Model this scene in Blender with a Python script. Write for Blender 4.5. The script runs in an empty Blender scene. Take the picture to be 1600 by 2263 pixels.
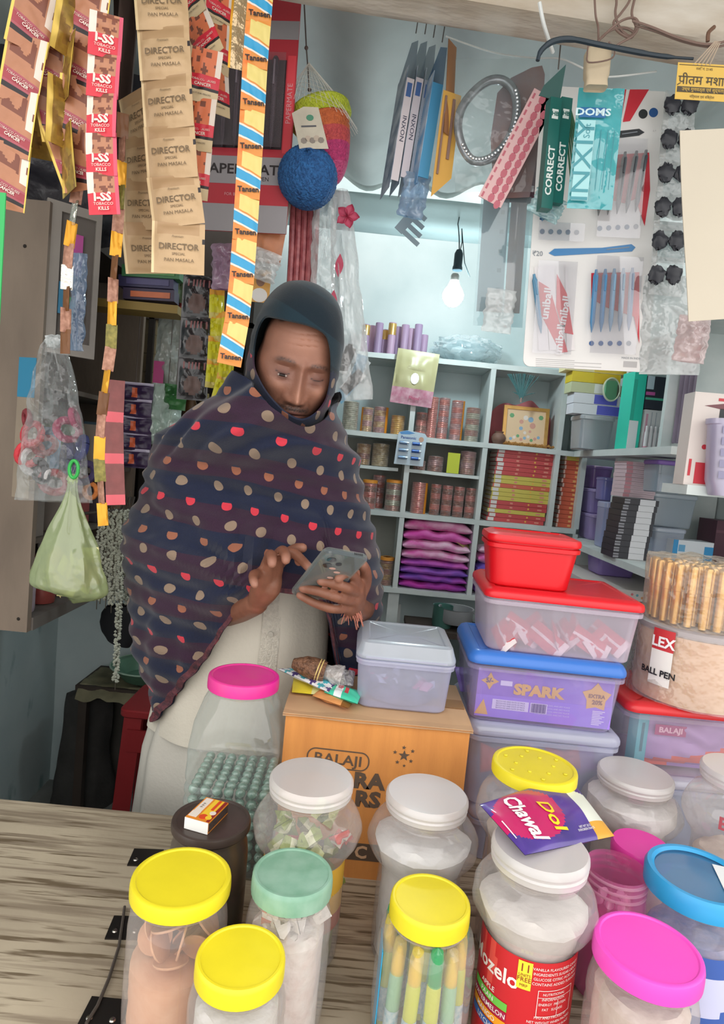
import bpy, math, random
from mathutils import Vector, Matrix, noise
V = Vector; PI = math.pi; R = math.radians
sc = bpy.context.scene; COL = sc.collection
# ---------------------------------------------------------------- camera, world, light, exposure
FPX = 1400.0; PITCH = R(4.5); ROLL = R(5.5); CZ = 1.40
cam_d = bpy.data.cameras.new('camera'); cam = bpy.data.objects.new('camera', cam_d); COL.objects.link(cam)
cam_d.sensor_fit = 'VERTICAL'; cam_d.sensor_height = 36; cam_d.lens = 36 * FPX / 2263; cam_d.clip_start = .02
CF = V((0, math.cos(PITCH), -math.sin(PITCH))); _U = V((0, math.sin(PITCH), math.cos(PITCH))); _R = V((1, 0, 0))
CR = _R * math.cos(ROLL) + _U * math.sin(ROLL); CU = -_R * math.sin(ROLL) + _U * math.cos(ROLL)
M = Matrix((CR, CU, -CF)).transposed().to_4x4(); M.translation = V((0, 0, CZ)); cam.matrix_world = M
sc.camera = cam
w = bpy.data.worlds.new('overcast_day'); sc.world = w; w.use_nodes = True
wt = w.node_tree; bg = wt.nodes['Background']; bg.inputs[1].default_value = 1.28
_c = wt.nodes.new('ShaderNodeTexCoord'); _s = wt.nodes.new('ShaderNodeSeparateXYZ'); _r = wt.nodes.new('ShaderNodeValToRGB')   # overcast sky over a dull street
wt.links.new(_c.outputs['Generated'], _s.inputs[0]); wt.links.new(_s.outputs[2], _r.inputs[0]); wt.links.new(_r.outputs[0], bg.inputs[0])
_r.color_ramp.elements[0].position = 0; _r.color_ramp.elements[0].color = (.72, .71, .69, 1); _r.color_ramp.elements[1].position = .12; _r.color_ramp.elements[1].color = (1.06, 1.03, 1.0, 1)
sc.view_settings.view_transform = 'Standard'; sc.view_settings.look = 'None'; sc.view_settings.gamma = 1
sc.view_settings.use_curve_mapping = False; sc.view_settings.exposure = .84
sc.cycles.transparent_max_bounces = 28; sc.cycles.max_bounces = 8
BULB_POWER = 8.0
# ---------------------------------------------------------------- helpers
def W(px, py, Y):
    "the point at world depth Y seen at a place of the photograph"
    d = CF + CR * ((px - 800) / FPX) - CU * ((py - 1131.5) / FPX)
    return V((0, 0, CZ)) + d * (Y / d.y)
def lin(c):
    if isinstance(c, str): c = [int(c[i:i+2], 16) / 255 for i in (0, 2, 4)]
    return tuple(x / 12.92 if x <= .04045 else ((x + .055) / 1.055) ** 2.4 for x in c) + (1,)
_mc = {}
def mat(c, rough=.5, metal=0, var=0, vs=8, bump=0, bs=40, spec=.5, emit=0, c2=None, sss=0, stretch=None, coat=0, attr=None):
    "procedural material: base colour with noise variation and fine relief"
    k = (c, rough, metal, var, vs, bump, bs, spec, emit, c2, sss, stretch, coat, attr)
    if k in _mc: return _mc[k]
    m = bpy.data.materials.new('material'); m.use_nodes = True; t = m.node_tree; p = t.nodes['Principled BSDF']
    p.inputs['Base Color'].default_value = lin(c); p.inputs['Roughness'].default_value = rough; p.inputs['Metallic'].default_value = metal
    p.inputs['Specular IOR Level'].default_value = spec; p.inputs['Coat Weight'].default_value = coat
    if sss: p.inputs['Subsurface Weight'].default_value = sss; p.inputs['Subsurface Radius'].default_value = (.01, .004, .002)
    if emit: p.inputs['Emission Color'].default_value = lin(c); p.inputs['Emission Strength'].default_value = emit
    tc = t.nodes.new('ShaderNodeTexCoord'); mp = t.nodes.new('ShaderNodeMapping'); t.links.new(tc.outputs['Object'], mp.inputs[0])
    if stretch: mp.inputs['Scale'].default_value = stretch
    if attr:
        a = t.nodes.new('ShaderNodeAttribute'); a.attribute_name = attr; t.links.new(a.outputs['Color'], p.inputs['Base Color'])
    if var:
        n = t.nodes.new('ShaderNodeTexNoise'); n.inputs['Scale'].default_value = vs; n.inputs['Detail'].default_value = 4
        t.links.new(mp.outputs[0], n.inputs['Vector'])
        mr = t.nodes.new('ShaderNodeMapRange'); mr.inputs[1].default_value = .3; mr.inputs[2].default_value = .7; t.links.new(n.outputs[0], mr.inputs[0])
        mx = t.nodes.new('ShaderNodeMix'); mx.data_type = 'RGBA'
        l = lin(c); l2 = lin(c2) if c2 else tuple(max(0, x * (1 - var)) for x in l[:3]) + (1,)
        mx.inputs[6].default_value = l; mx.inputs[7].default_value = l2; t.links.new(mr.outputs[0], mx.inputs[0])
        if attr: t.links.new(a.outputs['Color'], mx.inputs[6]); mx.blend_type = 'MULTIPLY'; mx.inputs[7].default_value = (1 - var,) * 3 + (1,)
        t.links.new(mx.outputs[2], p.inputs['Base Color'])
    if bump:
        n2 = t.nodes.new('ShaderNodeTexNoise'); n2.inputs['Scale'].default_value = bs; n2.inputs['Detail'].default_value = 3
        t.links.new(mp.outputs[0], n2.inputs['Vector']); b = t.nodes.new('ShaderNodeBump'); b.inputs['Strength'].default_value = bump
        b.inputs['Distance'].default_value = .004; t.links.new(n2.outputs[0], b.inputs['Height']); t.links.new(b.outputs[0], p.inputs['Normal'])
    _mc[k] = m; return m
def clear(c='ffffff', op=.12, rough=.12, bump=0, bs=60, milk=None, edge=.45, gl_=.06):
    "clear or milky plastic: see-through film with a glossy reflecting skin"
    k = ('clear', c, op, rough, bump, bs, milk, edge, gl_)
    if k in _mc: return _mc[k]
    m = bpy.data.materials.new('clear_plastic'); m.use_nodes = True; t = m.node_tree; p = t.nodes['Principled BSDF']; o = t.nodes['Material Output']
    p.inputs['Base Color'].default_value = lin(milk or c); p.inputs['Roughness'].default_value = rough; p.inputs['Specular IOR Level'].default_value = .8
    tr = t.nodes.new('ShaderNodeBsdfTransparent'); tr.inputs[0].default_value = lin(c)
    lw = t.nodes.new('ShaderNodeLayerWeight'); lw.inputs[0].default_value = .35
    mr = t.nodes.new('ShaderNodeMapRange'); mr.inputs[3].default_value = op; mr.inputs[4].default_value = min(1, op + edge)
    mx = t.nodes.new('ShaderNodeMixShader'); t.links.new(lw.outputs['Facing'], mr.inputs[0]); t.links.new(mr.outputs[0], mx.inputs[0])
    gl = t.nodes.new('ShaderNodeBsdfGlossy'); gl.inputs['Roughness'].default_value = rough * .6
    ad = t.nodes.new('ShaderNodeMixShader'); ad.inputs[0].default_value = gl_
    t.links.new(tr.outputs[0], mx.inputs[1]); t.links.new(p.outputs[0], mx.inputs[2]); t.links.new(mx.outputs[0], ad.inputs[1]); t.links.new(gl.outputs[0], ad.inputs[2]); t.links.new(ad.outputs[0], o.inputs[0])
    if bump:
        tc = t.nodes.new('ShaderNodeTexCoord'); n2 = t.nodes.new('ShaderNodeTexNoise'); n2.inputs['Scale'].default_value = bs; t.links.new(tc.outputs['Object'], n2.inputs['Vector'])
        b = t.nodes.new('ShaderNodeBump'); b.inputs['Strength'].default_value = bump; b.inputs['Distance'].default_value = .01
        t.links.new(n2.outputs[0], b.inputs['Height']); t.links.new(b.outputs[0], p.inputs['Normal']); t.links.new(b.outputs[0], gl.inputs['Normal'])
    _mc[k] = m; return m
_tg = {}
def text_geo(s, bold=0):
    if (s, bold) not in _tg:
        c = bpy.data.curves.new('t', 'FONT'); c.body = s; c.size = 1; c.resolution_u = 2; c.align_x = 'CENTER'; c.align_y = 'CENTER'; c.offset = bold
        o = bpy.data.objects.new('t', c); COL.objects.link(o); bpy.context.view_layer.update()
        me = o.evaluated_get(bpy.context.evaluated_depsgraph_get()).to_mesh()
        _tg[(s, bold)] = ([tuple(v.co) for v in me.vertices], [tuple(p.vertices) for p in me.polygons])
        o.to_mesh_clear(); bpy.data.objects.remove(o); bpy.data.curves.remove(c)
    return _tg[(s, bold)]
def rrect(w, d, r, n=4, z=0):
    "ring of a rounded rectangle, counter-clockwise"
    out = []; r = min(r, w / 2 - 1e-5, d / 2 - 1e-5)
    for k, (sx, sy) in enumerate(((1, 1), (-1, 1), (-1, -1), (1, -1))):
        for i in range(n + 1):
            a = PI / 2 * (k + i / n); out.append(V((sx * (w / 2 - r) + r * math.cos(a), sy * (d / 2 - r) + r * math.sin(a), z)))
    return out
class MB:
    def __init__(s): s.v = []; s.f = []; s.m = []; s.M = Matrix(); s.uv = {}
    def add(s, vs, fs, m=0):
        b = len(s.v); s.v += [tuple(s.M @ V(v)) for v in vs]
        for i, f in enumerate(fs): s.f.append([b + j for j in f]); s.m.append(m[i] if isinstance(m, list) else m)
        return s
    def box(s, x0, x1, y0, y1, z0, z1, m=0):
        return s.add([(x, y, z) for x in (x0, x1) for y in (y0, y1) for z in (z0, z1)], [(0, 1, 3, 2), (4, 6, 7, 5), (0, 4, 5, 1), (2, 3, 7, 6), (0, 2, 6, 4), (1, 5, 7, 3)], m)
    def loft(s, rings, m=0, cap0=True, cap1=True, closed=True):
        n = len(rings[0]); vs = [p for r in rings for p in r]; fs = []
        for k in range(len(rings) - 1):
            for i in range(n if closed else n - 1):
                j = (i + 1) % n; fs.append((k * n + i, k * n + j, (k + 1) * n + j, (k + 1) * n + i))
        if cap0: fs.append(tuple(reversed(range(n))))
        if cap1: fs.append(tuple((len(rings) - 1) * n + i for i in range(n)))
        return s.add(vs, fs, m)
    def rbox(s, w, d, h, r=.01, e=.003, z=0, m=0, taper=1, cap0=True, cap1=True):
        "rounded box standing at z, taper = bottom scale"
        rs = []
        for t, zz in ((e, 0), (0, e), (0, h - e), (e, h)):
            k = taper + (1 - taper) * zz / h; rs.append(rrect(w * k - 2 * t, d * k - 2 * t, max(r - t, .001), z=z + zz))
        return s.loft(rs, m, cap0, cap1)
    def lathe(s, prof, n=32, m=0, mod=None, c=(0, 0, 0)):
        rs = [[V((c[0] + r * (mod(2 * PI * i / n, z) if mod else 1) * math.cos(2 * PI * i / n), c[1] + r * (mod(2 * PI * i / n, z) if mod else 1) * math.sin(2 * PI * i / n), c[2] + z)) for i in range(n)] for r, z in prof]
        return s.loft(rs, m, prof[0][0] > 1e-4 and False, False)
    def tube(s, pts, r, n=6, m=0, cap=True):
        pts = [V(p) for p in pts]; rs = []; prev = None
        for i, p in enumerate(pts):
            t = (pts[min(i + 1, len(pts) - 1)] - pts[max(i - 1, 0)]).normalized()
            a = V((0, 0, 1)) if prev is None else prev
            if abs(a.dot(t)) > .95: a = V((1, 0, 0)) if abs(t.x) < .9 else V((0, 1, 0))
            x = (a - t * a.dot(t)).normalized(); prev = x; y = t.cross(x); rr = r[i] if isinstance(r, (list, tuple)) else r
            rs.append([p + x * rr * math.cos(2 * PI * k / n) + y * rr * math.sin(2 * PI * k / n) for k in range(n)])
        return s.loft(rs, m, cap, cap)
    def grid(s, fn, nu, nv, m=0, closed=False, keep=None):
        nn = nu if closed else nu + 1
        vs = [fn(i / nu, j / nv) for j in range(nv + 1) for i in range(nn)]; b = len(s.v); fs = []; mm = []
        for j in range(nv + 1):
            for i in range(nn): s.uv[b + j * nn + i] = (i / nu, j / nv)
        for j in range(nv):
            for i in range(nu):
                if keep and not keep((i + .5) / nu, (j + .5) / nv): continue
                k = (i + 1) % nn; fs.append((j * nn + i, j * nn + k, (j + 1) * nn + k, (j + 1) * nn + i)); mm.append(m((i + .5) / nu, (j + .5) / nv) if callable(m) else m)
        return s.add(vs, fs, mm)
    def poly(s, pts, y0=0, t=.001, m=0):
        "polygon in the local XZ plane, given thickness away from the viewer"
        n = len(pts); vs = [(x, y0, z) for x, z in pts] + [(x, y0 + t, z) for x, z in pts]
        return s.add(vs, [tuple(range(n)), tuple(reversed(range(n, 2 * n)))] + [(i, i + n, (i + 1) % n + n, (i + 1) % n) for i in range(n)], m)
    def disc(s, x, z, r, y0=0, t=.0004, m=0, n=16, rz=None):
        return s.poly([(x + r * math.cos(2 * PI * i / n), z + (rz or r) * math.sin(2 * PI * i / n)) for i in range(n)], y0, t, m)
    def rect(s, x0, x1, z0, z1, y0=0, t=.0004, m=0): return s.poly([(x0, z0), (x1, z0), (x1, z1), (x0, z1)], y0, t, m)
    def text(s, st, size, x=0, z=0, y=-.0006, m=0, rot=0, bold=0, sx=1, shear=0, fn=None):
        vs, fs = text_geo(st, bold); c, q = math.cos(rot), math.sin(rot); out = []
        for a, b, _ in vs:
            a = (a * sx + b * shear) * size; b = b * size; X, Z = x + a * c - b * q, z + a * q + b * c
            out.append(fn(X, Z) if fn else (X, y, Z))
        return s.add(out, fs, m)
    def pillow(s, w, h, b=.006, n=8, m=0, z0=0, wr=.0, ex=.35):
        "sealed sachet hanging down from z0"
        def f(sg):
            def g(u, v):
                e = (max(0, math.sin(PI * min(1, max(0, (u - .06) / .88)))) ** ex) * (max(0, math.sin(PI * min(1, max(0, (v - .08) / .84)))) ** ex)
                k = wr * noise.noise(V((u * 5, v * 5, sg * 3 + w * 90)))
                return ((u - .5) * w, sg * (b / 2 * e + .0003) + k * b * e, z0 - v * h)
            return g
        s.grid(f(-1), n, n, m); s.grid(f(1), n, n, m); return s
    def mesh(s, name, mats, smooth=True):
        me = bpy.data.meshes.new(name); me.from_pydata(s.v, [], s.f)
        for m in (mats if isinstance(mats, (list, tuple)) else [mats]): me.materials.append(m)
        me.polygons.foreach_set('material_index', s.m); me.polygons.foreach_set('use_smooth', [smooth] * len(s.f))
        if s.uv:
            l = me.uv_layers.new(name='UVMap'); idx = [0] * len(me.loops); me.loops.foreach_get('vertex_index', idx)
            l.data.foreach_set('uv', [c for i in idx for c in s.uv.get(i, (0, 0))])
        me.update()
        if smooth: me.set_sharp_from_angle(angle=R(38))
        return me
def T(name, label, cat, loc=(0, 0, 0), rot=(0, 0, 0), group=None, M=None):
    o = bpy.data.objects.new(name, None); COL.objects.link(o); o.empty_display_size = .02
    if M is not None: o.matrix_world = M
    else: o.location = loc; o.rotation_euler = rot
    tag(o, label, cat, group); return o
def tag(o, label=None, cat=None, group=None, kind=None):
    if label: o['label'] = label
    if cat: o['category'] = cat
    if group: o['group'] = group
    if kind: o['kind'] = kind
    return o
def P(name, mb, mats, par=None, smooth=True, loc=None, rot=None, label=None, kind=None):
    me = mb if isinstance(mb, bpy.types.Mesh) else mb.mesh(name, mats, smooth)
    o = bpy.data.objects.new(name, me); COL.objects.link(o); o.parent = par
    if name.endswith('print') and not kind: kind = 'stuff'
    if loc is not None: o.location = loc
    if rot is not None: o.rotation_euler = rot
    return tag(o, label=label, kind=kind)
def copy_tree(o, par=None):
    c = o.copy(); COL.objects.link(c); c.parent = par
    for ch in list(o.children): copy_tree(ch, c)
    return c
def S(name, mb, mats, smooth=False): return tag(P(name, mb, mats, None, smooth), kind='structure')
def hang(a, b, yaw=0):
    "frame whose origin is at a, local -Z runs to b, local -Y looks at the street; returns matrix and length"
    up = (a - b).normalized(); n = Matrix.Rotation(yaw, 3, 'Z') @ V((0, 1, 0)); n = (n - up * n.dot(up)).normalized(); x = n.cross(up)
    m = Matrix((x, n, up)).transposed().to_4x4(); m.translation = a; return m, (a - b).length
def HT(name, label, cat, a, b, yaw=0, group=None):
    "hanging thing between photo places a=(px,py,Y), b"
    m, L = hang(W(*a), W(*b), yaw); return T(name, label, cat, M=m, group=group), L
ORD = 'first second third fourth fifth sixth seventh eighth ninth tenth eleventh twelfth thirteenth fourteenth fifteenth sixteenth seventeenth eighteenth nineteenth twentieth'.split()
rnd = random.Random(7)
WHITE = mat('d8dcda', .5, var=.08); BLACK = mat('16161a', .45); 
# ---------------------------------------------------------------- the room
WALLC = mat('d8e2e2', .8, var=.25, vs=2.5, bump=.3, bs=14, c2='b0c3c5')
XL, XR, YB = -1.16, 1.12, 2.47
def wavy(name, fn, nu, nv, m): S(name, MB().grid(fn, nu, nv), m, True)
def wall_l(): # left plaster wall with worn patches
    m = mat('d0dcdc', .85, bump=.35, bs=9, var=.3, vs=3, c2='b8cacc'); t = m.node_tree; p = t.nodes['Principled BSDF']
    src = p.inputs['Base Color'].links[0].from_socket
    tc = t.nodes.new('ShaderNodeTexCoord'); n = t.nodes.new('ShaderNodeTexNoise'); n.inputs['Scale'].default_value = 4.5; n.inputs['Detail'].default_value = 8
    mp = t.nodes.new('ShaderNodeMapping'); mp.inputs['Scale'].default_value = (1, 1.6, .7); t.links.new(tc.outputs['Object'], mp.inputs[0]); t.links.new(mp.outputs[0], n.inputs['Vector'])
    cr = t.nodes.new('ShaderNodeMapRange'); cr.inputs[1].default_value = .6; cr.inputs[2].default_value = .72; t.links.new(n.outputs[0], cr.inputs[0])
    mx = t.nodes.new('ShaderNodeMix'); mx.data_type = 'RGBA'; t.links.new(cr.outputs[0], mx.inputs[0]); t.links.new(src, mx.inputs[6]); mx.inputs[7].default_value = lin('4d8488')
    t.links.new(mx.outputs[2], p.inputs['Base Color']); return m
WL = wall_l()
S('wall_back', MB().box(XL - .1, XR + .1, YB, YB + .1, 0, 2.5), WALLC)
S('wall_left', MB().grid(lambda u, v: (XL + .008 * noise.noise(V((u * 6, v * 6, 2))), .55 + u * (YB - .55), v * 2.6), 30, 30), WL, True)
S('wall_right', MB().box(XR, XR + .1, .9, YB, 0, 2.5), mat('d6dedd', .8, var=.15))
S('floor', MB().grid(lambda u, v: (-2.2 + 4.4 * u, -1.5 + 4.1 * v, .004 * noise.noise(V((u * 40, v * 40, 0)))), 40, 40), mat('6e706c', .9, var=.5, vs=9, bump=.6, bs=30, c2='8b8f8b'), True)
def roof(sg):
    return lambda u, v: (lambda X, Y: (X, Y, 2.30 + (2.05 - Y) * .05 + .028 * math.sin(2 * PI * (X + .02) / .25) + sg))(-1.3 + 2.6 * u, 2.12 - 1.75 * v)
m = MB(); m.grid(roof(0), 120, 8); m.grid(roof(.006), 120, 8); S('ceiling', m, mat('c3c8c6', .85, var=.25, vs=4, bump=.3, bs=12), True)
# beams
def log(name, label, a, b, r, m, seed, flat=1):
    a, b = V(a), V(b); n = 28; L = (b - a).length
    def f(u, v):
        t = 2 * PI * u; k = 1 + .10 * noise.noise(V((math.cos(t) * 1.5, math.sin(t) * 1.5 + seed, v * 6))); p = a.lerp(b, v)
        sq = (abs(math.cos(t)) ** 5 + abs(math.sin(t)) ** 5) ** -.2
        return p + V((0, r * k * math.cos(t) * sq * flat, r * k * math.sin(t) * sq))
    mb = MB().grid(f, n, 60, closed=True); o = P(name, mb, m); return tag(o, label, 'beam')
BW = mat('d4cdc2', .85, var=.35, vs=6, bump=.9, bs=18, c2='b3a592', stretch=(1, 3, 3))
log('front_beam', 'whitewashed wooden beam with brown stains along the top, holding the wire tangle', (-1.3, 1.12, 2.285), (1.25, 1.12, 2.128), .046, BW, 1)
log('rear_beam', 'pale blue-white beam under the wavy edge of the roof, behind the bulb', (-1.15, 2.12, 2.20), (1.1, 2.12, 2.20), .05, mat('b7cccd', .8, var=.15, vs=5, bump=.5, bs=14), 4)
# counter
def worn():
    m = mat('a39a8c', .75, bump=.3, bs=30); t = m.node_tree; p = t.nodes['Principled BSDF']; tc = t.nodes.new('ShaderNodeTexCoord')
    def ns(scale, sx, sy, lo, hi, det=5):
        mp = t.nodes.new('ShaderNodeMapping'); mp.inputs['Scale'].default_value = (sx, sy, 1); t.links.new(tc.outputs['Object'], mp.inputs[0])
        n = t.nodes.new('ShaderNodeTexNoise'); n.inputs['Scale'].default_value = scale; n.inputs['Detail'].default_value = det; t.links.new(mp.outputs[0], n.inputs['Vector'])
        r = t.nodes.new('ShaderNodeMapRange'); r.inputs[1].default_value = lo; r.inputs[2].default_value = hi; t.links.new(n.outputs[0], r.inputs[0]); return r.outputs[0]
    def mix(f, a, b):
        x = t.nodes.new('ShaderNodeMix'); x.data_type = 'RGBA'; t.links.new(f, x.inputs[0])
        for i, c in ((6, a), (7, b)):
            if isinstance(c, str): x.inputs[i].default_value = lin(c)
            else: t.links.new(c, x.inputs[i])
        return x.outputs[2]
    base = mix(ns(3, 1, 1, .35, .65), 'bbae97', '9d907c')
    base = mix(ns(11, .35, 8, .5, .62), base, '8d7f6c')
    base = mix(ns(12, .6, 11, .55, .63, 7), base, '6b5c47')
    t.links.new(base, p.inputs['Base Color']); return m
WORN = worn(); CTZ = .70
ct = T('shop_counter', 'long shop counter with a worn striped laminate top', 'counter', (0, .8, 0))
P('counter_top', MB().box(-1.1, 1.08, -.45, .35, CTZ - .022, CTZ), WORN, ct)
P('counter_top', MB().box(-.10, 1.08, .352, .44, CTZ - .022, CTZ - .0005), WORN, ct)
P('back_panel', MB().box(-1.1, 1.08, .30, .32, 0, CTZ - .023), mat('6b5c4c', .8, var=.3), ct)
P('front_panel', MB().box(-1.1, 1.08, -.42, -.40, 0, CTZ - .023), mat('6b5c4c', .8, var=.3), ct)
for k, (px, py, rz) in enumerate(((255, 2050, .1), (300, 1895, .1), (200, 2240, 0))):
    d = (1.4 - CTZ); Y = .9
    for _ in range(30): Y += (W(px, py, Y).z - CTZ) * .8
    p = W(px, py, Y); b = T('corner_bracket', ['dark metal bracket plate screwed to the counter beside the tall yellow-lidded jar', 'dark metal plate on the counter behind the tall yellow-lidded jar', 'dark metal plate at the bottom edge of the photo by the cable'][k], 'bracket', (p.x + .012, p.y, CTZ), (0, 0, rz))
    P('plate', MB().box(-.02, .03, -.022, .022, 0, .0025), mat('3a3735', .4, .8), b, False)
    for x in (-.01, .018): P('screw', MB().lathe([(0, .0045), (.003, .004), (.0042, .0026), (0, .0024)], 12, c=(x, -.008, 0)), mat('b0aba5', .25, 1), b)
cb = MB(); pts = []
for px, py in ((275, 2010), (262, 2100), (240, 2170), (215, 2230), (190, 2270)):
    Y = .8
    for _ in range(30): Y += (W(px, py, Y).z - CTZ) * .8
    pts.append(W(px, py, Y) + V((0, 0, .0045)))
tag(P('cable', cb.tube(pts, .0022), mat('4a423c', .6)), 'thin dark cable lying on the counter beside the tall yellow-lidded jar', 'cable')
# ---------------------------------------------------------------- shelving
SHW = mat('e0e6e4', .6, var=.18, vs=7, bump=.2, bs=25, c2='c0cccb')
SHD = mat('9c9d95', .8, var=.2)
SF = 2.28   # depth of the front face of the back shelves
def SX(px, py, Y=SF): return W(px, py, Y).x
def SZ(px, py, Y=SF): return W(px, py, Y).z
su = T('wall_shelves', 'pale blue-white pigeonhole shelving built against the back wall', 'shelving', (0, SF, 0))
Z1, Z2, Z3, Z4 = SZ(1000, 795), SZ(900, 962), SZ(900, 1134), SZ(930, 1305)
ZM = SZ(980, 1044)
XA, XB, XC, XD = SX(898, 1050), SX(1066, 1050), SX(1228, 1050), SX(1288, 1050)
XS = -.30
def board(x0, x1, z, t=.018, y0=0, par=su, dp=YB - SF - .002):
    P('shelf', MB().grid(lambda u, v: (x0 + (x1 - x0) * u, y0 + [0, 0, dp, dp, 0][round(v * 4)], z - [t, 0, 0, t, t][round(v * 4)] + .0018 * noise.noise(V((x0 + u * (x1 - x0) * 9, z * 9, v)))), 20, 4), SHW, par, False)
for z in (Z1, Z2, Z3, Z4): board(XS, XD, z)
board(XS, XA - .03, ZM, .012, .03); board(XA + .009, XB - .009, ZM, .012, .01)
for x, z0, z1 in ((XA, Z4, Z1 - .018), (XB, Z4, Z1 - .018), (XC, Z3, Z1 - .018), (XC - .002, Z4, Z3), (XD, Z4, Z1)):
    zs = [z0, z1]
    for z in (Z3, Z2):
        if z0 + .05 < z < z1 - .05: zs += [z, z - .018]
    zs.sort()
    for a, b in zip(zs[::2], zs[1::2]): P('divider', MB().box(x - .009, x + .009, .001, YB - SF - .004, a, b), SHW, su, False)
P('back_panel', MB().box(XS, XD, YB - SF - .004, YB - SF - .001, Z4 - .02, Z2 - .02), SHD, su, False)
P('support_leg', MB().box(XA - .02, XA + .02, .02, .06, 0, Z4 - .018), SHW, su, False)
P('support_leg', MB().box(XS, XS + .04, .02, .06, 0, Z4 - .018), SHW, su, False)
P('support_leg', MB().box(XD - .04, XD, .02, .06, 0, Z4 - .018), SHW, su, False)
# side shelves along the right wall
XF = XD + .012
sr = T('side_shelves', 'pale shelving along the right wall stacked with boxes and plastic tubs', 'shelving', (XF, 1.85, 0))
YS0, YS1 = 1.42 - 1.85, SF - .003 - 1.85
SRX = XR - XF - .004
ZR2, ZR3, ZR4 = Z2, SZ(1310, 1196, 2.2), SZ(1300, 1272, 1.95)
for z in (ZR2, ZR3, Z1 + .06): P('shelf', MB().box(0, SRX, YS0, YS1, z - .02, z), SHW, sr, False)
def YofX(px):  # depth at which the front plane of the side shelves is seen at px
    return XF * FPX / (px - 800) if px > 800 else 9
for px in (1362, 1452):
    y = 2.02 if px == 1362 else 1.74
    for a, b in (((ZR3, ZR2 - .02),) if px == 1362 else ()) + ((ZR2, Z1 + .04),): P('divider', MB().box(0, SRX, y - 1.85 - .009, y - 1.85 + .009, a, b), SHW, sr, False)
P('support_leg', MB().box(0, .04, YS0, YS0 + .04, 0, ZR3 - .02), SHW, sr, False)
P('support_leg', MB().box(0, .04, YS1 - .04, YS1, 0, ZR3 - .02), SHW, sr, False)
# bulb
bp = W(1001, 655, 1.95)
bt = T('light_bulb', 'glowing round white bulb hanging from the rear beam', 'light bulb', bp)
P('bulb_glass', MB().lathe([(0, -.030), (.012, -.0285), (.022, -.021), (.030, -.008), (.032, .004), (.027, .018), (.018, .031), (.0135, .042), (.013, .046)], 24), mat('e9fbff', .4, emit=BULB_POWER * 10), bt)
P('bulb_cap', MB().lathe([(.013, .046), (.013, .06), (.010, .066), (0, .066)], 16), mat('c9c9c4', .3, .8), bt)
hl = T('lamp_holder', 'small black bulb holder on a loop of wire above the glowing bulb', 'lamp holder', W(1013, 572, 1.97))
P('holder_body', MB().lathe([(0, .028), (.008, .026), (.013, .015), (.013, -.02), (.015, -.026), (.015, -.034), (0, -.034)], 16), mat('2c4048', .5), hl)
P('wire', MB().tube([(0, 0, .026), (-.004, 0, .06), (-.006, .03, .10), (-.003, .09, .135), (0, .10, .16)], .0018), mat('44565a', .6), hl)
P('wire', MB().tube([(.003, 0, .026), (.006, 0, .05), (.004, .03, .10), (.02, 0, -.01), (.04, .0, -.05)], .0015), mat('44565a', .6), hl)
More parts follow.
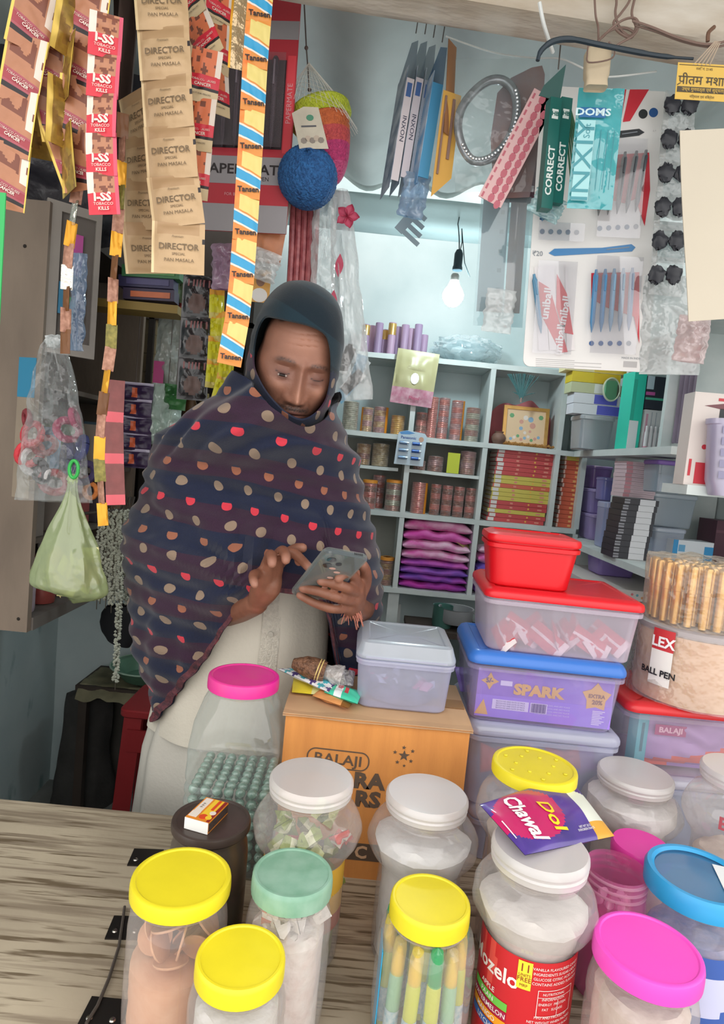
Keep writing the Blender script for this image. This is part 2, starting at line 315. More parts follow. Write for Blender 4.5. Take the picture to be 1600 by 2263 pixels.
# ---------------------------------------------------------------- jars on the counter
CLR = clear('f6f4f2', .10, .08, milk='e8e4e2', edge=.30); MILK = clear('f4f0ee', .62, .35, milk='dcd8d6', edge=.3)
FROST = clear('eef0fa', .34, .35, milk='d3d6ea', edge=.35)
def lidm(c, v=.08): return mat(c, .38, var=v, vs=20, bump=.05, bs=60, spec=.4)
YEL = lidm('e9d82a')
def jar(label, lc, Y, lw, kind, lidmat, lh=.018, R_=None, base=CTZ, body=CLR, dot=False, ribs=12, lidname='lid', grip=0, h=None, tilt=(0, 0, 0)):
    p = W(lc[0], lc[1], Y); H = h or p.z - base; r = lw * Y / FPX / 2 * .98
    j = T('jar', label, 'jar', (p.x, p.y, p.z - H), tilt); nk = r * .90; B = H - lh; RR = R_ or r
    if kind == 'cyl': pr = [(0, .004), (RR * .9, 0), (RR * .98, .006), (RR, .03), (RR, B * .5), (RR * .985, B * .52), (RR, B * .54), (RR * .99, B - .035), (RR * .96, B - .022), (nk, B - .012), (nk, B + lh * .6)]; md = None
    elif kind == 'globe':
        z = lambda t: B * (t * .64 / .42 if t < .42 else .64 + (t - .42) * .31 / .53)
        pr = [(0, .004), (RR * .66, 0), (RR * .74, .006), (RR * .76, z(.1)), (RR * .76, z(.30)), (RR * .74, z(.40)), (RR * .78, z(.455)), (RR * .90, z(.53)), (RR * .98, z(.61)), (RR, z(.68)), (RR * .985, z(.75)), (RR * .93, z(.83)), (RR * .85, z(.895)), (nk * 1.03, z(.935)), (nk, z(.95)), (nk, B + lh * .6)]
        md = lambda a, zz: 1 + (.016 * math.cos(a * ribs) * math.exp(-((zz - B * .80) / (B * .07)) ** 2))
    elif kind == 'can': pr = [(0, .004), (RR * .86, 0), (RR * .95, .008), (RR, .05), (RR, B * .6), (RR * .97, B * .66), (RR, B * .72), (RR * .99, B * .8), (RR * .93, B * .9), (nk, B - .008), (nk, B + lh * .6)]; md = None
    # fine thread rings round the neck
    P('body', MB().lathe(pr, 72 if kind == 'globe' else 40, mod=md), body, j)
    P('neck_ring', MB().lathe([(nk, B - .006), (nk + .0022, B - .005), (nk + .0022, B - .003), (nk, B - .002)], 36), body, j)
    n = 120 if grip else 48
    gm = (lambda a, zz: 1 + .006 * (math.cos(a * 40) > 0) * (zz < H - .004)) if grip else None
    lp = [(nk + .001, B), (r, B + .0005), (r * 1.005, B + lh * .3), (r, B + lh * .75), (r * .985, B + lh * .93), (r * .95, B + lh), (r * .9, B + lh), (r * .87, B + lh - .0015), (r * .5, B + lh - .001), (0, B + lh - .0008)]
    if lidmat is MILK or lidname == 'frosted_lid': lp = [(nk + .001, B), (r * .985, B + .0005), (r * .99, B + lh * .25), (r * 1.0, B + lh * .32), (r * .97, B + lh * .42), (r * .985, B + lh * .55), (r * 1.01, B + lh * .62), (r, B + lh * .85), (r * .95, B + lh), (r * .4, B + lh + .001), (0, B + lh + .001)]
    ld = P('lid', MB().lathe(lp, n, mod=gm), lidmat, j)
    if dot:
        for k in range(12):
            a = 2 * PI * k / 12; rr = r * (.72 if k % 2 else .45); P('boss', MB().lathe([(.003, 0), (.0025, .0012), (0, .0015)], 10, c=(rr * math.cos(a), rr * math.sin(a), B + lh - .0008)), lidmat, ld)
    j['H'] = H; j['B'] = B; j['RR'] = RR; return j
def clump(name, label, cat, j, rad, z0, z1, m, n=24, seed=0, kind='stuff', blob=.4):
    "heap that fills the lower part of a jar"
    glob = j['RR'] if name == 'white_filling' else 0; B_ = j['B'] if glob else 1
    def f(u, v):
        a = 2 * PI * u; z = z0 + (z1 - z0) * min(1, v / .7); r = rad
        if glob: r = glob * (.72 + .20 * max(0, min(1, (z / B_ - .66) / .10)) ** .7)
        if v > .7: r *= 1 - (v - .7) / .3
        k = noise.noise(V((math.cos(a) * 3 + seed, math.sin(a) * 3, z * 60)));
        return (r * (.95 + .05 * k) * math.cos(a), r * (.95 + .05 * k) * math.sin(a), z + (blob * .007 * noise.noise(V((r * math.cos(a) * 60 + seed, r * math.sin(a) * 60, 5))) if v > .6 else 0))
    o = P(name, MB().grid(f, n, 12, closed=True), m, None, True, loc=j.location); return tag(o, label, cat, kind=kind)
jA = jar('tall straight clear jar with a wide yellow lid, leftmost on the counter', (402, 1935), .72, 233, 'cyl', YEL, .019)
jB = jar('short white-filled yellow-lidded jar at the bottom edge, before the green-lidded jar', (533, 2110), .645, 214, 'can', YEL, .022, R_=.053)
jC = jar('clear jar with a green ribbed screw lid', (648, 1925), .73, 190, 'can', mat('6d9c82', .45, var=.25, vs=30, c2='8fb39f', bump=.1, bs=80), .024, R_=.052, grip=1)
jD = jar('dark brown round lidded tin carrying the matchbox', (468, 1808), .86, 183, 'cyl', lidm('4a3f3a', .25), .012, body=clear('7a716a', .55, .3, milk='5b524b'))
jE = jar('round-shouldered clear jar with a frosted lid holding green sweets, left of the other frosted-lid jars', (690, 1715), .853, 196, 'globe', MILK, .022, R_=.076, lidname='frosted_lid')
jF = jar('round-shouldered clear jar with a frosted lid in front of the orange carton', (945, 1752), .87, 192, 'globe', MILK, .022, R_=.079, lidname='frosted_lid')
jG = jar('clear jar with a yellow lid packed with lime-yellow gel pens', (952, 1985), .73, 190, 'can', YEL, .024, R_=.060)
jH = jar('large round-shouldered jar with a red sweet label, under the purple snack packet', (1195, 1865), .75, 224, 'globe', MILK, .024, R_=.076, lidname='frosted_lid')
jI = jar('round-shouldered jar with a yellow lid dotted with small bosses, behind the purple snack packet', (1182, 1688), .90, 194, 'globe', YEL, .018, R_=.078, dot=True)
jJ = jar('round-shouldered clear jar with a frosted lid between the boss-lidded jar and right edge', (1405, 1706), 1.04, 167, 'globe', MILK, .02, R_=.081, lidname='frosted_lid')
jK = jar('frosted-lid round jar with a red oval sticker, cut by the right edge of the photo', (1640, 1700), .95, 172, 'globe', MILK, .02, R_=.075, lidname='frosted_lid')
BLU = mat('2f9ed6', .3, var=.1)
jM = jar('jar with a bright blue rim lid and see-through blue centre at the right edge', (1545, 1935), .80, 226, 'can', clear('5aa9d6', .45, .2, milk='4f8fc0'), .022, R_=.062)
r = 226 * .8 / FPX / 2
P('lid_rim', MB().lathe([(r * .93, jM['B'] - .001), (r * 1.02, jM['B']), (r * 1.03, jM['B'] + .02), (r * .98, jM['B'] + .026), (r * .9, jM['B'] + .026), (r * .84, jM['B'] + .0225)], 60), BLU, jM)
jN = jar('clear jar with a wide magenta lid at the bottom right', (1433, 2090), .68, 246, 'can', mat('f04fc0', .35, var=.05), .022, R_=.060)
jP = jar('squarish ribbed clear jar with a hot pink lid, behind the matchbox', (540, 1490), 1.06, 163, 'cyl', mat('e8209a', .35, var=.2, vs=14, c2='e0508f'), .022, R_=.001)
# squarish body of the pink-lidded jar
for ch in list(jP.children):
    if ch.name.startswith('body'): bpy.data.objects.remove(ch)
B = jP['B']; prof = [(.135, 0, .02), (.15, .006, .03), (.15, B * .10, .03)]
for k in range(6):
    z = B * (.13 + .075 * k); prof += [(.146, z, .028), (.152, z + .006, .03), (.152, z + .014, .03)]
prof += [(.15, B * .62, .03), (.152, B * .68, .032), (.146, B * .82, .05), (.128, B * .93, .062), (.112, B * .985, .0555), (.112, B + .01, .0555)]
P('body', MB().loft([rrect(a, a, rr, 7, z) for a, z, rr in prof], cap1=False), clear('f3f5f4', .08, .05, milk='dfe6e4', edge=.35), jP)
# pink open tub and magenta lid behind it
jL = T('jar', 'open small pink see-through jar holding white tablets, beside the red-labelled jar', 'jar', (W(1362, 1925, .84).x, .84, CTZ))
H = W(1362, 1915, .84).z - CTZ; r = .040
P('body', MB().lathe([(0, .004), (r * .95, 0), (r * 1.1, .01), (r * 1.1, H - .05), (r * 1.04, H - .035), (r, H - .028), (r, H)], 40), clear('f3b7d6', .28, .15, milk='ec86be'), jL)
for dz in (.004, .014, .024): P('thread_ring', MB().lathe([(r, H - dz), (r + .0022, H - dz - .001), (r + .0022, H - dz - .003), (r, H - dz - .004)], 40), clear('f6cfe2', .4, .1, milk='f0b5d2'), jL)
for k in range(9):
    a = k * 2.4; o = P('tablet', MB().lathe([(0, 0), (.006, .001), (.007, .004), (.006, .007), (0, .008)], 12), mat('efe9e6', .5), None, loc=jL.location + V((.018 * math.cos(a), .016 * math.sin(a), H - .052 + .004 * (k % 3))), rot=(k * .7, k * .5, 0))
    tag(o, 'white round tablet inside the open pink jar', 'tablet', 'white tablets in the pink jar')
clump('pink_filling', 'pink filling heaped inside the open pink jar', 'sweets', jL, .038, .004, H - .058, mat('e0589f', .6, var=.3, vs=60))
pl = W(1395, 1950, .93); mg = T('jar', 'magenta-lidded jar half hidden behind the open pink jar', 'jar', (pl.x, .915, CTZ))
P('body', MB().lathe([(0, .003), (.034, 0), (.038, .01), (.038, .14), (.034, .15)], 32), clear('f3d7e6', .3, .2), mg)
P('lid', MB().lathe([(.033, .148), (.042, .149), (.043, .165), (.040, .170), (0, .169)], 40), mat('e83fa8', .35), mg)
# contents
clump('wafer_filling', 'peach wafers filling the tall straight jar', 'wafers', jA, jA['RR'] * .93, .005, .09, mat('dba27c', .75, var=.3, vs=30, c2='e6b898'), kind='stuff')
for k in range(16):
    a = k * 2.4; rr = .028 * ((k * .37) % 1) + .012
    o = P('wafer', MB().lathe([(0, -.0015), (.02, -.0012), (.0205, 0), (.02, .0012), (0, .0015)], 20), mat('e2ad88', .7, var=.2, vs=40), None, loc=jA.location + V((rr * math.cos(a), rr * math.sin(a), .10 + .003 * k)), rot=(rnd.uniform(-1.2, 1.2), rnd.uniform(-1.2, 1.2), a))
    tag(o, 'round peach wafer inside the tall yellow-lidded jar', 'wafer', 'wafers in the tall jar')
clump('white_sweets', 'white wrapped sweets filling the short yellow-lidded jar', 'sweets', jB, .047, .005, jB['B'] - .03, mat('dddcda', .6, var=.15, vs=30, bump=1, bs=50))
clump('white_sweets', 'pale pink and white sweets inside the green-lidded jar', 'sweets', jC, .046, .005, .135, mat('d9c6c3', .5, var=.3, vs=40, c2='e9e6e4', bump=1, bs=50))
clump('white_filling', 'white crystals filling the frosted-lid jar before the carton', 'sweets', jF, .054, .005, .180, mat('e2e4e6', .6, var=.1, vs=40, bump=.5, bs=60), blob=1)
clump('white_filling', 'milky white sweets inside the red-labelled jar', 'sweets', jH, .052, .005, .185, mat('dad6d3', .6, var=.1, vs=40, bump=.5, bs=60), blob=1)
clump('white_filling', 'white crumpled wrappers inside the boss-lidded yellow jar', 'sweets', jI, .056, .005, .19, mat('d8cfc6', .6, var=.3, vs=30, bump=1, bs=40), blob=1)
clump('white_filling', 'white wrapped sweets inside the round jar behind the blue-lidded jar', 'sweets', jJ, .056, .005, .185, mat('e6e4e6', .5, var=.2, vs=30, bump=1, bs=40), blob=1)
clump('white_filling', 'pale sweets inside the round jar cut by the right edge', 'sweets', jK, .054, .005, .15, mat('ddd0c8', .5, var=.2, vs=30, bump=1, bs=40), blob=1)
clump('blue_sweets', 'blue and purple wrapped sweets inside the blue-lidded jar', 'sweets', jM, .056, .005, jM['B'] - .05, mat('5d7fc4', .4, var=.5, vs=35, c2='b9b2d8', bump=1, bs=50))
clump('pale_sweets', 'cream folded paper inside the magenta-lidded jar', 'sweets', jN, .053, .005, jN['B'] - .03, mat('ddcfc8', .6, var=.2, vs=30, c2='c7b2a8', bump=1, bs=40))
def sweet(name, label, group, loc, w, h, cols, rot):
    o = P(name, MB().pillow(w, h, .012, 7, lambda u, v: 1 if .3 < v < .6 else 0, z0=h / 2, wr=1.2), [mat(c, .35, bump=.5, bs=90) for c in cols], None, loc=loc, rot=rot); return tag(o, label, 'sweet', group)
for k in range(26):
    a = k * 2.4; rr = .05 * math.sqrt((k * .618) % 1); sweet('wrapped_sweet', 'green and clear wrapped sweet in the leftmost frosted-lid jar', 'green wrapped sweets in the round jar', jE.location + V((rr * math.cos(a), rr * math.sin(a), .05 + .0056 * k)), .03, .038, (('8fa048', 'dfe2c0') if k % 3 else ('c8d08a', '5b6a2e')) if k % 7 else ('d9463f', 'f0e6e0'), (rnd.uniform(-1, 1), rnd.uniform(-1, 1), a))
clump('green_sweets', 'green wrapped sweets at the bottom of the leftmost frosted-lid jar', 'sweets', jE, .052, .005, .12, mat('98a05c', .5, var=.6, vs=60, c2='6a5a3c', bump=1, bs=60))
for k in range(14):
    a = k * 2.4; rr = .035 * math.sqrt((k * .618) % 1); sweet('wrapped_sweet', 'red and white wrapped sweet in the green-lidded jar', 'sweets in the green-lidded jar', jC.location + V((rr * math.cos(a), rr * math.sin(a), .12 + .003 * k)), .028, .03, ('d8525a', 'e9e4e2') if k % 3 == 0 else ('e2dedc', 'e2dedc'), (rnd.uniform(-1, 1), rnd.uniform(-1, 1), a))
# glass marbles in the pink-lidded jar (layers of clear-green marbles)
GREENG = mat('9fc0b2', .08, spec=.9, var=.4, vs=60, c2='5f8a78', coat=1)
me = MB().lathe([(.0085 * math.sin(PI * i / 6), -.0085 * math.cos(PI * i / 6)) for i in range(7)], 10).mesh('marble', GREENG)
for L in range(8):
    for i in range(7):
        for k in range(7):
            if 0 < i < 6 and 0 < k < 6 and L < 7: continue
            o = P('glass_marble', me, None, None, loc=jP.location + V(((i - 3) * .0195, (k - 3) * .0195, .014 + L * .018)), rot=(i, k, L))
            tag(o, 'pale green glass marble inside the pink-lidded jar', 'marble', 'marbles in the pink-lidded jar')
# label band on a lathe body
def band(par, name, Rf, z0, z1, a0, a1, mats, paint, n=40, m=8, off=.0008):
    def f(u, v):
        a = a0 + (a1 - a0) * u; z = z0 + (z1 - z0) * v; r = (Rf(z) if callable(Rf) else Rf) + off; return (r * math.cos(a), r * math.sin(a), z)
    return P(name, MB().grid(f, n, m, paint), mats, par)
def bandtext(par, name, s, size, Rr, ac, z, m, off=.0014, bold=0, sx=1, rot=0, shear=0):
    r = Rr + off
    fn = lambda X, Z: (r * math.cos(ac + X / r), r * math.sin(ac + X / r), z + Z)
    return P(name, MB().text(s, size, fn=fn, bold=bold, sx=sx, rot=rot, shear=shear), m, par)
# red sweet label
Rh = jH['RR'] * .76; zt = jH['B'] * .63
lb = band(jH, 'label', Rh, .002, zt, R(150), R(330), [mat('c8232c', .35), mat('e05048', .4)], lambda u, v: 1 if (u < .4 and v > .55 and noise.noise(V((u * 14, v * 3, 0))) > .15) else 0)
WT = mat('f0e8e4', .5)
bandtext(lb, 'lettering', 'Mozelo', .026, Rh, R(208), zt - .032, WT, bold=.02)
for k, (c, s) in enumerate((('c8232c', 'APPLE'), ('6cc24a', 'PAAN'), ('a81f4c', 'WATERMELON'), ('f0a020', 'MANGO'), ('3f6fb5', 'LITCHI'))):
    z = zt - .057 - k * .0115
    if k != 0: band(lb, 'stripe', Rh, z - .005, z + .005, R(180), R(236), [mat(c, .4)], 0, 12, 1, .0016)
    bandtext(lb, 'lettering', s, .0085, Rh, R(208), z, WT, .0022, .01)
band(lb, 'yellow_tag', Rh, zt - .036, zt - .002, R(243), R(259), [mat('f0dc3a', .4)], 0, 6, 1, .0016)
for s, z, q in (('11', zt - .010, .014), ('UNITS', zt - .0185, .005), ('FREE', zt - .024, .008), ('MRP', zt - .031, .005)): bandtext(lb, 'lettering', s, q, Rh, R(251), z, mat('8a2a1c', .5), .0022)
for k in range(4): bandtext(lb, 'lettering', ['VANILLA FLAVOURED CANDY', 'INGREDIENTS SUGAR LIQUID', 'GLUCOSE CITRIC ACID AND', 'CONTAINS ADDED FLAVOUR'][k], .0048, Rh, R(291), zt - .008 - k * .006, WT)
tb = MB(); 
for (x0, x1, y0, y1) in ((-.024, .024, -.034, -.0333), (-.024, .024, -.066, -.0653), (-.024, -.0233, -.066, -.0335), (.0233, .024, -.066, -.0335), (.002, .0026, -.066, -.042), (-.024, .024, -.0425, -.042)):
    q = [(x0, y0), (x1, y0), (x1, y1), (x0, y1)]; r = Rh + .0016; n = 8
    for i in range(n):
        a, b = x0 + (x1 - x0) * i / n, x0 + (x1 - x0) * (i + 1) / n
        tb.add([(r * math.cos(R(291) + X / r), r * math.sin(R(291) + X / r), zt + Z) for X, Z in ((a, y0), (b, y0), (b, y1), (a, y1))], [(0, 1, 2, 3)])
P('table_print', tb, WT, lb)
for k in range(7): bandtext(lb, 'lettering', ['NUTRITIONAL', 'INFORMATION', 'ENERGY  PROTEIN', 'FAT   SUGARS', 'MFD AND PACKED BY', 'NET WEIGHT WHEN PACKED', 'STORE IN COOL DRY PLACE'][k], .0045, Rh, R(288), zt - .0385 - k * .0062 - (.004 if k > 3 else 0), WT)
band(lb, 'barcode_panel', Rh, zt - .106, zt - .086, R(268), R(292), [WT], 0, 8, 1, .0016)
for k in range(15): band(lb, 'barcode_line', Rh, zt - .103, zt - .088, R(269 + k * 1.5), R(269.4 + k * 1.5 + (k % 3) * .25), [BLACK], 0, 1, 1, .0022)
# gel pens packed in the yellow-lidded jar
def pen(loc, capc, bodc, lean, k):
    t = T('gel_pen', '%s gel tube with a %s cap inside the yellow-lidded jar at the bottom' % (bodc[1], capc[1]), 'pen', loc, lean, 'gel pens in the yellow-lidded jar')
    P('barrel', MB().lathe([(0, 0), (.0075, .002), (.0085, .02), (.0085, .095), (.007, .10), (0, .101)], 14), clear(bodc[0], .75, .2, milk=bodc[0]), t)
    P('collar', MB().lathe([(.0072, .10), (.0078, .102), (.0078, .112), (.006, .118), (.003, .13), (0, .131)], 14), mat(capc[0], .35), t)
    P('cap', MB().lathe([(.0082, .099), (.0082, .13), (.0065, .14), (0, .144)], 14), clear('fff6c8' if capc[1] == 'yellow' else 'b0eec8', .3, .1, milk='f6e270' if capc[1] == 'yellow' else '4fc48a'), t)
    P('label', MB().lathe([(.0088, .012), (.0088, .055)], 14), mat('dfe8e4', .5, var=.3, vs=120, c2='7fb4c8'), t)
for k in range(15):
    a = 2 * PI * k / 11 + .3; rr = .045 if k < 11 else .02
    c = ('f6dc48', 'yellow') if k % 4 else ('2fb26a', 'green'); bd = ('dfe85a', 'lime') if k % 3 else ('a6dcb8', 'green')
    pen(jG.location + V((rr * math.cos(a), rr * math.sin(a), .006 + .004 * (k % 3))), c, bd, (.02 * math.sin(k), .03 * math.cos(k), 0), k)
tag(P('blue_card', MB().box(-.0005, .0005, -.02, .02, 0, .125), mat('2fa3d4', .5), loc=jG.location + V((-.054, -.008, .005))), 'blue card standing at the left inside the jar of gel pens', 'card')
# prints on other jars
band(jB, 'label', .0532, .03, jB['B'] - .055, R(195), R(262), [mat('f0dc1c', .4)], 0, 14, 2)
band(jE, 'label', .0568, .06, .150, R(190), R(350), [mat('d8a83a', .45), mat('b8502a', .45)], lambda u, v: 1 if v < .3 else 0)
bandtext(jK, 'lettering', 'BL', .026, jK['RR'], R(232), jK['B'] * .84, mat('b0525a', .5), bold=.03)
band(jM, 'label', .0625, .03, jM['B'] - .045, R(225), R(300), [mat('3f62b0', .4), mat('c8ccec', .5)], lambda u, v: 1 if (u - .55) ** 2 * 5 + (v - .5) ** 2 * 6 < .5 else 0, 24, 12)
P('price_label', MB().rect(.005, .055, -.03, .03, 0, .0004), mat('e6eaea', .5), jM, False, loc=(.02, .0, jM['H'] + .001), rot=(-PI / 2, 0, -.25))
# matchbox
mp = jD.location + V((W(468, 1792, .86).x - jD.location.x, .0, jD['H'] - .0005))
mb_ = T('matchbox', 'small orange and yellow matchbox lying on the dark brown lid', 'matchbox', (mp.x - .005, mp.y - .006, mp.z), (0, 0, R(-16)))
w_, d_, h_ = .036, .056, .016
P('tray', MB().box(-w_ / 2 + .0006, w_ / 2 - .0006, -d_ / 2 - .0003, d_ / 2, .0006, h_ - .0006), mat('ecebe8', .6), mb_, False)
sl = P('sleeve', MB().box(-w_ / 2, w_ / 2, -d_ / 2, d_ / 2, 0, h_), mat('e8902a', .5, var=.15), mb_, False)
q = MB(); q.M = Matrix.Translation((0, 0, h_ + .0003)) @ Matrix.Rotation(-PI / 2, 4, 'X'); 
q.rect(-.002, .012, -.02, .027, m=0); q.disc(.004, -.018, .006, -.0003, m=1); q.rect(-.016, -.005, -.012, .026, m=2); q.rect(.013, .0175, -.027, .027, m=3); q.disc(.012, -.006, .0045, -.0006, m=2); q.disc(.012, -.018, .0045, -.0006, m=0)
q.rect(-.0165, -.004, -.024, -.010, -.0006, m=2); q.rect(.005, .009, .0, .026, -.0006, m=1); q.text('9 9 9', .006, -.010, .006, -.0009, 4, PI / 2)
P('cover_print', q, [mat('f0c832', .5), mat('d8481e', .5), mat('e6dcd0', .5), mat('8a1f1c', .5), mat('3a2a20', .5)], sl, False)
P('striking_strip', MB().box(w_ / 2, w_ / 2 + .0004, -d_ / 2 + .001, d_ / 2 - .001, .002, h_ - .002), mat('4a3a34', .9, var=.5, vs=400), sl, False)
P('tray_front', MB().box(-w_ / 2, w_ / 2, -d_ / 2 - .0012, -d_ / 2 - .0004, 0, h_), mat('eeeeea', .6), mb_, False)
# ---------------------------------------------------------------- the shopkeeper
def interp(tab, x):
    if x <= tab[0][0]: return tab[0][1]
    for (a, p), (b, q) in zip(tab, tab[1:]):
        if x <= b: return p + (q - p) * (x - a) / (b - a)
    return tab[-1][1]
def sm(x): x = max(0, min(1, x)); return x * x * (3 - 2 * x)
def gs(x, z, cx, cz, sx, sz=None): return math.exp(-((x - cx) / sx) ** 2 - ((z - cz) / (sz or sx)) ** 2)
per = T('person', 'man in a dark dotted shawl over cream clothes, head bowed over his phone', 'person', (W(560, 1700, 1.38).x, 1.38, 0))
def PW(name, mb, mats, par=per, smooth=True, label=None):
    "part given in world coordinates"
    off = par.matrix_world.translation if par.type == 'EMPTY' else V((0, 0, 0))
    mb.v = [tuple(V(v) - per.location) for v in mb.v]; return P(name, mb, mats, par, smooth, label=label)
HC = W(654, 808, 1.185)
HROT = Matrix.Rotation(R(14), 3, 'Z') @ Matrix.Rotation(R(17), 3, 'X') @ Matrix.Rotation(R(5), 3, 'Y')
def head_pt(th, ph):
    nx, ny, nz = math.sin(th) * math.cos(ph), -math.cos(th) * math.cos(ph), math.sin(ph)
    c = .122 if nz > 0 else .118; x, y, z = .0735 * nx, .096 * ny, c * nz
    if ny < 0: y = -(.088 + .004 * nz) * abs(ny) ** .72
    t = max(0, -z / .118); x *= 1 - .30 * t ** 1.6
    if ny > -.2: y *= 1 - .25 * t
    x *= 1 - .05 * gs(0, z, 0, .03, 1, .02)
    k = sm((-ny - .12) / .5); ax = abs(x); f = 0
    t = max(0, min(1, -(z - .004) / .047)); hz = (.007 + .018 * t) * (sm((z + .060) / .012)) * (1 - sm((z - .004) / .03))
    f += hz * math.exp(-(x / (.0065 + .0035 * t)) ** 2)
    f += .007 * gs(x, z, 0, -.045, .009, .008) + .0095 * gs(ax, z, .0135, -.0485, .0062, .0065)
    f -= .004 * gs(ax, z, .007, -.0575, .004, .003)
    f += .0055 * gs(ax, z, .027, .0165, .019, .0065) + .002 * gs(x, z, 0, .016, .012, .008)
    f -= .0105 * gs(ax, z, .030, -.001, .0165, .0115) + .004 * gs(ax, z, .013, .002, .006, .009)
    f += .0075 * gs(ax, z, .0305, -.0015, .0115, .0072) - .0022 * gs(ax, z, .0305, .0075, .012, .0022)
    f -= .003 * gs(ax, z, .030, -.0155, .014, .0028)
    f += .0055 * gs(ax, z, .040, -.030, .017, .015) - .0035 * gs(ax, z, .0245 + max(0, -(z + .05)) * .4, -.056, .0035, .014)
    f += .0042 * gs(x, z, 0, -.0655, .020, .0065) + .0045 * gs(x, z, 0, -.0715, .021, .0036) + .0052 * gs(x, z, 0, -.0805, .017, .0045) - .004 * gs(x, z, 0, -.0760, .024, .0016)
    f -= .003 * gs(x, z, 0, -.090, .016, .004) + 0; f += .008 * gs(x, z, 0, -.103, .017, .012)
    for q in (.048, .058, .068): f -= .0014 * gs(x, z, 0, q + .003 * math.sin(x * 60), .04, .0016)
    f += .003 * gs(x, z, 0, .06, .045, .03)
    return V((x, y - f * k, z)), ny
SK = V((.29, .130, .085)); SKD = V((.10, .045, .032))
def head_col(p, ny):
    x, y, z = p; ax = abs(x); c = V(SK); n1 = noise.noise(V((x * 60, y * 60, z * 60))); n2 = noise.noise(V((x * 420, y * 400, z * 420)))
    c *= 1 + .12 * n1
    def mixc(c, d, k): k = max(0, min(1, k)); return c * (1 - k) + V(d) * k
    if ny < -.1:
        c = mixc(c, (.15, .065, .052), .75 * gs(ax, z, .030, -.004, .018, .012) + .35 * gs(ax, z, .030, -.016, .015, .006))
        bz = .0155 + .0035 * math.sin(min(1, max(0, (ax - .010) / .038)) * PI) - .05 * max(0, ax - .040)
        if .009 < ax < .050: c = mixc(c, (.035, .025, .024), .9 * math.exp(-((z - bz) / .0037) ** 2) * (.85 + .6 * n2) * sm((ax - .009) / .008) * sm((.051 - ax) / .012))
        c = mixc(c, (.03, .02, .02), .95 * math.exp(-((z - (-.0068 + 45 * (ax - .0305) ** 2 * .5)) / .0011) ** 2) * (1 if .018 < ax < .043 else 0))
        if z < -.05: c = mixc(c, (.045, .035, .032), .95 * sm((.034 - ax) / .008) * math.exp(-((z + .0645) / .0058) ** 2) * (.85 + .8 * n2))
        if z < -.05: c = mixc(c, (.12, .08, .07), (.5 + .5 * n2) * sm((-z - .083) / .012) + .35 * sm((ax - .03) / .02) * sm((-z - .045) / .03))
        c = mixc(c, (.30, .11, .10), .8 * (gs(x, z, 0, -.0805, .018, .0045) + .7 * gs(x, z, 0, -.0722, .020, .003)))
        c = mixc(c, (.08, .03, .03), .9 * gs(x, z, 0, -.0763, .022, .0012)); c = mixc(c, (.06, .03, .03), .9 * gs(ax, z, .0075, -.0560, .0035, .002))
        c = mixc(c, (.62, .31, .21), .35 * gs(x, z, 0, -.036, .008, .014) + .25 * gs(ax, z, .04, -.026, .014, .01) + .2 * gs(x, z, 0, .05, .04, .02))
    hl = .086 - .012 * sm((ax - .02) / .03) - .55 * max(0, ax - .054) + .004 * n1
    if z > hl or ny > .25: c = mixc(c, (.018, .016, .018), sm((z - hl) / .006) if ny <= .25 else 1)
    return c
hv, hf, hcol = [], [], []; NU, NV = 200, 170
for j in range(NV + 1):
    ph = -PI / 2 + PI * j / NV
    for i in range(NU):
        u = i / NU * 2 - 1; th = PI * (u * (.55 + .45 * u * u)); p, ny = head_pt(th, ph); hv.append(tuple(HC + HROT @ p)); hcol.append(head_col(p, ny))
for j in range(NV):
    for i in range(NU): hf.append((j * NU + i, j * NU + (i + 1) % NU, (j + 1) * NU + (i + 1) % NU, (j + 1) * NU + i))
# arms, hands, neck and trunk grown as one skin
def Q(l): return [W(*p) for p in l]
hm = MB(); tips = []
def ball(c, r):
    n = 10; hm.add([c + V((r * math.sin(PI * a / 6) * math.cos(2 * PI * b / n), r * math.sin(PI * a / 6) * math.sin(2 * PI * b / n), r * math.cos(PI * a / 6))) for a in range(7) for b in range(n)], [(a * n + b, a * n + (b + 1) % n, (a + 1) * n + (b + 1) % n, (a + 1) * n + b) for a in range(6) for b in range(n)])
def limb(pts, rs, tip=False):
    pts = Q(pts) if not isinstance(pts[0], Vector) else pts
    out, ro = [], []
    for k in range(len(pts) - 1):
        for s in range(4):
            t = s / 4; p0, p1, p2, p3 = pts[max(k - 1, 0)], pts[k], pts[k + 1], pts[min(k + 2, len(pts) - 1)]
            out.append(.5 * ((2 * p1) + (p2 - p0) * t + (2 * p0 - 5 * p1 + 4 * p2 - p3) * t * t + (3 * p1 - p0 - 3 * p2 + p3) * t ** 3)); ro.append(rs[k] + (rs[k + 1] - rs[k]) * t)
    out.append(pts[-1]); ro.append(rs[-1]); hm.tube(out, ro, 12); ball(out[-1], ro[-1] * .99); ball(out[0], ro[0] * .99)
    if tip: tips.append(out[-1])
fr = [.0098, .0096, .0088, .0080]
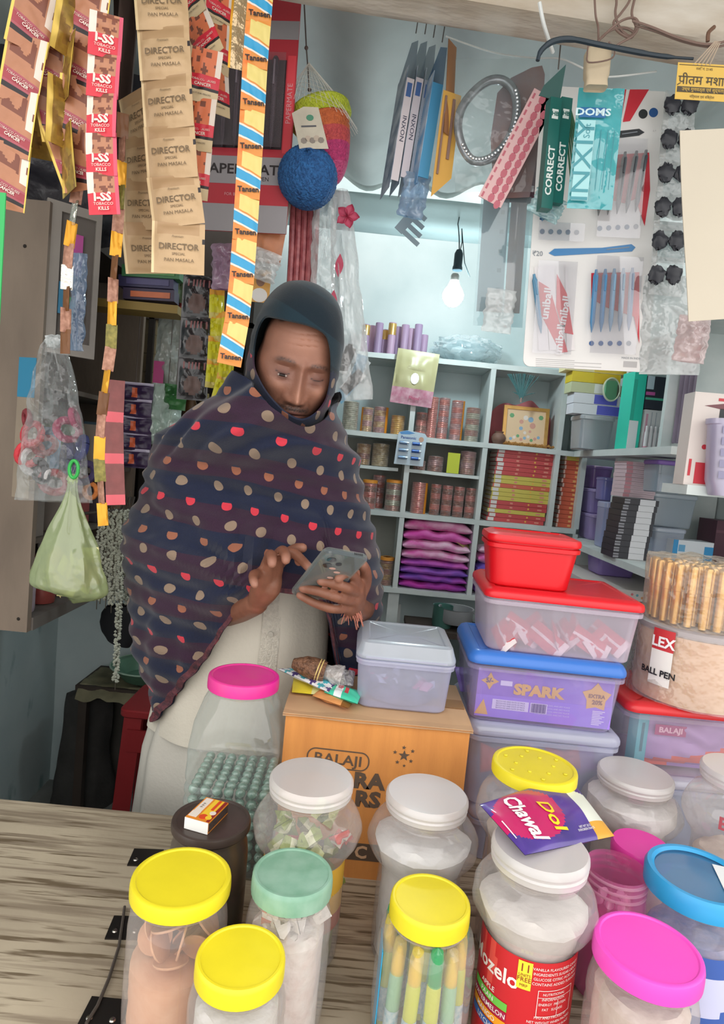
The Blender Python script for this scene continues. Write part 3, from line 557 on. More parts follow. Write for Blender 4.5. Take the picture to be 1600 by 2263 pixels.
# his right hand (left in the picture)
limb([(618, 1228, 1.105), (645, 1221, 1.10), (668, 1239, 1.085), (683, 1255, 1.07)], fr, True)
limb([(600, 1262, 1.125), (634, 1226, 1.14), (655, 1213, 1.135), (669, 1211, 1.125)], [.014, .0115, .0105, .009], True)
limb([(611, 1229, 1.095), (624, 1217, 1.070), (631, 1226, 1.048), (632, 1238, 1.038)], fr, True)
limb([(592, 1239, 1.085), (598, 1226, 1.058), (601, 1235, 1.038), (601, 1246, 1.030)], fr, True)
limb([(571, 1268, 1.085), (561, 1270, 1.060), (560, 1281, 1.044), (563, 1292, 1.037)], [.0092, .0088, .008, .0072], True)
wr = (568, 1332, 1.145)
for k, q in enumerate(((616, 1232, 1.105), (606, 1234, 1.097), (592, 1243, 1.088), (574, 1268, 1.088))): limb([wr, ((wr[0] + q[0]) / 2 + 8 - 2 * k, (wr[1] + q[1]) / 2, (wr[2] + q[2]) / 2 - .006), q], [.019, .0165, .0115])
limb([wr, (598, 1300, 1.115), (606, 1262, 1.12)], [.018, .019, .014])
limb([wr, (480, 1350, 1.28), (345, 1290, 1.36)], [.022, .032, .036])
# his left hand (right in the picture) holding the phone from below
limb([(790, 1294, 1.095), (781, 1272, 1.065), (764, 1267, 1.048), (748, 1278, 1.040)], fr, True)
limb([(788, 1308, 1.095), (766, 1299, 1.055), (736, 1289, 1.052), (709, 1284, 1.054)], fr, True)
limb([(780, 1328, 1.095), (745, 1320, 1.058), (705, 1307, 1.062), (669, 1300, 1.074)], fr, True)
limb([(766, 1344, 1.10), (735, 1345, 1.070), (696, 1333, 1.078), (662, 1315, 1.090)], [.0092, .0088, .008, .0072], True)
wl = (782, 1345, 1.16)
for q in ((790, 1292, 1.10), (790, 1306, 1.098), (782, 1326, 1.098), (768, 1342, 1.102)): limb([wl, ((wl[0] + q[0]) / 2 + 2, (wl[1] + q[1]) / 2, (wl[2] + q[2]) / 2), q], [.019, .018, .0125])
limb([(786, 1330, 1.13), (806, 1292, 1.125), (808, 1264, 1.10), (800, 1246, 1.075)], [.014, .012, .0105, .009], True)
limb([wl, (800, 1345, 1.26), (795, 1320, 1.36)], [.021, .026, .033])
# upper arms, shoulders, trunk, neck
shl, shr = W(420, 1010, 1.37), W(735, 1040, 1.37)
limb([shl, W(350, 1150, 1.38), W(355, 1290, 1.36)], [.042, .040, .036]); limb([shr, W(775, 1190, 1.38), W(795, 1320, 1.36)], [.038, .036, .034])
mid = (shl + shr) / 2
for z, a, b in ((1.26, .15, .09), (1.12, .145, .095), (.98, .135, .095), (.86, .14, .10)): pass
hm.loft([[V((mid.x - .03 + a * math.cos(t * PI / 10), 1.38 + b * math.sin(t * PI / 10), z)) for t in range(20)] for z, a, b in ((.80, .14, .095), (.95, .13, .09), (1.1, .14, .09), (1.22, .16, .09), (1.29, .14, .07), (1.32, .06, .05))])
limb([mid + V((0, 0, -.03)), (mid + HC) / 2 + V((-.01, .06, -.05)), HC + V((0, .04, -.05))], [.06, .052, .05])
for s in (-1, 1): limb([V((mid.x - .03 + s * .08, 1.39, .84)), V((mid.x - .04 + s * .09, 1.37, .46)), V((mid.x - .05 + s * .09, 1.40, .08)), V((mid.x - .05 + s * .09, 1.31, .035))], [.075, .052, .036, .034])
tmp = bpy.data.objects.new('tmp', hm.mesh('tmp', [WHITE])); COL.objects.link(tmp)
md = tmp.modifiers.new('r', 'REMESH'); md.mode = 'VOXEL'; md.voxel_size = .0026
md2 = tmp.modifiers.new('s', 'SMOOTH'); md2.factor = .5; md2.iterations = 4
bpy.context.view_layer.update(); ev = tmp.evaluated_get(bpy.context.evaluated_depsgraph_get()); me = ev.to_mesh()
bv = [tuple(v.co) for v in me.vertices]; bf = [tuple(p.vertices) for p in me.polygons]; ev.to_mesh_clear(); bpy.data.objects.remove(tmp)
bcol = []
for v in bv:
    v = V(v); d = min((v - t).length for t in tips) if v.y < 1.16 else 1; k = .8 * sm(1 - d / .016)
    c = V((.22, .088, .052)) * (1 + .15 * noise.noise(v * 70)); bcol.append(c * (1 - k) + V((.42, .20, .14)) * k)
n0 = len(hv); bm_ = MB(); bm_.v = hv + bv; bm_.f = [list(f) for f in hf] + [[i + n0 for i in f] for f in bf]; bm_.m = [0] * len(bm_.f)
SKIN = mat('a06a52', .48, bump=.12, bs=260, spec=.45, sss=.08, attr='skin_colour')
body = PW('body', bm_, SKIN)
ca = body.data.color_attributes.new('skin_colour', 'FLOAT_COLOR', 'POINT'); ca.data.foreach_set('color', [x for c in hcol + bcol for x in (*c, 1)])
# eyes: whites and irises just behind the lids (his left eye nearly closed)
for s in (-1,):
    c, _ = head_pt(math.asin(max(-1, min(1, s * .0305 / .0735))), 0); q = HC + HROT @ V((s * .0305, -.0828, -.0085))
    e = MB(); e.M = Matrix.Translation(q) @ HROT.to_4x4()
    e.grid(lambda u, v: (.0085 * math.cos(PI * u), -.0028 * math.sin(PI * u) * math.sin(PI * v) ** .5, (v - .5) * .0046 * math.sin(PI * u) ** .6), 16, 8, lambda u, v: 1 if abs(u - .55) < .22 else 0)
    PW('eye', e, [mat('a89a92', .3), mat('1c1210', .2)])
# hood, top edge of the wrap and shawl
def sect(o, mats, name): pass
HA = (.081, .112, .146, .130)
def hood_pt(d, k=1):
    d = d.normalized(); c = HA[2] if d.z > 0 else HA[3]; e = 2.5; q = (abs(d.x / HA[0]) ** e + abs(d.y / HA[1]) ** e + abs(d.z / c) ** e) ** (1 / e); return d / q * k + V((-.006, 0, 0))
openpx = [(590, 700), (612, 700), (645, 707), (685, 716), (715, 728), (733, 745), (741, 780), (742, 820), (740, 856), (732, 892), (710, 920), (679, 935), (648, 924), (620, 900), (593, 868), (573, 832), (564, 805), (564, 765), (572, 725)]
def cr(P_, t):
    n = len(P_); k = int(t * n) % n; f = t * n - int(t * n); a, b, c, d = (V(P_[(k + i - 1) % n]) for i in range(4))
    return .5 * ((2 * b) + (c - a) * f + (2 * a - 5 * b + 4 * c - d) * f * f + (3 * b - a - 3 * c + d) * f ** 3)
opn = [cr([(*p, 0) for p in openpx], i / 96) for i in range(96)]
HI = HROT.inverted()
def on_hood(px, py):
    Y = HC.y - .08
    for _ in range(6):
        d = HI @ (W(px, py, Y) - HC); p = HROT @ hood_pt(d) + HC; Y = p.y
    return d.normalized()
od = [on_hood(p.x, p.y) for p in opn]; BK = V((0, 1, .1)).normalized()
def hoodf(off):
    def f(u, v):
        i = int(round(u * 96)) % 96; a = od[i]; w = v; d = a.slerp(BK, w) if w < 1 else BK; p = hood_pt(d)
        k = 1 + .020 * sm(v * 8) * (1 - .4 * v) + .022 * sm(v * 6) * noise.noise(V((d.x * 3, d.z * 6 + d.x * 3, 4))) + .012 * math.sin(d.z * 22 + d.x * 9 + 3 * noise.noise(d * 2)) * sm((-d.z + .25) * 1.5) * sm(v * 10) + off
        return HC + HROT @ (p * k)
    return f
def shawl_mat(plain=0):
    m = bpy.data.materials.new('woven_shawl'); m.use_nodes = True; t = m.node_tree; p = t.nodes['Principled BSDF']; p.inputs['Roughness'].default_value = .9; p.inputs['Specular IOR Level'].default_value = .15
    p.inputs['Sheen Weight'].default_value = .25
    uv = t.nodes.new('ShaderNodeUVMap'); sp = t.nodes.new('ShaderNodeSeparateXYZ'); t.links.new(uv.outputs[0], sp.inputs[0])
    def mt(op, a, b=0.0):
        n = t.nodes.new('ShaderNodeMath'); n.operation = op
        for i, x in enumerate((a, b)):
            if isinstance(x, (int, float)): n.inputs[i].default_value = x
            else: t.links.new(x, n.inputs[i])
        return n.outputs[0]
    def mix(f, a, b):
        x = t.nodes.new('ShaderNodeMix'); x.data_type = 'RGBA'; t.links.new(f, x.inputs[0])
        for i, c in ((6, a), (7, b)):
            if isinstance(c, str): x.inputs[i].default_value = lin(c)
            else: t.links.new(c, x.inputs[i])
        return x.outputs[2]
    v = mt('DIVIDE', sp.outputs[1], .0345); row = mt('FLOOR', v); fv = mt('SUBTRACT', mt('FRACT', v), .5)
    u = mt('ADD', mt('DIVIDE', sp.outputs[0], .050), mt('MULTIPLY', row, .37)); fu = mt('SUBTRACT', mt('FRACT', u), .5); col = mt('FLOOR', u)
    d = mt('ADD', mt('POWER', mt('MULTIPLY', fu, 6.9), 2.0), mt('POWER', mt('MULTIPLY', fv, 3.7), 2.0)); dot = mt('LESS_THAN', d, 1.0)
    r4 = mt('FRACT', mt('DIVIDE', mt('ADD', row, 400.1), 4.0)); isred = mt('LESS_THAN', r4, .2); isor = mt('MULTIPLY', mt('GREATER_THAN', r4, .45), mt('LESS_THAN', r4, .7))
    half = mt('MULTIPLY', mt('GREATER_THAN', fv, .15), mt('MAXIMUM', isred, isor))
    dc = mix(isred, '8f7b69', 'd23c4a'); dc = mix(isor, dc, '99614a'); dc = mix(half, dc, '262b3f')
    n = t.nodes.new('ShaderNodeTexNoise'); n.inputs['Scale'].default_value = 3; t.links.new(uv.outputs[0], n.inputs['Vector'])
    st = mt('GREATER_THAN', mt('SINE', mt('ADD', mt('MULTIPLY', sp.outputs[1], 66.0), mt('MULTIPLY', n.outputs[0], 3.0))), .1)
    wn = t.nodes.new('ShaderNodeTexNoise'); wn.inputs['Scale'].default_value = 900; t.links.new(uv.outputs[0], wn.inputs['Vector'])
    base = mix(st, '20263c', '382436'); base = mix(mt('MULTIPLY', mt('GREATER_THAN', wn.outputs[0], .55), .35), base, '15141c')
    out = base if plain else mix(mt('MULTIPLY', dot, .92), base, dc)
    if plain: out = mix(st, '17242d', '1c2f39')
    t.links.new(out, p.inputs['Base Color']); b = t.nodes.new('ShaderNodeBump'); b.inputs['Strength'].default_value = .35; b.inputs['Distance'].default_value = .002
    t.links.new(wn.outputs[0], b.inputs['Height']); t.links.new(b.outputs[0], p.inputs['Normal']); return m
SHM = shawl_mat(); HOODM = shawl_mat(1)
SBORD = mat('6e3940', .9, var=.6, vs=90, c2='3a2830', bump=.6, bs=200)
def setuv(o, fn):
    l = o.data.uv_layers.get('UVMap') or o.data.uv_layers.new(name='UVMap')
    for lp in o.data.loops: l.data[lp.index].uv = fn(o.data.vertices[lp.vertex_index].co + per.location)
hd = MB(); hd.grid(hoodf(0), 96, 60, lambda u, v: 0, closed=True); hd.grid(lambda u, v: hoodf(-.035)(u, v), 96, 30, closed=True)
hd.grid(lambda u, v: hoodf(-.035 * (1 - v) + .0)(u, 0), 96, 3, closed=True)
for i, f in enumerate(hd.f):
    c = V((0, 0, 0))
    for k in f: c += V(hd.v[k])
    c = HI @ (c / len(f) - HC); hd.m[i] = 1 if c.z < .012 + .01 * noise.noise(c * 30) else 0
hood = PW('hood', hd, [HOODM, SHM]); setuv(hood, lambda c: (math.atan2(c.x - HC.x, -(c.y - HC.y)) * .1, c.z + (c.x - HC.x) * .5))
# the wrap: silhouette in the photograph at the shoulder plane, turned into widths by height
YM = 1.33
def sil(tab): return sorted([(W(x, y, ym).z, W(x, y, ym).x) for x, y, ym in tab])
SLt = sil([(545, 800, 1.19), (532, 840, 1.2), (498, 885, 1.24), (430, 925, 1.30), (372, 965, YM), (330, 1045, YM), (300, 1130, YM), (283, 1200, YM), (279, 1260, YM), (290, 1340, YM), (300, 1420, YM), (320, 1500, YM), (335, 1590, YM)])
SRt = sil([(744, 800, 1.19), (742, 850, 1.2), (740, 885, 1.22), (748, 925, 1.26), (770, 968, 1.3), (792, 1020, YM), (806, 1090, YM), (825, 1160, YM), (838, 1250, YM), (844, 1330, YM), (846, 1400, YM), (840, 1500, YM), (830, 1600, YM)])
zt = lambda y: W(640, y, 1.2).z
YMID = sorted([(zt(800), 1.20), (zt(880), 1.22), (zt(940), 1.28), (zt(1000), 1.33), (zt(1700), 1.34)])
YFR = sorted([(zt(800), 1.085), (zt(880), 1.075), (zt(930), 1.065), (zt(980), 1.085), (zt(1040), 1.14), (zt(1100), 1.165), (zt(1200), 1.15), (zt(1300), 1.155), (zt(1420), 1.20), (zt(1600), 1.24)])
TOPE = [(530, 822), (556, 842), (578, 876), (607, 909), (640, 935), (674, 948), (706, 932), (730, 902), (744, 884), (765, 890)]
HEM = [(270, 1560), (300, 1590), (342, 1597), (380, 1545), (430, 1485), (485, 1405), (530, 1345), (556, 1312), (590, 1300), (640, 1310), (700, 1316), (728, 1345), (738, 1420), (745, 1500), (780, 1570), (850, 1580)]
def proj(p):
    d = p - V((0, 0, CZ)); k = d.dot(CF); return 800 + FPX * d.dot(CR) / k, 1131.5 - FPX * d.dot(CU) / k
def bodyp(ph, z):
    xl, xr = interp(SLt, z), interp(SRt, z); ym, yf = interp(YMID, z), interp(YFR, z); xc, w_ = (xl + xr) / 2, (xr - xl) / 2
    c, s = math.cos(ph), math.sin(ph); e = .85
    x = xc + w_ * (abs(c) ** e) * (1 if c > 0 else -1)
    return V((x, ym - (ym - yf) * abs(s) ** .9 if s > 0 else ym + .13 * abs(s), z))
def edge_z(ph, tab, zi, back):
    z = zi
    if math.sin(ph) < -.15: return back
    for _ in range(14):
        p = bodyp(ph, z); x, y = proj(p); z += (y - interp(tab, x)) / FPX * p.y * .6
    return z
NPH, NZ = 220, 130
ZT = [edge_z(2 * PI * i / NPH, TOPE, 1.5, zt(850)) for i in range(NPH)]; ZB = [edge_z(2 * PI * i / NPH, HEM, 1.0, zt(1600)) for i in range(NPH)]
def smooth_l(l, k=3):
    for _ in range(k): l = [(l[i - 1] + 2 * l[i] + l[(i + 1) % len(l)]) / 4 for i in range(len(l))]
    return l
ZT = smooth_l(ZT, 6); ZB = smooth_l(ZB, 3)
WR = W(560, 1290, 1.15); ELB = W(300, 1320, 1.33)
def shawlf(off):
    def f(u, v):
        i = int(round(u * NPH)) % NPH; ph = 2 * PI * i / NPH; z = ZT[i] + (ZB[i] - ZT[i]) * v; p = bodyp(ph, z)
        n = V((math.cos(ph), -math.sin(ph) * 1.0, .15)).normalized(); x = p.x
        a = noise.noise(V((x * 3, z * 3, 7))); up = sm((z - zt(1150)) / .12); low = 1 - up
        # folds sweeping round the neck and chest
        s1 = z * 120 + 26 * (x + .12) ** 2 * 10 - x * 14 + 3.2 * a; r1 = math.sin(s1) * (.6 + .6 * noise.noise(V((x * 9, z * 14, 1))))
        f1 = .0135 * r1 * sm((z - zt(1080)) / .10); f1b = .0035 * math.sin(z * 150 + x * 22 + 5 * a) * (1 - sm((z - zt(1080)) / .08))
        # folds fanning out from the wrist towards the elbow
        d = V((x - WR.x, 0, z - WR.z)); r = d.length; an = math.atan2(d.z, -d.x)
        f2 = .009 * math.sin(an * 9 + 4 * a + r * 5) * sm(r / .06) * sm(1.4 - r / .30) * (1 if x < WR.x + .04 else max(0, 1 - (x - WR.x - .04) / .04))
        f3 = .009 * noise.noise(V((x * 12, z * 9, 3))) + .003 * noise.noise(V((x * 40, z * 60, 3)))
        f4 = .010 * math.sin(x * 95 + 2 * a) * sm((zt(1330) - z) / .1) * (1 if x > 0 else .35)
        roll = .010 * sm(1 - v * 14)
        q = p + n * (f1 + f1b + f2 + f3 + f4 + roll + off)
        if math.sin(ph) > 0 : # forearm lift
            q.y -= .028 * gs(x, z, WR.x - .02, WR.z + .015, .12, .05) + .03 * gs(x, z, W(790, 1280, 1.2).x, WR.z + .01, .05, .06)
        if off: q.y += .004
        return q
    return f
sw = MB(); sw.grid(shawlf(0), NPH, NZ, lambda u, v: 1 if v > .972 else 0, closed=True); sw.grid(shawlf(-.004), NPH, 60, 0, closed=True)
shawl = PW('shawl', sw, [SHM, SBORD]); setuv(shawl, lambda c: (math.atan2(c.x + .16, -(c.y - 1.40)) * .22 - .1 * (c.z - 1.2), c.z + .17 * c.x + .12 * max(0, -c.x - .2) ))
# woven border strip along the hem, hanging on the front edges
bd = MB()
def bordf(w0, w1, off):
    def f(u, v):
        i0 = 24 + (NPH // 2 - 34) * u; i = int(i0); fr_ = i0 - i; g = shawlf(off); vv = 1 - (w0 + (w1 - w0) * v)
        return g(i / NPH, vv).lerp(g((i + 1) / NPH, vv), fr_)
    return f
bd.grid(bordf(0, .028, .0025), 160, 3, 0); bd.grid(bordf(.032, .075, .0025), 160, 4, lambda u, v: 1 if noise.noise(V((u * 160, v * 6, 0))) > .05 else 0)
PW('shawl_border', bd, [mat('8a4246', .9, var=.5, vs=120, c2='54303a', bump=.5, bs=260), mat('6b5a66', .9, var=.4, vs=160)], label='reddish woven border along the hem')
fg = MB()
for k in range(26):
    p = W(772 + rnd.uniform(-12, 14), 1335 + rnd.uniform(-10, 14), 1.12); q = p + V((rnd.uniform(-.006, .026), rnd.uniform(-.01, .0), rnd.uniform(-.035, -.016)))
    fg.tube([p, p.lerp(q, .5) + V((.003, 0, .003)), q], [.0014, .0011, .0005], 5)
tag(PW('fringe', fg, mat('b0705e', .9)), kind='stuff')
# kurta and lower garment
KX = interp(SLt, .9)
kc = W(560, 1400, 1.38).x
def garm(tab, amp, kf):
    def f(u, v):
        t = v * (len(tab) - 1); k = min(int(t), len(tab) - 2); t -= k; z, xc, a, yc, b = [p + (q - p) * t for p, q in zip(tab[k], tab[k + 1])]
        ph = 2 * PI * u; fl = amp * math.sin(ph * kf + 3 * noise.noise(V((z * 3, 0, 1)))) * (.4 + v) + amp * 1.2 * noise.noise(V((math.cos(ph) * 3, math.sin(ph) * 3, z * 6)))
        return V((xc + (a + fl) * math.cos(ph), yc - (b + fl) * math.sin(ph), z))
    return f
zz = lambda y: W(500, y, 1.3).z
KUR = mat('d6d0c2', .85, var=.08, vs=4, bump=.25, bs=120, spec=.2)
kx = lambda px, y: W(px, y, 1.35).x
ku = MB().grid(garm([(zz(1080), kx(590, 1080), .12, 1.37, .08), (zz(1250), kx(570, 1250), .155, 1.37, .11), (zz(1400), kx(555, 1400), .165, 1.37, .115), (zz(1520), kx(535, 1520), .18, 1.37, .115), (zz(1640), kx(520, 1640), .195, 1.37, .12)], .0035, 7), 120, 60, closed=True)
PW('kurta', ku, KUR)
KT = [(zz(1080), kx(590, 1080), .12, 1.37, .08), (zz(1250), kx(570, 1250), .155, 1.37, .11), (zz(1400), kx(555, 1400), .165, 1.37, .115), (zz(1520), kx(535, 1520), .18, 1.37, .115)]
gk = garm(KT, 0, 7); 
def stripk(u0, u1, off): return lambda u, v: (lambda p, n: p + n * off)(gk(u0 + (u1 - u0) * u, .30 + .70 * v), V((0, -1, 0)))
PW('button_placket', MB().grid(stripk(.178, .215, .0045), 6, 40), mat('d8d2c4', .9, var=.16, vs=150, bump=.8, bs=300), label='embroidered cream button placket')
for vv in (.62, .93):
    p = gk(.196, vv) + V((0, -.0065, 0)); b_ = MB(); b_.M = Matrix.Translation(p) @ Matrix.Rotation(PI / 2, 4, 'X'); b_.lathe([(0, .002), (.003, .0025), (.0055, .002), (.006, 0)], 14); PW('button', b_, mat('b9b4a8', .3))
lu = MB().grid(garm([(zz(1590), kx(525, 1590), .185, 1.38, .115), (zz(1700), kx(505, 1700), .20, 1.38, .12), (.35, kx(480, 1800), .21, 1.39, .13), (.06, kx(470, 1850), .22, 1.40, .14)], .006, 11), 140, 40, closed=True)
PW('lower_garment', lu, mat('c9c5bb', .85, var=.1, vs=4, bump=.25, bs=120))
# the phone
pt, pb = W(768, 1221, .985), W(686, 1316, 1.112); up = (pt - pb).normalized(); xx = (W(817, 1219, .985) - W(720, 1222, .985)).normalized(); nn = xx.cross(up).normalized()
xx = up.cross(nn).normalized(); mM = Matrix((xx, -nn, up)).transposed()
if mM.col[1].y < 0: mM = Matrix((-xx, nn, up)).transposed()
mm = mM.to_4x4(); mm.translation = (pt + pb) / 2; L = (pt - pb).length
ph_ = T('phone', 'mobile phone in a clear case held up by the shopkeeper, back towards the street', 'phone', M=mm)
bx = MB(); bx.M = Matrix.Rotation(PI / 2, 4, 'X') @ Matrix.Translation((0, 0, -.0042)); bx.rbox(.072, L - .004, .0082, .011, .0022); P('body', bx, [mat('3d4a5a', .2, var=.4, vs=20, c2='26303e', coat=1)], ph_)
cs = MB(); cs.M = Matrix.Rotation(PI / 2, 4, 'X') @ Matrix.Translation((0, 0, -.0055)); cs.rbox(.076, L, .0110, .012, .0028); P('clear_case', cs, clear('eef2f0', .10, .08, milk='a9b0ac', edge=.6), ph_)
sg = [(-1, .0)]; bk = MB()
ysn = -1
for x_, z_, r_ in ((-.018, L / 2 - .022, .0075), (-.018, L / 2 - .042, .0075), (-.002, L / 2 - .032, .005)): bk.disc(x_, z_, r_, -.0064, .002, 0, 20)
P('camera_lens', bk, [mat('1b2026', .1, coat=1)], ph_)
pr_ = MB()
for k in range(7): pr_.disc(-.006 + .009 * (k % 3) + .003 * k, L / 2 - .05 - .011 * k, .006, -.0058, .0003, 0, 7, .0035)
pr_.text('motif', .0001, 0, 0); P('case_print', pr_, [mat('cfa79c', .6)], ph_)
sp_ = MB()
for k in range(6): sp_.box(.012 + .0025 * k, .0132 + .0025 * k, -.0016, .0016, L / 2 - .0002, L / 2 + .0004)
P('speaker_slot', sp_, [BLACK], ph_, False)
# ---------------------------------------------------------------- carton, tubs and packets on the counter
def Wz(px, py, z):
    d = CF + CR * ((px - 800) / FPX) - CU * ((py - 1131.5) / FPX); return V((0, 0, CZ)) + d * ((z - CZ) / d.z)
def patch(A, B, C, D, bul=.01, seed=0, wr=.15):
    nr = ((B - A).cross(D - A)).normalized()
    if nr.dot(V((0, 0, CZ)) - A) < 0: nr = -nr
    def f(u, v, off=0, sg=1):
        e = (max(0, math.sin(PI * u)) * max(0, math.sin(PI * v))) ** .45
        k = noise.noise(V((u * 4 + seed, v * 4, seed))) * wr * bul * 4 * e
        return A.lerp(B, u).lerp(D.lerp(C, u), v) + nr * (sg * bul * e + k + off)
    f.LU = (B - A).length; f.LV = (D - A).length; return f
def packet(name, label, cat, cor, mats, paint=0, bul=.008, z=None, seed=0, group=None, n=14, wr=.15, text=()):
    pts = [(Wz(*c, z) if len(c) == 2 else W(*c)) for c in cor]; loc = sum(pts, V((0, 0, 0))) / 4; pts = [p - loc for p in pts]
    b0 = V((0, 0, CZ)) - loc
    t = T(name, label, cat, loc, group=group); A, B, C, D = pts
    nr = ((B - A).cross(D - A)).normalized()
    if nr.dot(b0 - A) < 0: nr = -nr
    f = patch(A, B, C, D, bul, seed, wr)
    def g(u, v, sg=1, off=0):
        e = (max(0, math.sin(PI * u)) * max(0, math.sin(PI * v))) ** .45; k = noise.noise(V((u * 4 + seed, v * 4, seed))) * wr * bul * 4 * e
        return A.lerp(B, u).lerp(D.lerp(C, u), v) + nr * (sg * (bul * e + .0003) + k + off)
    m = MB().grid(lambda u, v: g(u, v), n, n, paint).grid(lambda u, v: g(u, v, -1), n, n, 0); P('wrapper', m, mats, t)
    for st, size, u, v, mi, kw in text:
        LU, LV = (B - A).length, (D - A).length
        q = MB().text(st, size, fn=lambda X, Z: g(min(.999, max(0.001, u + X / LU)), min(.999, max(.001, v + Z / LV)), 1, .0012), **kw); P('lettering', q, mi, t)
    return t
CB = mat('d8924c', .8, var=.12, vs=6, bump=.15, bs=60, stretch=(8, 1, 1), c2='c98545'); CBT = mat('c9a27a', .8, var=.2, vs=8)
cL, cR_ = W(632, 1578, 1.02), W(1040, 1608, 1.02); CW = (cR_ - cL).length; cz = (cL.z + cR_.z) / 2
ct_ = T('cardboard_carton', 'orange cardboard carton printed with an oval-framed name, behind the frosted-lid jars', 'carton', ((cL.x + cR_.x) / 2, 1.02, CTZ))
CH = cz - CTZ; CD = .205
P('box_body', MB().box(-CW / 2, CW / 2, 0, CD, 0, CH - .003), CB, ct_, False)
for y0, y1, nm in ((-.004, CD / 2 - .001, 0), (CD / 2 + .001, CD + .002, 0)):
    P('flap', MB().grid(lambda u, v: (-CW / 2 - .005 + (CW + .010) * u, y0 + (y1 - y0) * v, CH + .001 - .004 * (1 - abs(2 * v - 1)) * 0 - (.006 * (1 - v) ** 8 if y0 < 0 else 0) + .0015 * noise.noise(V((u * 4, v * 3, 0)))), 20, 8).box(-CW / 2 - .005, CW / 2 + .005, y0 + .002, y1, CH - .002, CH - .0005), CBT, ct_)
P('packing_tape', MB().box(-CW / 2 - .003, CW / 2 + .003, CD / 2 - .02, CD / 2 + .02, CH + .0022, CH + .0028), clear('d8b890', .5, .2, milk='b98f60'), ct_, False)
pr = MB(); k = CW / 408
def cpx(x, y): # print position on the carton front
    p = W(x, y, 1.02); return p.x - ct_.location.x, p.z - CTZ
x, z = cpx(747, 1678); rr = rrect(140 * k, 44 * k, 20 * k, 8); ri = rrect(134 * k, 38 * k, 17 * k, 8); n = len(rr)
pr.M = Matrix.Translation((x, -.0006, z)) @ Matrix.Rotation(R(1), 4, 'Y'); pr.add([(p.x, 0, p.y) for p in rr] + [(p.x, 0, p.y) for p in ri], [(i, (i + 1) % n, n + (i + 1) % n, n + i) for i in range(n)])
pr.text('BALAJI', 32 * k * 1.02, 0, -.001, 0, bold=.015, sx=1.15); pr.M = Matrix()
for st, px, py, s in (('RA', 815, 1728, 44), ('RS', 812, 1768, 44)): x, z = cpx(px, py); pr.text(st, s * k * 1.1, x, z, -.0006, bold=.05, sx=1.1)
def star(mb, x, z, r, m=0, y=-.0006, n=5, q=.42):
    mb.poly([((r if i % 2 == 0 else r * q) * math.sin(PI * i / n) + x, (r if i % 2 == 0 else r * q) * math.cos(PI * i / n) + z) for i in range(2 * n)], y, .0003, m)
for px, py, r_ in ((893, 1670, 13), (893, 1652, 5), (873, 1662, 5), (912, 1660, 5), (878, 1684, 5), (908, 1682, 5), (893, 1692, 4)): star(pr, *cpx(px, py), r_ * k)
x, z = cpx(810, 1885); pr.rect(x - .09, x + .06, z - .014, z + .016, -.0006); P('print', pr, mat('5b4a3c', .8), ct_, False)
q = MB(); q.text('C', .03, x - .01, z, -.0014, bold=.03); P('print', q, mat('d0a884', .8), ct_, False)
def tub(label, fl, frr, Y, dep, h, lidc, lh=.018, body=None, taper=.93, yaw=0, z=None, raised=.005, name='plastic_tub', rim=True, cr=.022):
    a, b = W(*fl, Y), W(*frr, Y); w_ = (b - a).length; top = (a.z + b.z) / 2 if z is None else z + h
    t = T(name, label, 'container', ((a.x + b.x) / 2, Y + dep / 2, top - h), (0, 0, yaw)); bd = body or FROST
    P('tub_body', MB().rbox(w_ * .965, dep * .95, h - lh * .8, cr, .003, 0, 0, taper, cap1=False), bd, t)
    if rim: P('rim', MB().loft([rrect(w_ * s, dep * s, cr, 5, zz) for s, zz in ((.965, h - lh - .012), (.99, h - lh - .011), (.992, h - lh - .004), (.965, h - lh - .003))], 0, False, False), bd, t)
    l = MB(); i = .014
    l.loft([rrect(w_ - q * 2, dep - q * 2, max(cr - q, .004), 6, zz) for q, zz in ((.001, h - lh), (0, h - lh + .002), (0, h - lh + .007), (.002, h - lh + .012), (i * .5, h - .003), (i, h), (i + .006, h), (i + .008, h - .002), (w_ / 2 - .002 if w_ < dep else dep / 2 - .002, h - .002))], 0, False, True)
    P('lid', l, lidc if not isinstance(lidc, str) else mat(lidc, .32, var=.08, vs=10), t); t['w'] = w_; t['d'] = dep; t['h'] = h; return t
def on(t, x=0, y=0, z=0): return t.location + V((x, y, z))
# clear square tub on the carton
q = Wz(895, 1581, cz); tS = tub('clear square tub with a domed see-through lid standing on the orange carton', (785, 1478), (1008, 1498), q.y + .004, .165, .118, clear('eef2f6', .42, .25, milk='cdd6de', edge=.3), .03, clear('e6e6f6', .42, .35, milk='c4c6de', edge=.3), z=cz + .0022)
for k in range(2): P('rim', MB().loft([rrect(tS['w'] * s, tS['d'] * s, .024, 6, .082 + k * .007 + zz) for s, zz in ((.965, 0), (1.005, .001), (1.005, .004), (.965, .005))], 0, False, False), clear('e6e6f6', .5, .3, milk='c8cade'), tS)
for k in range(14): tag(P('trinket', MB().pillow(.03, .03, .008, 6, lambda u, v: int(u > .5), z0=.015), [mat(c, .4) for c in (('5a5570', 'cfd2e6') if k % 4 else ('e0609a', 'f0a0c0'))], None, loc=on(tS, rnd.uniform(-.055, .055), rnd.uniform(-.055, .05), .012 + .002 * k), rot=(rnd.uniform(-1.5, 0), rnd.uniform(-.5, .5), k)), 'small dark grey and pink trinket packet inside the clear square tub', 'packet', 'trinket packets in the square tub')
clump('dark_filling', 'grey jumble of small goods in the clear square tub', 'goods', tS, .062, .004, .03, mat('7d7c90', .6, var=.6, vs=60, bump=1, bs=60), blob=3)
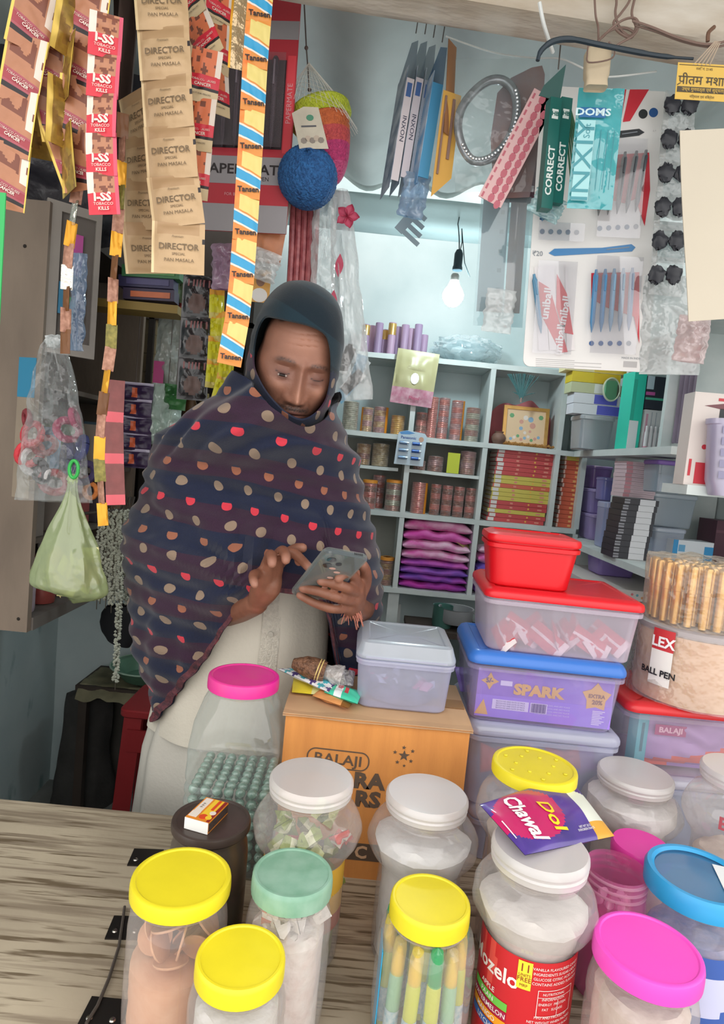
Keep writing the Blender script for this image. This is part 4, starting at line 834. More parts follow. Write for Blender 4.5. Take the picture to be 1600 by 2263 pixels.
# stack on the right
bot = tub('milky tub with a milky lid at the bottom of the stack, orange goods inside', (1040, 1598), (1382, 1632), 1.09, .235, .155, clear('e9eaf6', .5, .3, milk='c6c9e2'), .02)
low = tub('lowest milky tub of the stack, standing on the counter behind the jars', (1045, 1750), (1380, 1790), 1.09, .23, bot.location.z - CTZ - .001, clear('e9eaf6', .5, .3, milk='c6c9e2'), .02, z=CTZ + .0005)
for k in range(8): packet('orange_packet', 'orange-red packet inside the milky tub under the purple bars', 'packet', [(1060 + 36 * k, 1690 + rnd.uniform(-10, 25), 1.12), (1105 + 36 * k, 1700, 1.12), (1100 + 36 * k, 1645 + rnd.uniform(-5, 15), 1.14), (1062 + 36 * k, 1640 + 10 * (k % 3), 1.14)], [mat(['d8553a', 'c9484a', '9a6fb0', 'b9b4d0'][k % 4 if k > 2 else 0], .4, bump=.5)], seed=k, group='packets in the milky tub')
spt = tub('blue-lidded tub full of purple chocolate boxes in the middle of the stack', (1045, 1446), (1396, 1496), 1.09, .225, .128, mat('3b74c8', .3, var=.05), .022, clear('efeafa', .16, .12, milk='cfc8e8'), z=bot.location.z + bot['h'] + .001, yaw=R(-2))
pz = spt.location.z + .006; pb_ = T('chocolate_box', 'purple chocolate bar box with a golden name inside the blue-lidded tub', 'box', on(spt, 0, -.06, .006), (0, 0, R(-2)))
w_ = spt['w'] * .86; PUR = mat('8a62c4', .45, var=.2, vs=12, c2='a98ad8')
P('carton_body', MB().box(-w_ / 2, w_ / 2, -.034, .03, 0, .088), PUR, pb_, False)
p2 = MB(); p2.rect(-w_ / 2, w_ / 2, 0, .040, -.0346, m=6); p2.text('SPARK', .026, -.012, .055, -.0352, 0, bold=.06, sx=1.15); star(p2, -w_ / 2 + .022, .066, .016, 0, -.0350, 4, .5); p2.text('5/-', .012, -w_ / 2 + .021, .067, -.0358, 1, bold=.03)
p2.rect(-w_ / 2 + .041, -w_ / 2 + .062, .060, .069, -.0350, m=2); star(p2, w_ / 2 - .03, .056, .027, 0, -.0350, 5, .65); p2.text('EXTRA', .0095, w_ / 2 - .03, .058, -.0358, 3, bold=.04); p2.text('20%', .011, w_ / 2 - .028, .047, -.0358, 3, bold=.04)
p2.rect(-w_ / 2 + .03, -w_ / 2 + .095, .016, .034, -.0352, m=2); p2.rect(-w_ / 2 + .098, -w_ / 2 + .128, .016, .034, -.0352, m=2)
p2.poly([(-w_ / 2, .004), (-w_ / 2 + .024, .004), (-w_ / 2 + .014, .032)], -.0350, .0003, 0)
for k in range(14): p2.rect(-w_ / 2 + .1 + k * .0019, -w_ / 2 + .1009 + k * .0019 + .0003 * (k % 3), .017, .033, -.0358, m=1)
for k in range(4): p2.text('BATCH NO AND DATE OF PACK', .0035, -w_ / 2 + .0625, .031 - k * .004, -.0358, 1); p2.text('STORE IN A COOL AND DRY PLACE', .0038, w_ / 2 - .105, .032 - k * .0055, -.0352, 2)
for k in range(9): p2.rect(w_ / 2 - .034, w_ / 2 - .012 - .004 * (k % 3), .030 - k * .003, .0316 - k * .003, -.0352, m=2)
P('print', p2, [mat('e8b84a', .4), mat('4a3880', .5), mat('e6e2f0', .5), mat('8a5a20', .5), PUR, PUR, mat('a07fe0', .45)], pb_, False)
for k in range(5): tag(P('chocolate_bar', MB().pillow(.045, .10, .012, 6, z0=.05, wr=1), mat(['7c56b8', 'b9b0d6', '8f6cca'][k % 3], .3, bump=.5), None, loc=on(spt, -.11 + .05 * k, .06, .02 + .015 * k), rot=(R(-80), 0, .2 * k)), 'purple wrapped bar behind the purple box in the blue-lidded tub', 'chocolate bar', 'loose bars in the blue-lidded tub')
rtb = tub('clear tub with a red lid holding red packets, above the blue-lidded tub', (1085, 1292), (1440, 1336), 1.10, .225, .115, mat('dd1f2a', .3, var=.05), .018, clear('f6eef4', .30, .3, milk='dccfe0'), z=spt.location.z + spt['h'] - .0015, yaw=R(-3))
for k in range(11): 
    x0 = -.10 + .02 * k; o = P('red_packet', MB().pillow(.036, .075, .010, 7, lambda u, v: 1 if v > .8 or abs(u - .5) < .08 else 0, z0=.037, wr=1), [mat('c83a46', .35, bump=.3), mat('e8dcdc', .4)], None, loc=on(rtb, x0, -.07 + .012 * (k % 4), .022 + .004 * (k % 4)), rot=(R(-55 + 8 * (k % 3)), R(50 * (1 if k % 2 else -1)), R(-20 + 30 * (k % 3)))); tag(o, 'red packet with white seams inside the red-lidded clear tub', 'packet', 'red packets in the clear tub')
qz = rtb.location.z + rtb['h']
rb = tub('bright red opaque tub on the very top of the stack', (1088, 1172), (1298, 1196), 1.125, .125, .098, mat('e01622', .3, var=.06, vs=6), .016, mat('dc1420', .35, var=.08, vs=8), .86, yaw=R(-3), z=qz - .0015, cr=.026)
# right hand stack: tub, round pen drum and bundle of golden pens
rt2 = tub('clear tub with a red lid at the right edge, holding a purple snack packet', (1392, 1548), (1740, 1592), 1.12, .22, .135, mat('cf2a30', .3), .018, clear('f6f0f6', .14, .12, milk='d8d0e0'))
lw2 = tub('lower clear tub under the red-lidded tub at the right edge', (1392, 1700), (1740, 1750), 1.12, .21, rt2.location.z - CTZ - .001, clear('f0eff6', .5, .3, milk='ccc8da'), .018, z=CTZ + .0005)
bp_ = T('snack_packet', 'lilac and orange snack packet inside the red-lidded tub at the right edge', 'packet', on(rt2, -.02, -.07, .008))
m_ = MB(); m_.pillow(.17, .10, .03, 16, lambda u, v: 1 if v + .35 * u > .92 and v + .35 * u < 1.1 else 2 if v + .35 * u > 1.1 else 0, z0=.10, wr=.4); P('wrapper', m_, [mat('b79ccc', .35), mat('e8694e', .35), mat('9c7fc0', .35)], bp_)
q = MB(); q.rect(-.06, -.002, .064, .084, -.0175, m=0); q.text('BALAJI', .014, -.031, .074, -.0182, 1, bold=.04, sx=1.1); P('print', q, [mat('b03a7a', .4), mat('f2c8d4', .4)], bp_, False)
cy_ = T('cyan_packet', 'cyan soap carton standing inside the red-lidded tub at the right edge', 'packet', on(rt2, -rt2['w'] / 2 + .04, -.072, .006), (0, 0, .3)); P('carton_body', MB().box(-.012, .012, -.012, .012, 0, .105), mat('5cc6cc', .5, var=.15), cy_, False); q = MB(); q.rect(-.003, .003, .03, .085, -.0126, m=0); P('wave_print', q, mat('2a7f88', .5), cy_)
dz = rt2.location.z + rt2['h']; dp = W(1530, 1480, 1.20)
dr = T('pen_drum', 'round clear drum of ball pens wrapped in plastic, under the golden pens', 'drum', (dp.x, 1.20, dz + .001))
DH = W(1530, 1395, 1.12).z - dz; DR = .105
P('drum_wall', MB().lathe([(0, .001), (DR * .97, 0), (DR, .01), (DR, DH - .012), (DR * .97, DH - .004)], 48), mat('dcb290', .4, var=.25, vs=9, c2='e9c8aa', coat=.4), dr)
P('drum_lid', MB().lathe([(DR * 1.005, DH - .016), (DR * 1.03, DH - .014), (DR * 1.03, DH - .004), (DR * .98, DH), (0, DH)], 48), clear('e6e6ec', .6, .2, milk='b8b4b8'), dr)
P('plastic_wrap', MB().grid(lambda u, v: ((DR + .006 + .004 * noise.noise(V((u * 30, v * 8, 1)))) * math.cos(2 * PI * u) * (1 + .07 * (1 - v) ** 3), (DR + .006 + .004 * noise.noise(V((u * 30, v * 8, 1)))) * math.sin(2 * PI * u) * (1 + .07 * (1 - v) ** 3), .002 + (DH * .9) * v), 60, 14, closed=True), clear('f4f2f0', .10, .06, bump=.8, bs=50), dr)
q = band(dr, 'paper_label', DR + .008, DH * .22, DH * .95, R(203), R(224), [mat('eae6e0', .5), mat('c83238', .45)], lambda u, v: 1 if v > .62 else 0, 8, 8)
bandtext(q, 'lettering', 'LEX', .026, DR + .010, R(214), DH * .78, mat('f2eeee', .5), bold=.03); bandtext(q, 'lettering', 'BALL PEN', .016, DR + .010, R(212), DH * .38, BLACK, bold=.03)
GOLD = mat('d9a85a', .3, .6, var=.25, vs=30, c2='ecd09a'); gz = dr.location.z + DH + .002; PH = W(1500, 1250, 1.13).z - gz
pens = []
for i in range(5):
    for k in range(int(2 + 5.2 * i + 1)):
        r_ = .010 + i * .0195; a = 2 * PI * k / int(2 + 5.2 * i + 1) + i
        if r_ * math.sin(a) > .045 and i > 2: continue
        pens.append((r_ * math.cos(a), r_ * math.sin(a)))
proto = None
for n_, (x, y) in enumerate(pens):
    col = n_ % 9 == 4; key = 'mint' if n_ % 17 == 4 else 'golden'
    if proto is None:
        proto = T('golden_pen', 'golden ball pen in the upright bundle on the round drum', 'pen', (0, 0, 0), group='bundle of upright pens on the drum')
        P('barrel', MB().lathe([(0, 0), (.0066, .001), (.0072, PH * .25), (.0072, PH * .55)], 12), GOLD, proto); P('cap', MB().lathe([(.0072, PH * .55), (.0082, PH * .555), (.0082, PH * .97), (.0065, PH), (0, PH)], 12), GOLD, proto)
        P('clip', MB().box(-.0012, .0012, -.0100, -.0084, PH * .62, PH * .97), GOLD, proto, False); o = proto
    else: o = copy_tree(proto)
    o.location = (dr.location.x + x, dr.location.y + y, gz + .0005); o.rotation_euler = (0, 0, n_)
bgw = MB().grid(lambda u, v: ((DR * (.97 + .05 * v) + .006 * noise.noise(V((math.cos(2 * PI * u) * 5, math.sin(2 * PI * u) * 5, v * 4)))) * math.cos(2 * PI * u) * (1 if v < .82 else 1 - (v - .82) * 4.5), (DR * .97 + .006 * noise.noise(V((math.cos(2 * PI * u) * 5, 3, v * 4)))) * math.sin(2 * PI * u) * (1 if v < .82 else 1 - (v - .82) * 4.5), PH * 1.08 * min(1, v / .82) + .006 * noise.noise(V((u * 20, v * 9, 0)))), 72, 28, closed=True)
tag(P('plastic_bag', bgw, clear('fbf4ea', .12, .07, bump=.9, bs=45, milk='f0e6da', edge=.35), None, loc=(dr.location.x, dr.location.y, gz - .001)), 'clear crinkled bag drawn over the upright golden pens', 'bag')
# purple snack packet lying on the jar lids
PK = mat('5b3f9a', .3, var=.25, vs=14, c2='3a2a78', coat=.4); PMG = mat('c01f62', .35, coat=.3); PCR = mat('d9ded2', .4)
def ppaint(u, v):
    if (u - .45) ** 2 * 1.0 + ((v - .30) * 1.38) ** 2 < .19: return 1
    if v > .80 and .2 + (v - .8) < u: return 2 if u < .8 else 3
    return 0
WHT = mat('f2f0ee', .4)
packet('snack_packet', 'purple and magenta snack packet lying across two jar lids', 'packet', [(1060, 1778, .79), (1160, 1890, .705), (1358, 1848, .80), (1256, 1716, .90)], [PK, PMG, PCR, mat('d8a03a', .4)], ppaint, .011, seed=5, n=44, wr=.10,
    text=[('Dol', .030, .60, .46, mat('f0d42a', .4), dict(bold=.02, shear=.2)), ('Chawal', .034, .50, .22, WHT, dict(bold=.03, shear=.25, sx=.72)), ('__', .03, .60, .09, WHT, dict(bold=0)), ('EVERGREEN SNACK', .004, .88, .72, WHT, dict(rot=PI / 2)), ('NET WT 20 G', .004, .84, .72, WHT, dict(rot=PI / 2))])
# litter on the carton
ARG = [mat('e4e4e6', .4), mat('4f3f7a', .4), mat('4fb2c0', .4), mat('c9848c', .4)]
def argyle(u, v): a, b = int((u * 6 + v * 3)), int((u * 6 - v * 3) + 9); return (1 if (a + b) % 4 == 0 else 2) if a % 2 == b % 2 else 0
zc = cz + .003
packet('yellow_wrapper', 'yellow snack wrapper lying flat under the diamond-patterned packet', 'packet', [(645, 1530), (745, 1540), (765, 1500), (650, 1486)], [mat('e6d23a', .35, bump=.4), mat('e0e0a0', .4)], lambda u, v: int(u > .45), .004, zc + .004, seed=2)
packet('diamond_packet', 'white packet with purple and teal diamonds on the carton edge', 'packet', [(612, 1478), (725, 1530), (752, 1508), (650, 1478)], ARG, argyle, .006, zc + .018, seed=3, n=26)
packet('toffee_packet', 'orange toffee packet on the carton in front of the diamond packet', 'packet', [(690, 1538), (770, 1566), (785, 1545), (715, 1515)], [mat('d9965c', .35, bump=.4), mat('8a5a2a', .4)], lambda u, v: int(u > .75), .006, zc + .006, seed=4)
packet('toffee_packet', 'turquoise toffee wrapper on the carton beside the clear square tub', 'packet', [(716, 1530), (790, 1556), (800, 1530), (730, 1508)], [mat('48c8a4', .35, bump=.4), mat('e6ecec', .4), mat('c84a50', .4)], lambda u, v: 1 if .25 < u < .5 else 2 if .55 < u < .68 and .3 < v < .7 else 0, .007, zc + .014, seed=6, n=18, text=[('SIP', .010, .42, .5, mat('b0404a', .4), dict(bold=.03))])
packet('clear_wrapper', 'small crumpled clear wrapper on the carton left of the square tub', 'packet', [(735, 1512), (780, 1516), (785, 1486), (742, 1482)], [clear('f6f6f6', .4, .08, bump=1, bs=80)], 0, .012, zc + .012, seed=8, wr=.4)
sp = T('spice_pouch', 'teardrop pouch of brown seeds tied with rubber bands on the diamond packet', 'pouch', Wz(696, 1478, zc + .040), (0, R(8), R(-6)))
SEED = mat('8a6248', .5, var=.7, vs=140, c2='4a2e1e', bump=1, bs=300)
P('seed_filling', MB().grid(lambda u, v: (-.042 + .062 * v, (.003 + .018 * math.sin(PI * min(1, v * .62 + .08)) ** .8) * math.cos(2 * PI * u), (.003 + .017 * math.sin(PI * min(1, v * .62 + .08)) ** .8) * math.sin(2 * PI * u) + .002 * noise.noise(V((u * 6, v * 6, 0)))), 24, 20, closed=True), SEED, sp)
P('plastic_end', MB().grid(lambda u, v: (.018 + .034 * v, (.010 + .016 * v) * math.cos(2 * PI * u) * (1 + .3 * noise.noise(V((u * 9, v * 3, 0)))), (.011 + .008 * v) * math.sin(2 * PI * u) * (1 + .5 * noise.noise(V((u * 9, v * 3, 4))))), 24, 8, closed=True), clear('f0ece8', .3, .08, bump=.8, bs=70), sp)
for x in (.006, .011): P('rubber_band', MB().tube([(x + .002 * math.sin(a * PI / 8), .0205 * math.cos(a * PI / 8), .0195 * math.sin(a * PI / 8)) for a in range(17)], .0011, 5), mat('d9c07a', .5), sp)
# ---------------------------------------------------------------- goods on the back shelves
def bangle_roll(label, px0, px1, ytop, z, cols, group, y=None, wrap=None, cover=None, ri=13):
    y = y or SF + .05; a, b = W(px0, 950, y), W(px1, 950, y); r = (b.x - a.x) / 2; zt_ = W((px0 + px1) / 2, ytop, y - r * .0).z; h = zt_ - z
    x0 = W(px0, (ytop + proj(V((0, y, z)))[1]) / 2, y).x; t = T('bangle_roll', label, 'bangles', (x0 + r, y, z), group=group)
    nr = max(3, int(h / .0065))
    def f(u, v):
        k = v * nr; rr = r * (.93 + .07 * abs(math.sin(PI * k))); return (rr * math.cos(2 * PI * u), rr * math.sin(2 * PI * u), h * v)
    m = MB().grid(f, 20, nr * 2, lambda u, v: int(v * nr / 3) % len(cols), closed=True); m.loft([[V((r * s * math.cos(2 * PI * k / 20), r * s * math.sin(2 * PI * k / 20), h)) for k in range(20)] for s in (.93, .7)], 0, False, False)
    P('bangles', m, [mat(c, .28, .25, var=.45, vs=90, c2=c2) for c, c2 in cols], t)
    P('film', MB().lathe([(r * 1.01, 0), (r * 1.03, h * .3), (r * 1.01, h * .6), (r * 1.03, h), (r * .5, h + .003)], 20), clear('f8f4f2', .06, .06, bump=.6, bs=60), t)
    if wrap is not None: P('paper_wrap', MB().grid(lambda u, v: (r * 1.05 * math.cos(R(wrap) + .8 * (u - .5)), r * 1.05 * math.sin(R(wrap) + .8 * (u - .5)), h * v), 8, 2), mat('e8952e', .5), t)
    if cover: P('paper_cover', MB().lathe([(r * 1.04, h - .008), (r * 1.05, h + .002), (r * .8, h + .004), (r * .62, h + .003)], 20), mat('e89a3a', .5), t)
    return t
SIL, CRM, PNK, COR, GLD, DRK, YLW, BRN = ('c9cbb8', '8f9280'), ('dcc89a', 'b07a4a'), ('cfa3a0', '9a6f78'), ('d98a7e', 'b85a50'), ('c9a76a', '8a6238'), ('8a5350', 'b98f7c'), ('e3bb4e', 'c48f2a'), ('a8705c', '6e3c36')
G1, G2, G3, G4 = 'bangle rolls on the second shelf', 'bangle rolls on the half shelf', 'bangle rolls on the third shelf', 'bangle rolls on the lowest shelf'
y0 = SF + .05
bangle_roll('silver bangle roll at the left end of the second shelf', 757, 791, 888, Z2, [SIL], G1)
bangle_roll('cream bangle roll with an orange strip on its left, second shelf', 798, 824, 901, Z2, [CRM, PNK], G1, wrap=200)
bangle_roll('pinkish bangle roll with an orange strip on its right, second shelf', 825, 856, 900, Z2, [PNK, CRM], G1, wrap=335)
bangle_roll('low yellow bangle roll beside the shelf divider, second shelf', 864, 894, 919, Z2, [YLW], G1)
bangle_roll('coral bangle roll right of the shelf divider, low, second shelf', 918, 943, 912, Z2, [COR, BRN], G1)
bangle_roll('tall coral bangle roll in the middle of the second shelf', 944, 967, 878, Z2, [COR], G1)
bangle_roll('tall coral bangle roll touching the orange-striped one, second shelf', 968, 992, 880, Z2, [COR, PNK], G1)
bangle_roll('tall pale coral bangle roll with an orange strip on its right, second shelf', 996, 1024, 886, Z2, [PNK, COR], G1, wrap=335)
bangle_roll('silver and dark bangle roll at the right end of the second shelf', 1029, 1060, 902, Z2, [SIL, DRK], G1)
bangle_roll('gold and brown bangle roll, left on the half shelf', 787, 819, 981, ZM, [GLD, BRN, CRM], G2, SF + .07)
bangle_roll('cream gold bangle roll, middle of the left half shelf', 822, 860, 981, ZM, [('cfc197', '94825a')], G2, SF + .07)
bangle_roll('low dark brown bangle roll behind the battery card', 912, 941, 1018, ZM, [DRK], G2)
bangle_roll('brown pink bangle roll left of the lime card', 945, 980, 1009, ZM, [BRN, PNK], G2)
bangle_roll('dark wine bangle roll at the right end of the half shelf', 1017, 1052, 998, ZM, [DRK, PNK], G2)
yl = T('lime_card', 'lime yellow card propped between bangle rolls on the half shelf', 'card', (W(1000, 1040, SF + .015).x, SF + .014, ZM)); P('card', MB().box(-.022, .022, 0, .0012, 0, .073), mat('c9d43a', .5), yl, False)
bangle_roll('coral bangle roll with an orange cover, left on the third shelf', 800, 832, 1062, Z3, [COR, BRN], G3, cover=1)
bangle_roll('tall pink bangle roll behind two others, third shelf', 822, 850, 1050, Z3, [COR, PNK], G3, SF + .12)
bangle_roll('dark bangle roll with an orange cover beside the divider, third shelf', 852, 888, 1062, Z3, [DRK, SIL], G3, cover=1)
bangle_roll('red bangle roll with an orange strip, right of the divider, third shelf', 909, 943, 1066, Z3, [COR, ('b84a50', 'd99a8a')], G3, wrap=335)
for k, (a, b) in enumerate(((951, 974), (976, 1000), (1002, 1026), (1028, 1052))): bangle_roll('copper bangle roll, %s from the orange strip on the third shelf' % ORD[k], a, b, 1070 + 3 * k, Z3, [BRN, COR], G3)
bangle_roll('dark gold bangle roll with an orange cover on the lowest shelf', 838, 869, 1232, Z4, [DRK, GLD], G4, cover=1)
# incense tubes on the top shelf
LIL = [mat(c, .5, var=.1) for c in ('a58ba8', 'b598b2', '9c86a6')]
for k in range(10):
    px = 808 + 14.5 * k; y = SF + .04 + .035 * (k % 2); h = [.10, .105, .11, .095, .115, .11, .112, .108, .118, .09][k]
    t = T('paper_tube', '%s lilac tube from the left on the top shelf' % ORD[k], 'tube', (W(px, 740, y).x, y, Z1 + .001), group='lilac tubes on the top shelf')
    P('tube_wall', MB().lathe([(0, 0), (.014, .0005), (.0142, h - .002), (.0135, h), (.010, h), (.0095, h - .004), (0, h - .004)], 16), LIL[k % 3], t)
    if k in (0, 3, 4): P('gold_band', MB().lathe([(.0144, h * .62), (.0146, h * .64), (.0146, h * .95), (.0144, h * .97)], 16), mat('d9b36a', .3, .6), t)
pbx = W(1035, 760, SF + .08); bgz = T('plastic_bundle', 'big glossy grey plastic bundle on the top shelf under the bulb', 'bundle', (pbx.x, SF + .085, Z1))
def blob(rx, ry, rz, seed, amp=.2, f=2.5):
    return lambda u, v: (lambda d: V((rx * d.x, ry * d.y, rz * (d.z + 1))) * 1.0 + V((d.x * rx, d.y * ry, d.z * rz)) * amp * noise.noise(d * f + V((seed, 0, 0))))(V((math.sin(PI * v) * math.cos(2 * PI * u), math.sin(PI * v) * math.sin(2 * PI * u), -math.cos(PI * v))))
P('wrapped_goods', MB().grid(blob(.115, .07, .045, 3), 36, 20, closed=True), mat('8da6ac', .45, var=.4, vs=20, c2='b7c7ca', bump=.8, bs=30), bgz)
P('plastic_wrap', MB().grid(blob(.124, .074, .052, 8, .25, 4), 48, 24, closed=True), clear('eef6f8', .14, .06, bump=1, bs=22), bgz)
# framed picture, cloth, pot, feather bundle
fx = W(1158, 985, SF + .03).x; fp = T('framed_picture', 'small gold-framed colourful picture leaning at the back of the shelf cell', 'picture', (fx, SF + .035, Z2 + .001), (R(-7), 0, 0)); fw, fh = .165, .145
fm = MB()
for x0, x1, z0, z1 in ((-fw / 2, fw / 2, 0, .012), (-fw / 2, fw / 2, fh - .012, fh), (-fw / 2, -fw / 2 + .012, .012, fh - .012), (fw / 2 - .012, fw / 2, .012, fh - .012)): fm.box(x0, x1, -.006, .006, z0, z1)
P('frame', fm, mat('d8a860', .3, .5, var=.2, vs=40), fp, False); pc = MB(); pc.rect(-fw / 2 + .012, fw / 2 - .012, .012, fh - .012, -.002, .001, 0)
for k in range(7): pc.disc(.004 + .022 * math.cos(k * .9), .078 + .028 * math.sin(k * .9), .011 - .001 * k, -.0026, .0003, 1 + k % 3, 9)
for x in (-.052, .054): pc.disc(x, .11, .009, -.0026, .0003, 4, 6); 
for k in range(9): pc.disc(-.05 + .0125 * k, .025 + .006 * (k % 3), .006, -.0026, .0003, 1 + (k + 1) % 4, 7)
P('picture_print', pc, [mat(c, .5) for c in ('e8c9a4', 'd8a090', '8fb4d0', 'ece0d6', '6fa878')], fp, False)
rc = T('red_cloth', 'red gauze cloth draped behind the framed picture', 'cloth', (fx, SF + .10, Z2 + .0005))
P('cloth', MB().grid(lambda u, v: (-.115 + .23 * u, .012 * math.sin(u * 19) + .02 * v, (.17 - .05 * abs(2 * u - 1) ** 2 + .01 * math.sin(u * 12)) * v), 40, 10), mat('c8747a', .8, var=.3, vs=8), rc)
pot = T('clay_pot', 'small dark pot standing left of the framed picture', 'pot', (W(1100, 975, SF + .03).x, SF + .022, Z2)); P('pot_body', MB().lathe([(0, 0), (.016, 0), (.024, .012), (.026, .024), (.02, .036), (.014, .04), (.017, .046), (.014, .046), (.011, .04)], 24), mat('8a6a5c', .6, var=.4, vs=30), pot)
tr = T('marigold_garland', 'dry orange flower garland lying along the foot of the picture', 'garland', (fx, SF + .012, Z2)); g = MB()
for k in range(26): g.add([(-.10 + .008 * k + .006 * math.cos(a * 1.26), .004 * math.sin(a * 2.1), .006 + .006 * math.sin(a * 1.26) + .002 * (k % 3)) for a in range(5)] + [(-.10 + .008 * k, -.006, .007)], [(5, a, (a + 1) % 5) for a in range(5)])
tag(P('petals', g, mat('c08a4a', .8, var=.4, vs=90), tr), kind='stuff')
ft = T('net_bundle', 'dark green net bunch hanging from the top shelf above the framed picture', 'net', W(1158, 826, SF - .012)); g = MB()
for k in range(46):
    a = rnd.uniform(-.075, .075); g.tube([(a * .8, rnd.uniform(-.004, .006), .001 - abs(a) * .1), (a * .4, 0, -.045), (a * .05, 0, -.088)], .0011, 4)
for k in range(16): a = rnd.uniform(-.05, .05); g.tube([(0, 0, -.08), (a, 0, -.072 + abs(a) * .2)], .0009, 4)
tag(P('net_threads', g, mat('4f7a7c', .7), ft), kind='stuff'); P('tie', MB().tube([(0, 0, -.084), (0, 0, -.10)], .003), mat('a88a80', .6), ft)
# notebooks
def books(px0, px1, z, ytop, y, dep, cols, name, lab, grp, spiral=True, cat='book'):
    n = len(cols); xa, xb = W(px0, (ytop + 1150) / 2, y).x, W(px1, (ytop + 1150) / 2, y).x; zt_ = W((px0 + px1) / 2, ytop, y).z; th = (zt_ - z) / n; w_ = xb - xa
    for k in range(n):
        c, cn = cols[k]; jx = rnd.uniform(-.004, .004) + (.010 * (k / n)); t = T(name, lab % (cn, ORD[k] if k < 20 else 'top'), cat, ((xa + xb) / 2 + jx - .004, y + rnd.uniform(0, .004), z + k * th + .0003), (0, 0, rnd.uniform(-.02, .02)), grp)
        cm = mat(c, .45, var=.12)
        P('page_block', MB().box(-w_ / 2 + .002, w_ / 2 - .002, .001, dep, .0012, th - .0016), mat('d9cfc4', .7), t, False)
        P('cover', MB().box(-w_ / 2, w_ / 2, -.0005, .0008, .0004, th - .0006).box(-w_ / 2, w_ / 2, 0, dep, .0003, .0012).box(-w_ / 2, w_ / 2, 0, dep, th - .0016, th - .0007), cm, t, False)
        if w_ > .1:
            q = MB(); q.rect(-w_ / 2 + .004, -w_ / 2 + .026, .0015, th - .002, -.0011, m=0); q.disc(w_ * .18, th / 2, .0035, -.0011, m=1, n=8); q.rect(w_ / 2 - .034, w_ / 2 - .018, th * .3, th * .65, -.0011, m=2); q.rect(-.03, -.02, th * .3, th * .7, -.0011, m=2); P('spine_print', q, [mat('dcd8d4', .5), mat('e8b850', .5), mat('e09080', .5)], t, False)
        else: q = MB(); q.rect(w_ * .1, w_ * .25, th * .25, th * .7, -.0011, m=0); q.rect(-w_ / 2, -w_ / 2 + .006, .001, th - .002, -.0011, m=1); P('spine_print', q, [mat('e8b070', .5), mat('e6c8bc', .5)], t, False)
RD, YW, RO = ('cc4a4c', 'red'), ('d9c85a', 'yellow'), ('d9674a', 'orange-red')
books(1088, 1216, Z3, 996, SF + .022, .13, [RD, RD, YW, RD, RD, YW, YW, YW, RO, YW, YW, RD, RD, RD, RD, RD, RD], 'notebook', '%s notebook, %s from the bottom of the wide stack', 'notebooks in the wide stack')
books(1240, 1282, Z3, 1008, SF + .03, .12, [RO] * 15 + [YW], 'booklet', '%s booklet, %s from the bottom of the narrow stack', 'booklets in the narrow stack')
# folded cloths
def cloths(px0, px1, z, tops, y, cols, lab, grp):
    xa, xb = W(px0, 1250, y).x, W(px1, 1250, y).x; w_ = xb - xa; zz_ = z
    for k, (th, (c, c2, cn)) in enumerate(zip(tops, cols)):
        t = T('folded_cloth', lab % (cn, ORD[k]), 'cloth', ((xa + xb) / 2, y, zz_), group=grp)
        def f(u, v, th=th, k=k):
            a = 2 * PI * u; c_, s_ = math.cos(a), math.sin(a); X = -w_ / 2 + w_ * v; e = 1 - abs(2 * v - 1) ** 8
            sag = -.012 * (2 * v - 1) ** 2 * (k / 8) - .0; hh = th / 2 * (.35 + .65 * e)
            return (X + .004 * noise.noise(V((c_, s_, k))), .055 - .055 * (abs(c_) ** .6) * (1 if c_ > 0 else -1) - .008 * noise.noise(V((v * 7, k * 3, 1))), th / 2 + sag + hh * s_ * .98 + .35 * th * noise.noise(V((v * 5, k * 2.3, 0))) * (1 if s_ > 0 else .4) * e)
        P('fabric', MB().grid(f, 20, 36, closed=True).grid(lambda u, v: V(f(u, 0)).lerp(V((-w_ / 2, .055, th / 2)), v), 20, 1, closed=True).grid(lambda u, v: V(f(u, 1)).lerp(V((w_ / 2, .055, th / 2)), v), 20, 1, closed=True), mat(c, .85, var=.5, vs=11, c2=c2, bump=.5, bs=60, stretch=(1, 1, 2)), t); zz_ += th * .98
MG, VI, PW_ = ('d43aa6', 'e58ccc', 'magenta'), ('6a4ab0', 'c04ab4', 'violet and magenta'), ('e04cb0', 'efe2ea', 'magenta and white')
cloths(886, 1036, Z4, [.028, .027, .030, .028, .036, .036, .038, .040], SF + .012, [('c83aa8', '7a3aa0', 'magenta'), VI, ('b05cc0', '5a50b8', 'lilac'), ('9a3fb0', 'e070c4', 'violet'), PW_, ('e45cb8', 'f0e6ec', 'pink and white'), MG, ('d8409c', 'efd8e6', 'magenta')], '%s folded cloth, %s from the bottom of the pile between the dividers', 'cloths in the large pile')
cloths(1056, 1150, Z4, [.04, .04, .04, .04, .03], SF + .012, [VI, MG, ('5a54b8', 'b06ad0', 'blue violet'), PW_, ('e8b0d0', 'f2eaee', 'pale pink')], '%s folded cloth, %s from the bottom of the pile beside the red tub', 'cloths in the right pile')
packet('yellow_packet', 'pale yellow cloth packet on top of the large cloth pile', 'packet', [(985, 1180, SF + .02), (1035, 1218, SF + .02), (1037, 1203, SF + .09), (975, 1170, SF + .09)], mat('d8d08a', .5, var=.2), 0, .004)
